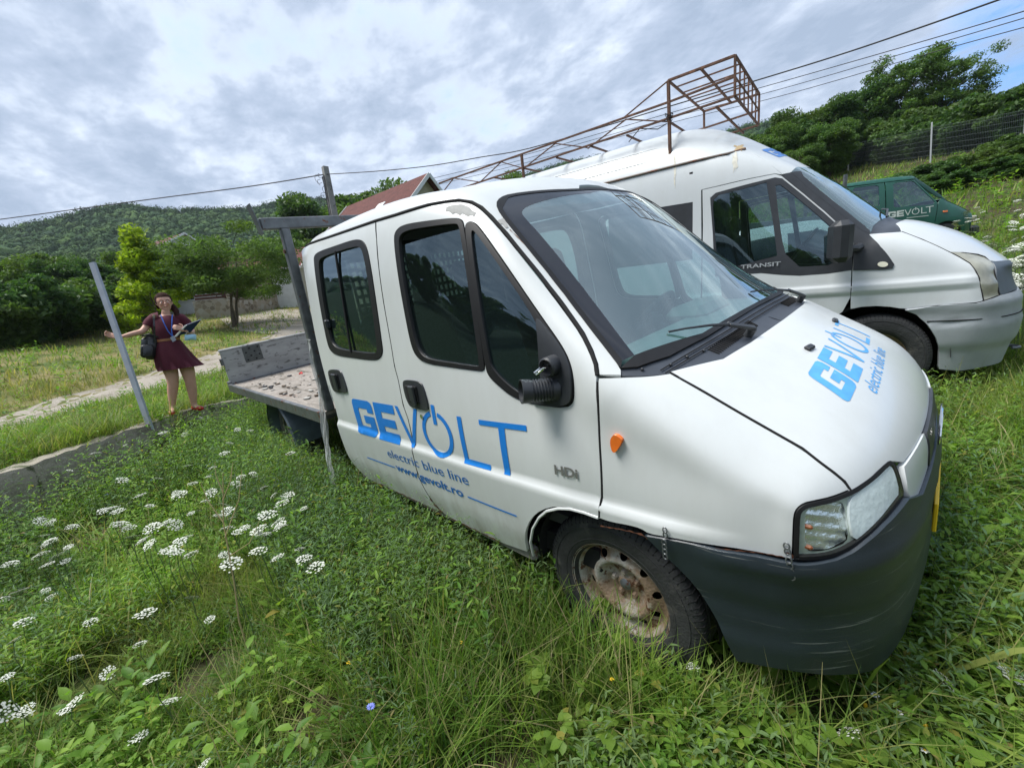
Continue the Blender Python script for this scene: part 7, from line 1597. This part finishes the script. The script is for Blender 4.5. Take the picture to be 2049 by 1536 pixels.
# ------------------------------------------------------------------ ground vegetation
vg = np.random.default_rng(5)
def inview(x, y, z, m=120):
    q = (np.stack([x, y, z], 1)-CAM)@RW.T; zc = np.maximum(q[:, 2], 1e-3); u = 1024.5+FP*q[:, 0]/zc; v = 768+FP*q[:, 1]/zc
    return (q[:, 2] > .15) & (u > -m-420) & (u < 2049+m+420) & (v < 1536+m*8) & (v > -200)
def loc(x, y, fr):
    M, t = FR[fr]; P = np.stack([x, y, np.zeros_like(x)], 1)-t; P[:, 2] = hgt(x, y)-t[2]; return P@M
def scatter(n, r0, r1, pw=1.0, extra=None):
    """n random spots between two distances from the camera, inside the field of view, off the road"""
    a = vg.uniform(-PI, PI, n*4); r = (r0**pw+(r1**pw-r0**pw)*vg.uniform(0, 1, n*4))**(1/pw); x = CAM[0]+r*np.cos(a); y = CAM[1]+r*np.sin(a); z = hgt(x, y)
    ok = inview(x, y, z); x, y, r = x[ok], y[ok], r[ok]
    A_ = loc(x, y, 'A'); inA = (A_[:, 0] > -5.4) & (A_[:, 0] < .70) & (np.abs(A_[:, 1]) < .93)
    B_ = loc(x, y, 'B'); inB = (B_[:, 0] > -4.6) & (B_[:, 0] < .70) & (np.abs(B_[:, 1]) < .92)
    keep = ~(inB | (inA & (vg.uniform(0, 1, len(x)) < .7)))
    wa = ((A_[:, 0]+.005)**2 < .34**2) & (np.abs(A_[:, 1]+.84) < .13); wb = (B_[:, 0]**2 < .34**2) & (np.abs(B_[:, 1]+.85) < .13); keep &= ~(wa | wb)
    d = (x+5)*-.749+(y+3)*-.663; keep &= ~((d > -.2) & (d < .12)); x, y, inA = x[keep], y[keep], inA[keep]
    # off the gravel
    rd = inpoly(np.stack([x, y], 1), ROADP); x, y, inA = x[~rd], y[~rd], inA[~rd]
    return x[:n], y[:n], inA[:n]
_a = [G(*p)[:2] for p in near_l]; _b = [G(*p)[:2] for p in far_l]; ROADP = np.array(_a+_b[::-1])
def field(x, y, s=1., o=0): return np.sin(x*1.7*s+2.1*np.sin(y*1.1*s+o)+o)*np.sin(y*1.9*s+1.3*np.sin(x*.8*s)+o*2)
BARE = [G(*p)[:2] for p in ((880, 1400), (190, 1105), (160, 1400), (1030, 1310), (620, 1440), (420, 1360), (1010, 1480), (1270, 1440))]
def bare(x, y):
    b = np.ones_like(x)
    for k, c in enumerate(BARE): r = (.30, .34, .22, .2, .22, .24, .24, .2)[k]; b = np.minimum(b, ss(.45, 1.15, np.hypot(x-c[0], y-c[1])/r))
    return b
def blades(x, y, L_, W_, lean, segs=3, droop=.5):
    n = len(x); az = vg.uniform(0, 2*PI, n); ln = lean*vg.uniform(.2, 1.3, n); z = hgt(x, y)+bumps(x, y)-.01
    dx, dy = np.cos(az), np.sin(az); wx, wy = -dy, dx; tw = vg.uniform(-.6, .6, n); V = []; ks = segs+1
    for k in range(ks):
        t_ = k/segs; out = L_*(ln*t_+droop*vg.uniform(.9, 1.1, n)*ln*t_*t_); up_ = L_*(t_-.45*droop*(ln+.25)*t_*t_); w = W_*(1-t_**2*.97)*.5 if k < segs else 0*W_
        c = np.stack([x+dx*out, y+dy*out, z+up_], 1); o = np.stack([(wx+dx*tw*t_)*w, (wy+dy*tw*t_)*w, 0*w], 1)
        if k < segs: V += [c-o, c+o]
        else: V += [c]
    m = 2*segs+1; V = np.stack(V, 1).reshape(-1, 3); b = np.arange(n)[:, None]*m; T = []
    for k in range(segs-1): T += [[2*k, 2*k+1, 2*k+3], [2*k, 2*k+3, 2*k+2]]
    T.append([2*segs-2, 2*segs-1, 2*segs]); T = np.array(T); return V, (b[:, :, None]+T[None]).reshape(-1, 3)
def leaves(C, dr, up_, L_, W_, fold=.25):
    """folded six-point leaves from base points C along unit directions dr"""
    n = len(C); s = np.cross(dr, up_); s /= np.linalg.norm(s, axis=1)[:, None]+1e-9; u = np.cross(s, dr); l = L_[:, None]; w = W_[:, None]
    P = [C, C+dr*l*.35+s*w*.5+u*w*fold, C+dr*l*.72+s*w*.36+u*w*fold*.5-u*l*.05, C+dr*l-u*l*.16, C+dr*l*.72-s*w*.36+u*w*fold*.5-u*l*.05, C+dr*l*.35-s*w*.5+u*w*fold, C+dr*l*.5]
    V = np.stack(P, 1).reshape(-1, 3); T = np.array([[0, 1, 6], [1, 2, 6], [2, 3, 6], [3, 4, 6], [4, 5, 6], [5, 0, 6]]); return V, (np.arange(n)[:, None, None]*7+T[None]).reshape(-1, 3)
def unit(v): return v/(np.linalg.norm(v, axis=1)[:, None]+1e-9)
def herbs(x, y, H, nl, ll, lw, spread=.35, droop=.1, tip=.35):
    """stems with leaves set around them; H heights, nl leaves each"""
    n = len(x); z = hgt(x, y)+bumps(x, y); az = vg.uniform(0, 2*PI, n); ln = vg.uniform(0, spread, n); top = np.stack([x+np.cos(az)*ln*H, y+np.sin(az)*ln*H, z+H], 1); bot = np.stack([x, y, z-.01], 1)
    t_ = (np.arange(nl)+.6)/nl; t_ = t_[None]*np.ones((n, 1))+vg.uniform(-.04, .04, (n, nl)); C = bot[:, None]+(top-bot)[:, None]*t_[..., None]
    a = vg.uniform(0, 2*PI, (n, 1))+np.arange(nl)[None]*2.4+vg.uniform(-.4, .4, (n, nl)); e = vg.uniform(-.1, .7, (n, nl))+.5*(t_-.5)
    dr = np.stack([np.cos(a)*np.cos(e), np.sin(a)*np.cos(e), np.sin(e)], -1).reshape(-1, 3); C = C.reshape(-1, 3)
    Lh = (ll*vg.uniform(.65, 1.25, (n, nl))*(1-tip*t_)).reshape(-1)*np.repeat(H/np.mean(H), nl)**.3; V, F = leaves(C, dr, np.tile([0, 0, 1.], (len(C), 1)), Lh, Lh*lw)
    # stems
    w = .0016+.002*H; s = np.stack([-np.sin(az), np.cos(az), 0*az], 1)*w[:, None]; Vs = np.stack([bot-s, bot+s, top], 1).reshape(-1, 3); Fs = np.arange(3*n).reshape(n, 3)
    return (V, F), (Vs, Fs)
def join(parts):
    V = []; F = []; n = 0
    for v, f in parts: V.append(v); F.append(f+n); n += len(v)
    return np.concatenate(V), np.concatenate(F)
GR1 = leafmat('grass_blades', [(0, (.085, .20, .026)), (.45, (.15, .28, .040)), (.74, (.24, .35, .060)), (.90, (.33, .34, .14)), (1, (.45, .38, .22))], .45, .55, (1.3, .42, (.25, .25, .07)))
GR2 = leafmat('dry_grass', [(0, (.15, .20, .05)), (.5, (.27, .25, .10)), (1, (.45, .37, .19))], .4, .7)
HB1 = leafmat('weed_leaves', [(0, (.080, .20, .030)), (.5, (.14, .30, .042)), (.95, (.25, .42, .065)), (1, (.34, .24, .10))], .48, .5, (1.1, .45, (.23, .29, .05)))
HB2 = leafmat('lime_leaves', [(0, (.12, .25, .030)), (.6, (.19, .34, .045)), (.92, (.27, .40, .06)), (1, (.42, .34, .08))], .48, .5)
HB3 = leafmat('grey_green_leaves', [(0, (.075, .15, .070)), (1, (.14, .24, .11))], .35, .6)
GRP = []
def sideA_(x, y): A_ = loc(x, y, 'A'); return (A_[:, 0] > -6.2) & (A_[:, 0] < 1.3) & (A_[:, 1] > -1.8) & (A_[:, 1] < -.9)
# grass, in rings of growing distance
def grass_ring(n, r0, r1, L0, L1, W, lean, segs, thr=None):
    x, y, inA = scatter(n, r0, r1, 1.25); f = field(x, y, .9)*.6+field(x, y, 2.3, 1.)*.4; b = bare(x, y); k = vg.uniform(0, 1, len(x)) < np.clip(b*1.05, .03, 1)*(.55+.45*ss(-.5, .5, f)); x, y, f, inA = x[k], y[k], f[k], inA[k]
    d = (x+5)*-.749+(y+3)*-.663; H = (L0+(L1-L0)*ss(-.7, .9, f))*vg.uniform(.45, 1.25, len(x))*np.where(inA, .6, 1); near_ = ss(.6, 1.9, np.hypot(x-CAM[0], y-CAM[1])); H = H*(.55+.45*near_)
    H = H*np.where(d > .3, .85, 1); mead = d > 5.4
    return (x, y, H, W*vg.uniform(.6, 1.4, len(x)), lean, segs, mead)
def emit(name, ring, m, label):
    x, y, H, W, lean, segs, mead = ring; V, F = blades(x, y, H, W, lean, segs); GRP.append((name, V, F, m, label))
g1_ = [grass_ring(125000, .35, 3.4, .07, .22, .0040, .6, 3), grass_ring(135000, 3.0, 7.5, .12, .32, .0062, .5, 3), grass_ring(95000, 7, 18, .16, .38, .011, .5, 2), grass_ring(60000, 16, 46, .22, .42, .03, .5, 2)]
P1 = []; P2 = []
for g in g1_:
    x, y, H, W, lean, segs, mead = g; dr = mead & (vg.uniform(0, 1, len(x)) < .62+.3*np.sign(field(x, y, .25, 3.))); dry_ = dr | (vg.uniform(0, 1, len(x)) < .05)
    for msk, P in ((~dry_, P1), (dry_, P2)):
        if msk.sum(): P.append(blades(x[msk], y[msk], H[msk], W[msk], lean, segs))
x, y, inA = scatter(60000, 1.2, 7.5, 1.2); k = sideA_(x, y); P1.append(blades(x[k], y[k], vg.uniform(.18, .45, k.sum()), .0055*np.ones(k.sum()), .5, 4, .6))
x, y, inA = scatter(90000, 1.5, 9, 1.2); k = loc(x, y, 'A')[:, 0] > .8; P1.append(blades(x[k], y[k], vg.uniform(.15, .42, k.sum()), .006*np.ones(k.sum()), .7, 4, .8))
# clumps of long arching blades
def tufts(spots, nb, L_, W_, spread):
    x = np.repeat(spots[:, 0], nb)+vg.normal(0, spread, len(spots)*nb); y = np.repeat(spots[:, 1], nb)+vg.normal(0, spread, len(spots)*nb); return blades(x, y, L_*vg.uniform(.5, 1.15, len(x)), W_*vg.uniform(.7, 1.3, len(x)), .75, 4, .8)
def patch(pp): return np.array([G(*p)[:2] for p in pp])
P1.append(tufts(patch([(585, 1200), (560, 1230), (930, 1180), (945, 1150), (915, 1200), (1000, 1345), (1020, 1330), (1380, 1500), (1150, 1500), (1480, 1480), (870, 1420), (250, 1180), (560, 1190), (70, 1320), (700, 1330), (800, 1250)]), 70, .26, .0055, .035))
x, y, _ = scatter(900, 3.0, 9, 1.2); P1.append(tufts(np.stack([x, y], 1), 26, .40, .008, .04))
x, y, _ = scatter(160, .8, 3.0, 1.2); P1.append(tufts(np.stack([x, y], 1), 22, .20, .005, .03))
P1.append(tufts(patch([(1750, 1400), (1800, 1420), (1700, 1440), (1960, 1330), (2010, 1280)]), 5, .62, .022, .03))
V, F = join(P1); g_ = mesh_np('grass', V, F, GR1, None, False); tag(g_, 'green grass and long blades covering the ground around the vehicles', 'grass', kind='stuff')
V, F = join(P2); g_ = mesh_np('dry_grass', V, F, GR2, None, False); tag(g_, 'yellowed dry grass of the meadow beyond the dirt road', 'grass', kind='stuff')
# weeds
def weeds(n, r0, r1, H, nl, ll, lw, sel=None, spread=.35, pw=1.25):
    x, y, inA = scatter(n, r0, r1, pw); b = bare(x, y); k = vg.uniform(0, 1, len(x)) < b
    if sel is not None: k &= sel(x, y)
    Aq = loc(x, y, 'A'); k &= ~((Aq[:, 0] > 1.0) & (vg.uniform(0, 1, len(x)) < .62))
    d = (x+5)*-.749+(y+3)*-.663; k &= (d < -.1) | (vg.uniform(0, 1, len(x)) < .12); x, y, inA = x[k], y[k], inA[k]
    h_ = H*vg.uniform(.5, 1.35, len(x))*np.where(inA, .55, 1)*(.5+.5*ss(.8, 2.4, np.hypot(x-CAM[0], y-CAM[1]))); return herbs(x, y, h_, nl, ll, lw, spread)
def sideA(x, y):   # the tall strip along the near side of the pickup
    A_ = loc(x, y, 'A'); return (A_[:, 0] > -6.2) & (A_[:, 0] < -.3) & (A_[:, 1] > -1.75) & (A_[:, 1] < -.9)
HB = {1: [], 2: [], 3: []}; ST = []
def addw(k, r): HB[k].append(r[0]); ST.append(r[1])
addw(1, weeds(9500, .4, 3.2, .10, 8, .032, .42)); addw(2, weeds(6500, .4, 3.2, .085, 7, .030, .50, lambda x, y: field(x, y, 1.1, 2.) > -.1)); addw(3, weeds(7500, .4, 4.0, .13, 12, .030, .24, lambda x, y: field(x, y, .9, 4.) > 0))
addw(1, weeds(12500, 3.0, 7.5, .22, 10, .050, .36)); addw(1, weeds(2600, .9, 6.5, .17, 7, .085, .46, lambda x, y: field(x, y, 1.0, 5.) > .1)); addw(2, weeds(1800, .9, 6.5, .16, 6, .080, .55, lambda x, y: field(x, y, 1.2, 6.) > .2)); addw(2, weeds(10000, 3.0, 7.5, .21, 9, .046, .42, lambda x, y: field(x, y, .8, 2.) > -.2)); addw(3, weeds(11000, 3.0, 8, .27, 14, .046, .20, lambda x, y: field(x, y, .7, 4.) > -.1))
addw(1, weeds(9000, 7, 17, .28, 8, .10, .5)); addw(2, weeds(6000, 7, 20, .26, 7, .10, .5)); addw(1, weeds(5000, 15, 32, .40, 7, .20, .5))
addw(1, weeds(11000, 1.2, 7, .30, 12, .044, .36, sideA, .35)); addw(1, weeds(1500, 1.2, 7, .40, 11, .085, .26, sideA, .3)); addw(2, weeds(13000, 1.2, 7, .28, 11, .042, .42, sideA, .35)); addw(3, weeds(17000, 1.2, 7, .38, 18, .046, .17, sideA, .3))
def sideW(x, y):
    d = (x+5)*-.749+(y+3)*-.663; return (d > -1.5) & (d < -.22)
addw(1, weeds(12000, 4, 11, .50, 12, .055, .36, sideW, .25)); addw(2, weeds(6000, 4, 11, .42, 11, .050, .42, sideW, .25)); addw(3, weeds(9000, 4, 11, .56, 16, .050, .18, sideW, .2))
def sideN(x, y):
    A_ = loc(x, y, 'A'); return (A_[:, 0] > .1) & (A_[:, 0] < 1.5) & (A_[:, 1] > -1.9) & (A_[:, 1] < .6) & ((A_[:, 0] > .75) | (A_[:, 1] < -.93))
addw(1, weeds(10000, .9, 3.5, .25, 10, .045, .45, sideN, .3)); addw(2, weeds(7000, .9, 3.5, .22, 9, .045, .52, sideN, .3)); addw(3, weeds(5000, .9, 3.5, .32, 14, .045, .24, sideN, .3))
# broad ground leaves and trifoliate brambles near the wheel and under the bumper
def trif(spots, H, ll):
    n = len(spots); x, y = spots[:, 0], spots[:, 1]; z = hgt(x, y)+H; C = np.stack([x, y, z], 1); out = []
    az = vg.uniform(0, 6.28, n)
    for k in (-1, 0, 1):
        a = az+k*1.25; e = vg.uniform(-.35, .25, n); dr = np.stack([np.cos(a)*np.cos(e), np.sin(a)*np.cos(e), np.sin(e)], 1); Lh = ll*vg.uniform(.8, 1.2, n)*(1.1 if k == 0 else .9); out.append(leaves(C, dr, np.tile([0, 0, 1.], (n, 1)), Lh, Lh*.78, .12))
    return out
x, y, _ = scatter(9000, .9, 4.2, 1.2); A_ = loc(x, y, 'A'); k = (A_[:, 0] > .0) & (A_[:, 0] < 3) & (vg.uniform(0, 1, len(x)) < .5) | ((field(x, y, .8, 1.) > .62) & (vg.uniform(0, 1, len(x)) < .10)); x, y = x[k][:1100], y[k][:1100]
HB[2] += trif(np.stack([x, y], 1), .05+.13*vg.uniform(0, 1, len(x))**1.5, .040)
tp = patch([(1225, 1330), (1240, 1300), (1290, 1290), (1350, 1310), (1380, 1290), (1420, 1320), (1150, 1400), (1100, 1420), (1120, 1450), (1440, 1310), (1490, 1330), (1560, 1340), (1620, 1345), (1680, 1340), (1740, 1345), (1530, 1350), (1590, 1370), (1650, 1360), (1310, 1330), (1390, 1340), (1470, 1360), (1210, 1480), (1180, 1460), (1260, 1500)])
tp = np.repeat(tp, 3, 0)+vg.normal(0, .06, (len(tp)*3, 2)); HB[2] += trif(tp, vg.uniform(.05, .20, len(tp)), .052)
for k, m, lb_, nm in ((1, HB1, 'broad-leaved green weeds growing thickly around the vehicles', 'weeds'), (2, HB2, 'light lime-green weeds mixed into the ground cover', 'lime_weeds'), (3, HB3, 'narrow-leaved grey-green weeds in the ground cover', 'grey_weeds')):
    V, F = join(HB[k]); tag(mesh_np(nm, V, F, m, None, False), lb_, 'weeds', kind='stuff')
V, F = join(ST); tag(mesh_np('weed_stems', V, F, leafmat('stem_green', [(0, (.05, .09, .025)), (1, (.14, .15, .05))], .1), None, False), 'thin upright stems of the weeds', 'weed stems', kind='stuff')
x, y, _ = scatter(1500, 1.0, 9, 1.2); V, F = blades(x, y, vg.uniform(.25, .6, len(x)), .0035*np.ones(len(x)), .45, 4, .5)
tag(mesh_np('straw_stalks', V, F, GR2, None, False), 'thin straw-coloured grass stalks rising out of the weeds', 'grass stalks', kind='stuff')
# dead stalks heap on the bare patch
c0_ = BARE[1]; x = c0_[0]+vg.normal(0, .16, 900); y = c0_[1]+vg.normal(0, .16, 900); V, F = blades(x, y, vg.uniform(.05, .22, 900), .004*np.ones(900), 2.2, 3, .3)
tag(mesh_np('dead_stalks', V, F, leafmat('dead_stalk', [(0, (.07, .045, .03)), (1, (.20, .14, .09))], .1), None, False), 'brown heap of dead stalks on the bare patch at the left', 'dead stalks', kind='stuff')
# ------------------------------------------------------------------ wild carrot flowers, each plant a thing
PETAL = mat('white_petals', (.62, .64, .56), .8, var=.06, vscale=60, trans=0); STEM = mat('flower_stem', (.09, .14, .045), .7); SEEDM = mat('green_umbel', (.30, .36, .17), .8, var=.15, vscale=60)
def umbel_head(seed, R, cup=0.):
    r = random.Random(seed); m = MB(); k = 0; spots = [(0, 0)]
    for ring, n_ in ((.36, 6), (.70, 11), (1.0, 15)):
        for i in range(n_): a = 6.283*(i+r.uniform(-.25, .25))/n_; rr = ring*r.uniform(.78, 1.12); spots.append((math.cos(a)*rr, math.sin(a)*rr))
    for (u, v) in spots:
        q = math.hypot(u, v); c = np.array([u*R, v*R, -.34*R*q*q+cup*R*q*q+r.uniform(-.05, .05)*R]); m.mat(1).tube([(0, 0, -.55*R), c*.6+[0, 0, -.12*R], c], .0007, 3, caps=False); m.mat(0)
        s = R*.15*r.uniform(.6, 1.2)
        for j in range(7): a = 6.283*j/7+r.uniform(-.2, .2); p = c+[math.cos(a)*s*.62, math.sin(a)*s*.62, r.uniform(-.1, .15)*s]; w = s*.42; m.add([p+[-w, -w*.6, 0], p+[w*.4, -w, .2*w], p+[w, w*.5, 0], p+[-w*.3, w, .25*w]], [(0, 1, 2, 3)])
        m.add([c+[s*.4*math.cos(t), s*.4*math.sin(t), .12*s] for t in np.linspace(0, 6.283, 7)[:-1]], [(0, 1, 2, 3, 4, 5)])
    return m
PROT = []
for v_ in range(3):
    o = empty('wild_carrot'); H = .5; s_ = MB().tube([(0, 0, 0), (.015, .01, .2), (.01, -.01, .38), (0, 0, .5)], [.0028, .0022, .0018, .0014], 5); s_.build('stem', STEM, o, True)
    h_ = umbel_head(60+v_, .042+.004*v_, (0, .25, .1)[v_]).build('umbel', [PETAL, STEM], o); h_.location = (0, 0, .52); PROT.append(o)
used = [False]*3
def flower(P, H, s, label, group, tilt=None):
    """P: where the head is; the stem reaches the ground below it"""
    i = rnd.randrange(3); 
    if used[i]: o = copy_tree(PROT[i])
    else: o = PROT[i]; used[i] = True
    gx, gy = P[0], P[1]; gz = float(hgt(gx, gy)+bumps(gx, gy)); h = max(.05, P[2]-gz); o.location = (gx, gy, gz-.01)
    a, b = rnd.gauss(0, .10), rnd.gauss(0, .10)
    for ch in o.children:
        if ch.name.startswith('stem'): ch.scale = (1, 1, h/.5)
        else: ch.location = (0, 0, h+.01); ch.scale = (s, s, s); ch.rotation_euler = (rnd.gauss(.0, .25)+(tilt[0] if tilt else 0), rnd.gauss(0, .25)+(tilt[1] if tilt else 0), rnd.uniform(0, 6))
    o.rotation_euler = (0, 0, rnd.uniform(0, 6)) if False else (0, 0, 0); tag(o, label, 'flower', group); return o
FL = [(245, 958), (236, 1020), (222, 1015), (315, 955), (345, 925), (352, 985), (368, 988), (325, 865), (300, 868), (250, 890), (262, 885), (370, 868), (385, 965), (330, 1045), (352, 1048), (440, 1030), (455, 1020), (462, 1035), (382, 1025), (395, 1020), (110, 1080), (95, 1083), (20, 1125), (95, 1128), (130, 1122), (30, 1188), (8, 1195), (40, 1180), (100, 1192), (90, 1180), (265, 1072), (285, 1078), (298, 1088), (335, 1100), (352, 1103), (380, 1105), (450, 1108), (455, 1102), (515, 1098), (385, 1192), (420, 1236), (280, 1284), (292, 1222), (150, 1312), (215, 1345), (130, 1418), (142, 1408), (10, 1422), (55, 1412), (48, 1425), (278, 1472), (405, 1530), (460, 885), (475, 858), (500, 860), (605, 868), (600, 862), (440, 880), (448, 905), (402, 835), (15, 1352), (312, 1352), (410, 1000), (490, 1054), (545, 990), (505, 945), (240, 1045), (205, 1020), (70, 1205), (45, 1240), (25, 1280), (375, 930), (190, 905), (140, 940), (75, 945), (280, 990), (300, 1010), (600, 1095), (560, 1050), (180, 1240), (340, 1400)]
for _ in range(55):
    px = rnd.uniform(60, 640); py = rnd.uniform(870, 1130)
    if py > 1010-.36*px+40 and py > 800+.05*px: FL.append((px, py))
lbl = 'white umbrella-shaped wild carrot flower head among the weeds left of the pickup'
for (px, py) in FL:
    H = .38+.16*rnd.random() if py < 1150 else .20+.14*rnd.random()
    if py > 1380: H = .12+.08*rnd.random()
    P = G(px, py, H); r = np.linalg.norm(P-CAM); flower(P, H, rnd.uniform(.45, .95)*(1. if r > 2 else .75), lbl, 'wild carrot flowers left of the pickup')
flower(G(905, 974, .34), .34, 1., 'wild carrot flower head standing in front of the web address on the door', None, (.5, 0)); flower(G(1045, 1063, .30), .3, .8, 'wild carrot flower head just left of the front wheel arch', None, (.7, 0))
flower(G(1695, 1457, .16), .2, .78, 'large flat white umbel in the bottom right foreground', None, (.25, 0)); flower(G(1895, 1362, .16), .2, .7, 'loose creamy umbel right of the pickup bumper', None); flower(G(2032, 1350, .18), .2, .9, 'white umbel cut by the right edge in the foreground', None); flower(G(1385, 1330, .2), .2, .4, 'tiny white umbel under the pickup bumper', None)
for k in range(150):
    py = rnd.uniform(396, 575); x_l = float(np.interp(py, [396, 420, 450, 480, 520, 575], [1975, 1935, 1895, 1925, 1985, 2025])); px = x_l+rnd.random()**1.3*(2065-x_l)
    P = G(px, py, .75); flower(P, .75, rnd.uniform(1.0, 1.5), 'white wild carrot flower head in the tall grass of the right-hand slope', 'wild carrot flowers on the right-hand slope')
for px, py in ((1885, 700), (1940, 760), (1880, 800), (1955, 870), (2035, 650), (1990, 900)):
    flower(G(px, py, .18), .2, .45, 'small white flower in the grass in front of the vans', 'small white flowers in front of the vans')
# daisies, buttons, chicory and small yellow flowers
def posy(name, label, cat, group, spots, H, build):
    src = None
    for px, py in spots:
        P = G(px, py, H); gz = float(hgt(P[0], P[1]))
        if src is None: src = empty(name); MB().tube([(0, 0, 0), (.004, .003, H*.5), (0, 0, H)], .0012, 4).build('stem', STEM, src); build(src, H); o = src
        else: o = copy_tree(src)
        o.location = (P[0], P[1], gz); o.rotation_euler = (rnd.gauss(0, .12), rnd.gauss(0, .12), rnd.uniform(0, 6)); tag(o, label, cat, group)
def daisy(pet, cen, R, n, pw):
    def f(o, H):
        m = MB()
        for k in range(n): a = 6.283*k/n; u = np.array([math.cos(a), math.sin(a), .15]); s = np.array([-math.sin(a), math.cos(a), 0])*pw; c = np.array([0, 0, H]); m.add([c+u*R*.15, c+u*R*.6+s, c+u*R-[0, 0, R*.1], c+u*R*.6-s], [(0, 1, 2, 3)])
        m.build('petals', pet, o); MB().ball((0, 0, H+.002), (R*.3, R*.3, R*.2), 8, 5).build('flower_centre', cen, o, True)
    return f
YEL = mat('yellow_petal', (.75, .48, .02), .6); CHI = mat('chicory_blue', (.20, .24, .70), .6); WPE = mat('daisy_white', (.75, .75, .75), .6)
posy('daisy', 'white daisy-like flower in the bottom right foreground', 'flower', 'white daisies at the bottom right', [(1763, 1394), (1805, 1411), (1848, 1334), (1832, 1346), (1880, 1158), (1900, 1180), (1825, 1262), (1872, 1508), (1752, 1378)], .13, daisy(WPE, YEL, .0115, 6, .004))
def button(c):
    return lambda o, H: MB().ball((0, 0, H), (.006, .006, .0085), 8, 6).build('flower_head', c, o, True)
posy('yellow_button_flower', 'round yellow button flower in the bottom right foreground', 'flower', 'yellow button flowers', [(1730, 1418), (1852, 1450), (1722, 1502), (1760, 1507), (1905, 1512), (1935, 1528)], .10, button(YEL))
posy('brown_button_flower', 'round orange-brown withered button flower in the bottom right foreground', 'flower', 'withered button flowers', [(1782, 1408), (1740, 1442), (1787, 1467), (1845, 1422), (1913, 1472)], .10, button(mat('withered_button', (.42, .20, .07), .7)))
posy('chicory', 'pale blue chicory flower among the weeds', 'flower', 'blue chicory flowers', [(68, 1024), (208, 990), (531, 955), (545, 1028), (296, 961), (723, 1412), (420, 928), (407, 912)], .22, daisy(CHI, CHI, .016, 12, .0035))
posy('yellow_flower', 'small bright yellow flower in the ground cover', 'flower', 'small yellow flowers', [(227, 1132), (265, 1134), (900, 1180), (870, 1125), (928, 1215), (862, 1237), (925, 1272), (1172, 1190), (1173, 1203), (1174, 1215), (697, 1325), (705, 1330), (880, 1127), (2030, 940), (2035, 905), (1957, 752), (1927, 787), (1225, 1355), (840, 1120)], .16, daisy(YEL, YEL, .009, 5, .0042))

# a tall branched dead stalk and a scrap of green plastic among the weeds
b0 = G(505, 1330); m = MB(); T_p = lambda x, y, k: (lambda o, d: o+d*(((b0+k*RW[2]*-.05-o)@RW[2])/(d@RW[2])))(*ray(x, y))
m.tube([b0, T_p(478, 1240, 1), T_p(468, 1160, 1.5), T_p(447, 1045, 2), T_p(446, 945, 2.4)], [.0045, .004, .0035, .003, .0015], 6)
for P in (((447, 1045, 2), (415, 1000, 2), (402, 965, 2)), ((450, 1075, 2), (478, 1000, 2), (484, 940, 2)), ((462, 1110, 1.5), (500, 1085, 1.5), (520, 1040, 1.6)), ((446, 985, 2.2), (432, 950, 2.2), (430, 925, 2.3)), ((446, 1000, 2.2), (462, 960, 2.2), (466, 925, 2.3))): m.tube([T_p(*q) for q in P], [.0025, .0018, .001], 5)
tag(m.build('dead_weed', mat('straw', (.36, .29, .14), .8), None, True), 'tall branched straw-yellow dead stalk rising among the white flowers', 'dead weed')
c0_ = G(285, 1228); V = []; F = []
for i in range(9):
    for j in range(6): V.append(c0_+np.array([(i-4)*.022, (j-2.5)*.022, .055+.035*math.sin(i*1.1+j*.6)*math.cos(j*1.3)]))
for i in range(8):
    for j in range(5): F.append((i*6+j, i*6+j+1, i*6+j+7, i*6+j+6))
ps = mesh_np('plastic_scrap', V, F, mat('sea_green_plastic', (.10, .42, .28), .35)); md = ps.modifiers.new('s', 'SOLIDIFY'); md.thickness = .002; tag(ps, 'crumpled sea-green plastic scrap lying in the weeds at the lower left', 'plastic scrap')
# ------------------------------------------------------------------ air
HZ = bpy.data.materials.new('haze_air'); HZ.use_nodes = True; t = HZ.node_tree; t.nodes.clear(); vp = N(t, 'ShaderNodeVolumePrincipled'); vp.inputs['Color'].default_value = (.80, .88, 1, 1); vp.inputs['Density'].default_value = 0.00018; vp.inputs['Anisotropy'].default_value = .2
o_ = N(t, 'ShaderNodeOutputMaterial'); L(t, vp.outputs[0], o_.inputs['Volume'])
hb_ = MB().box((0, 0, 60), (2400, 2400, 160)).build('haze', HZ); tag(hb_, 'thin summer haze lying over the valley', 'haze', kind='stuff')
sc.cycles.volume_bounces = 0; sc.cycles.max_bounces = 8; sc.cycles.transparent_max_bounces = 12
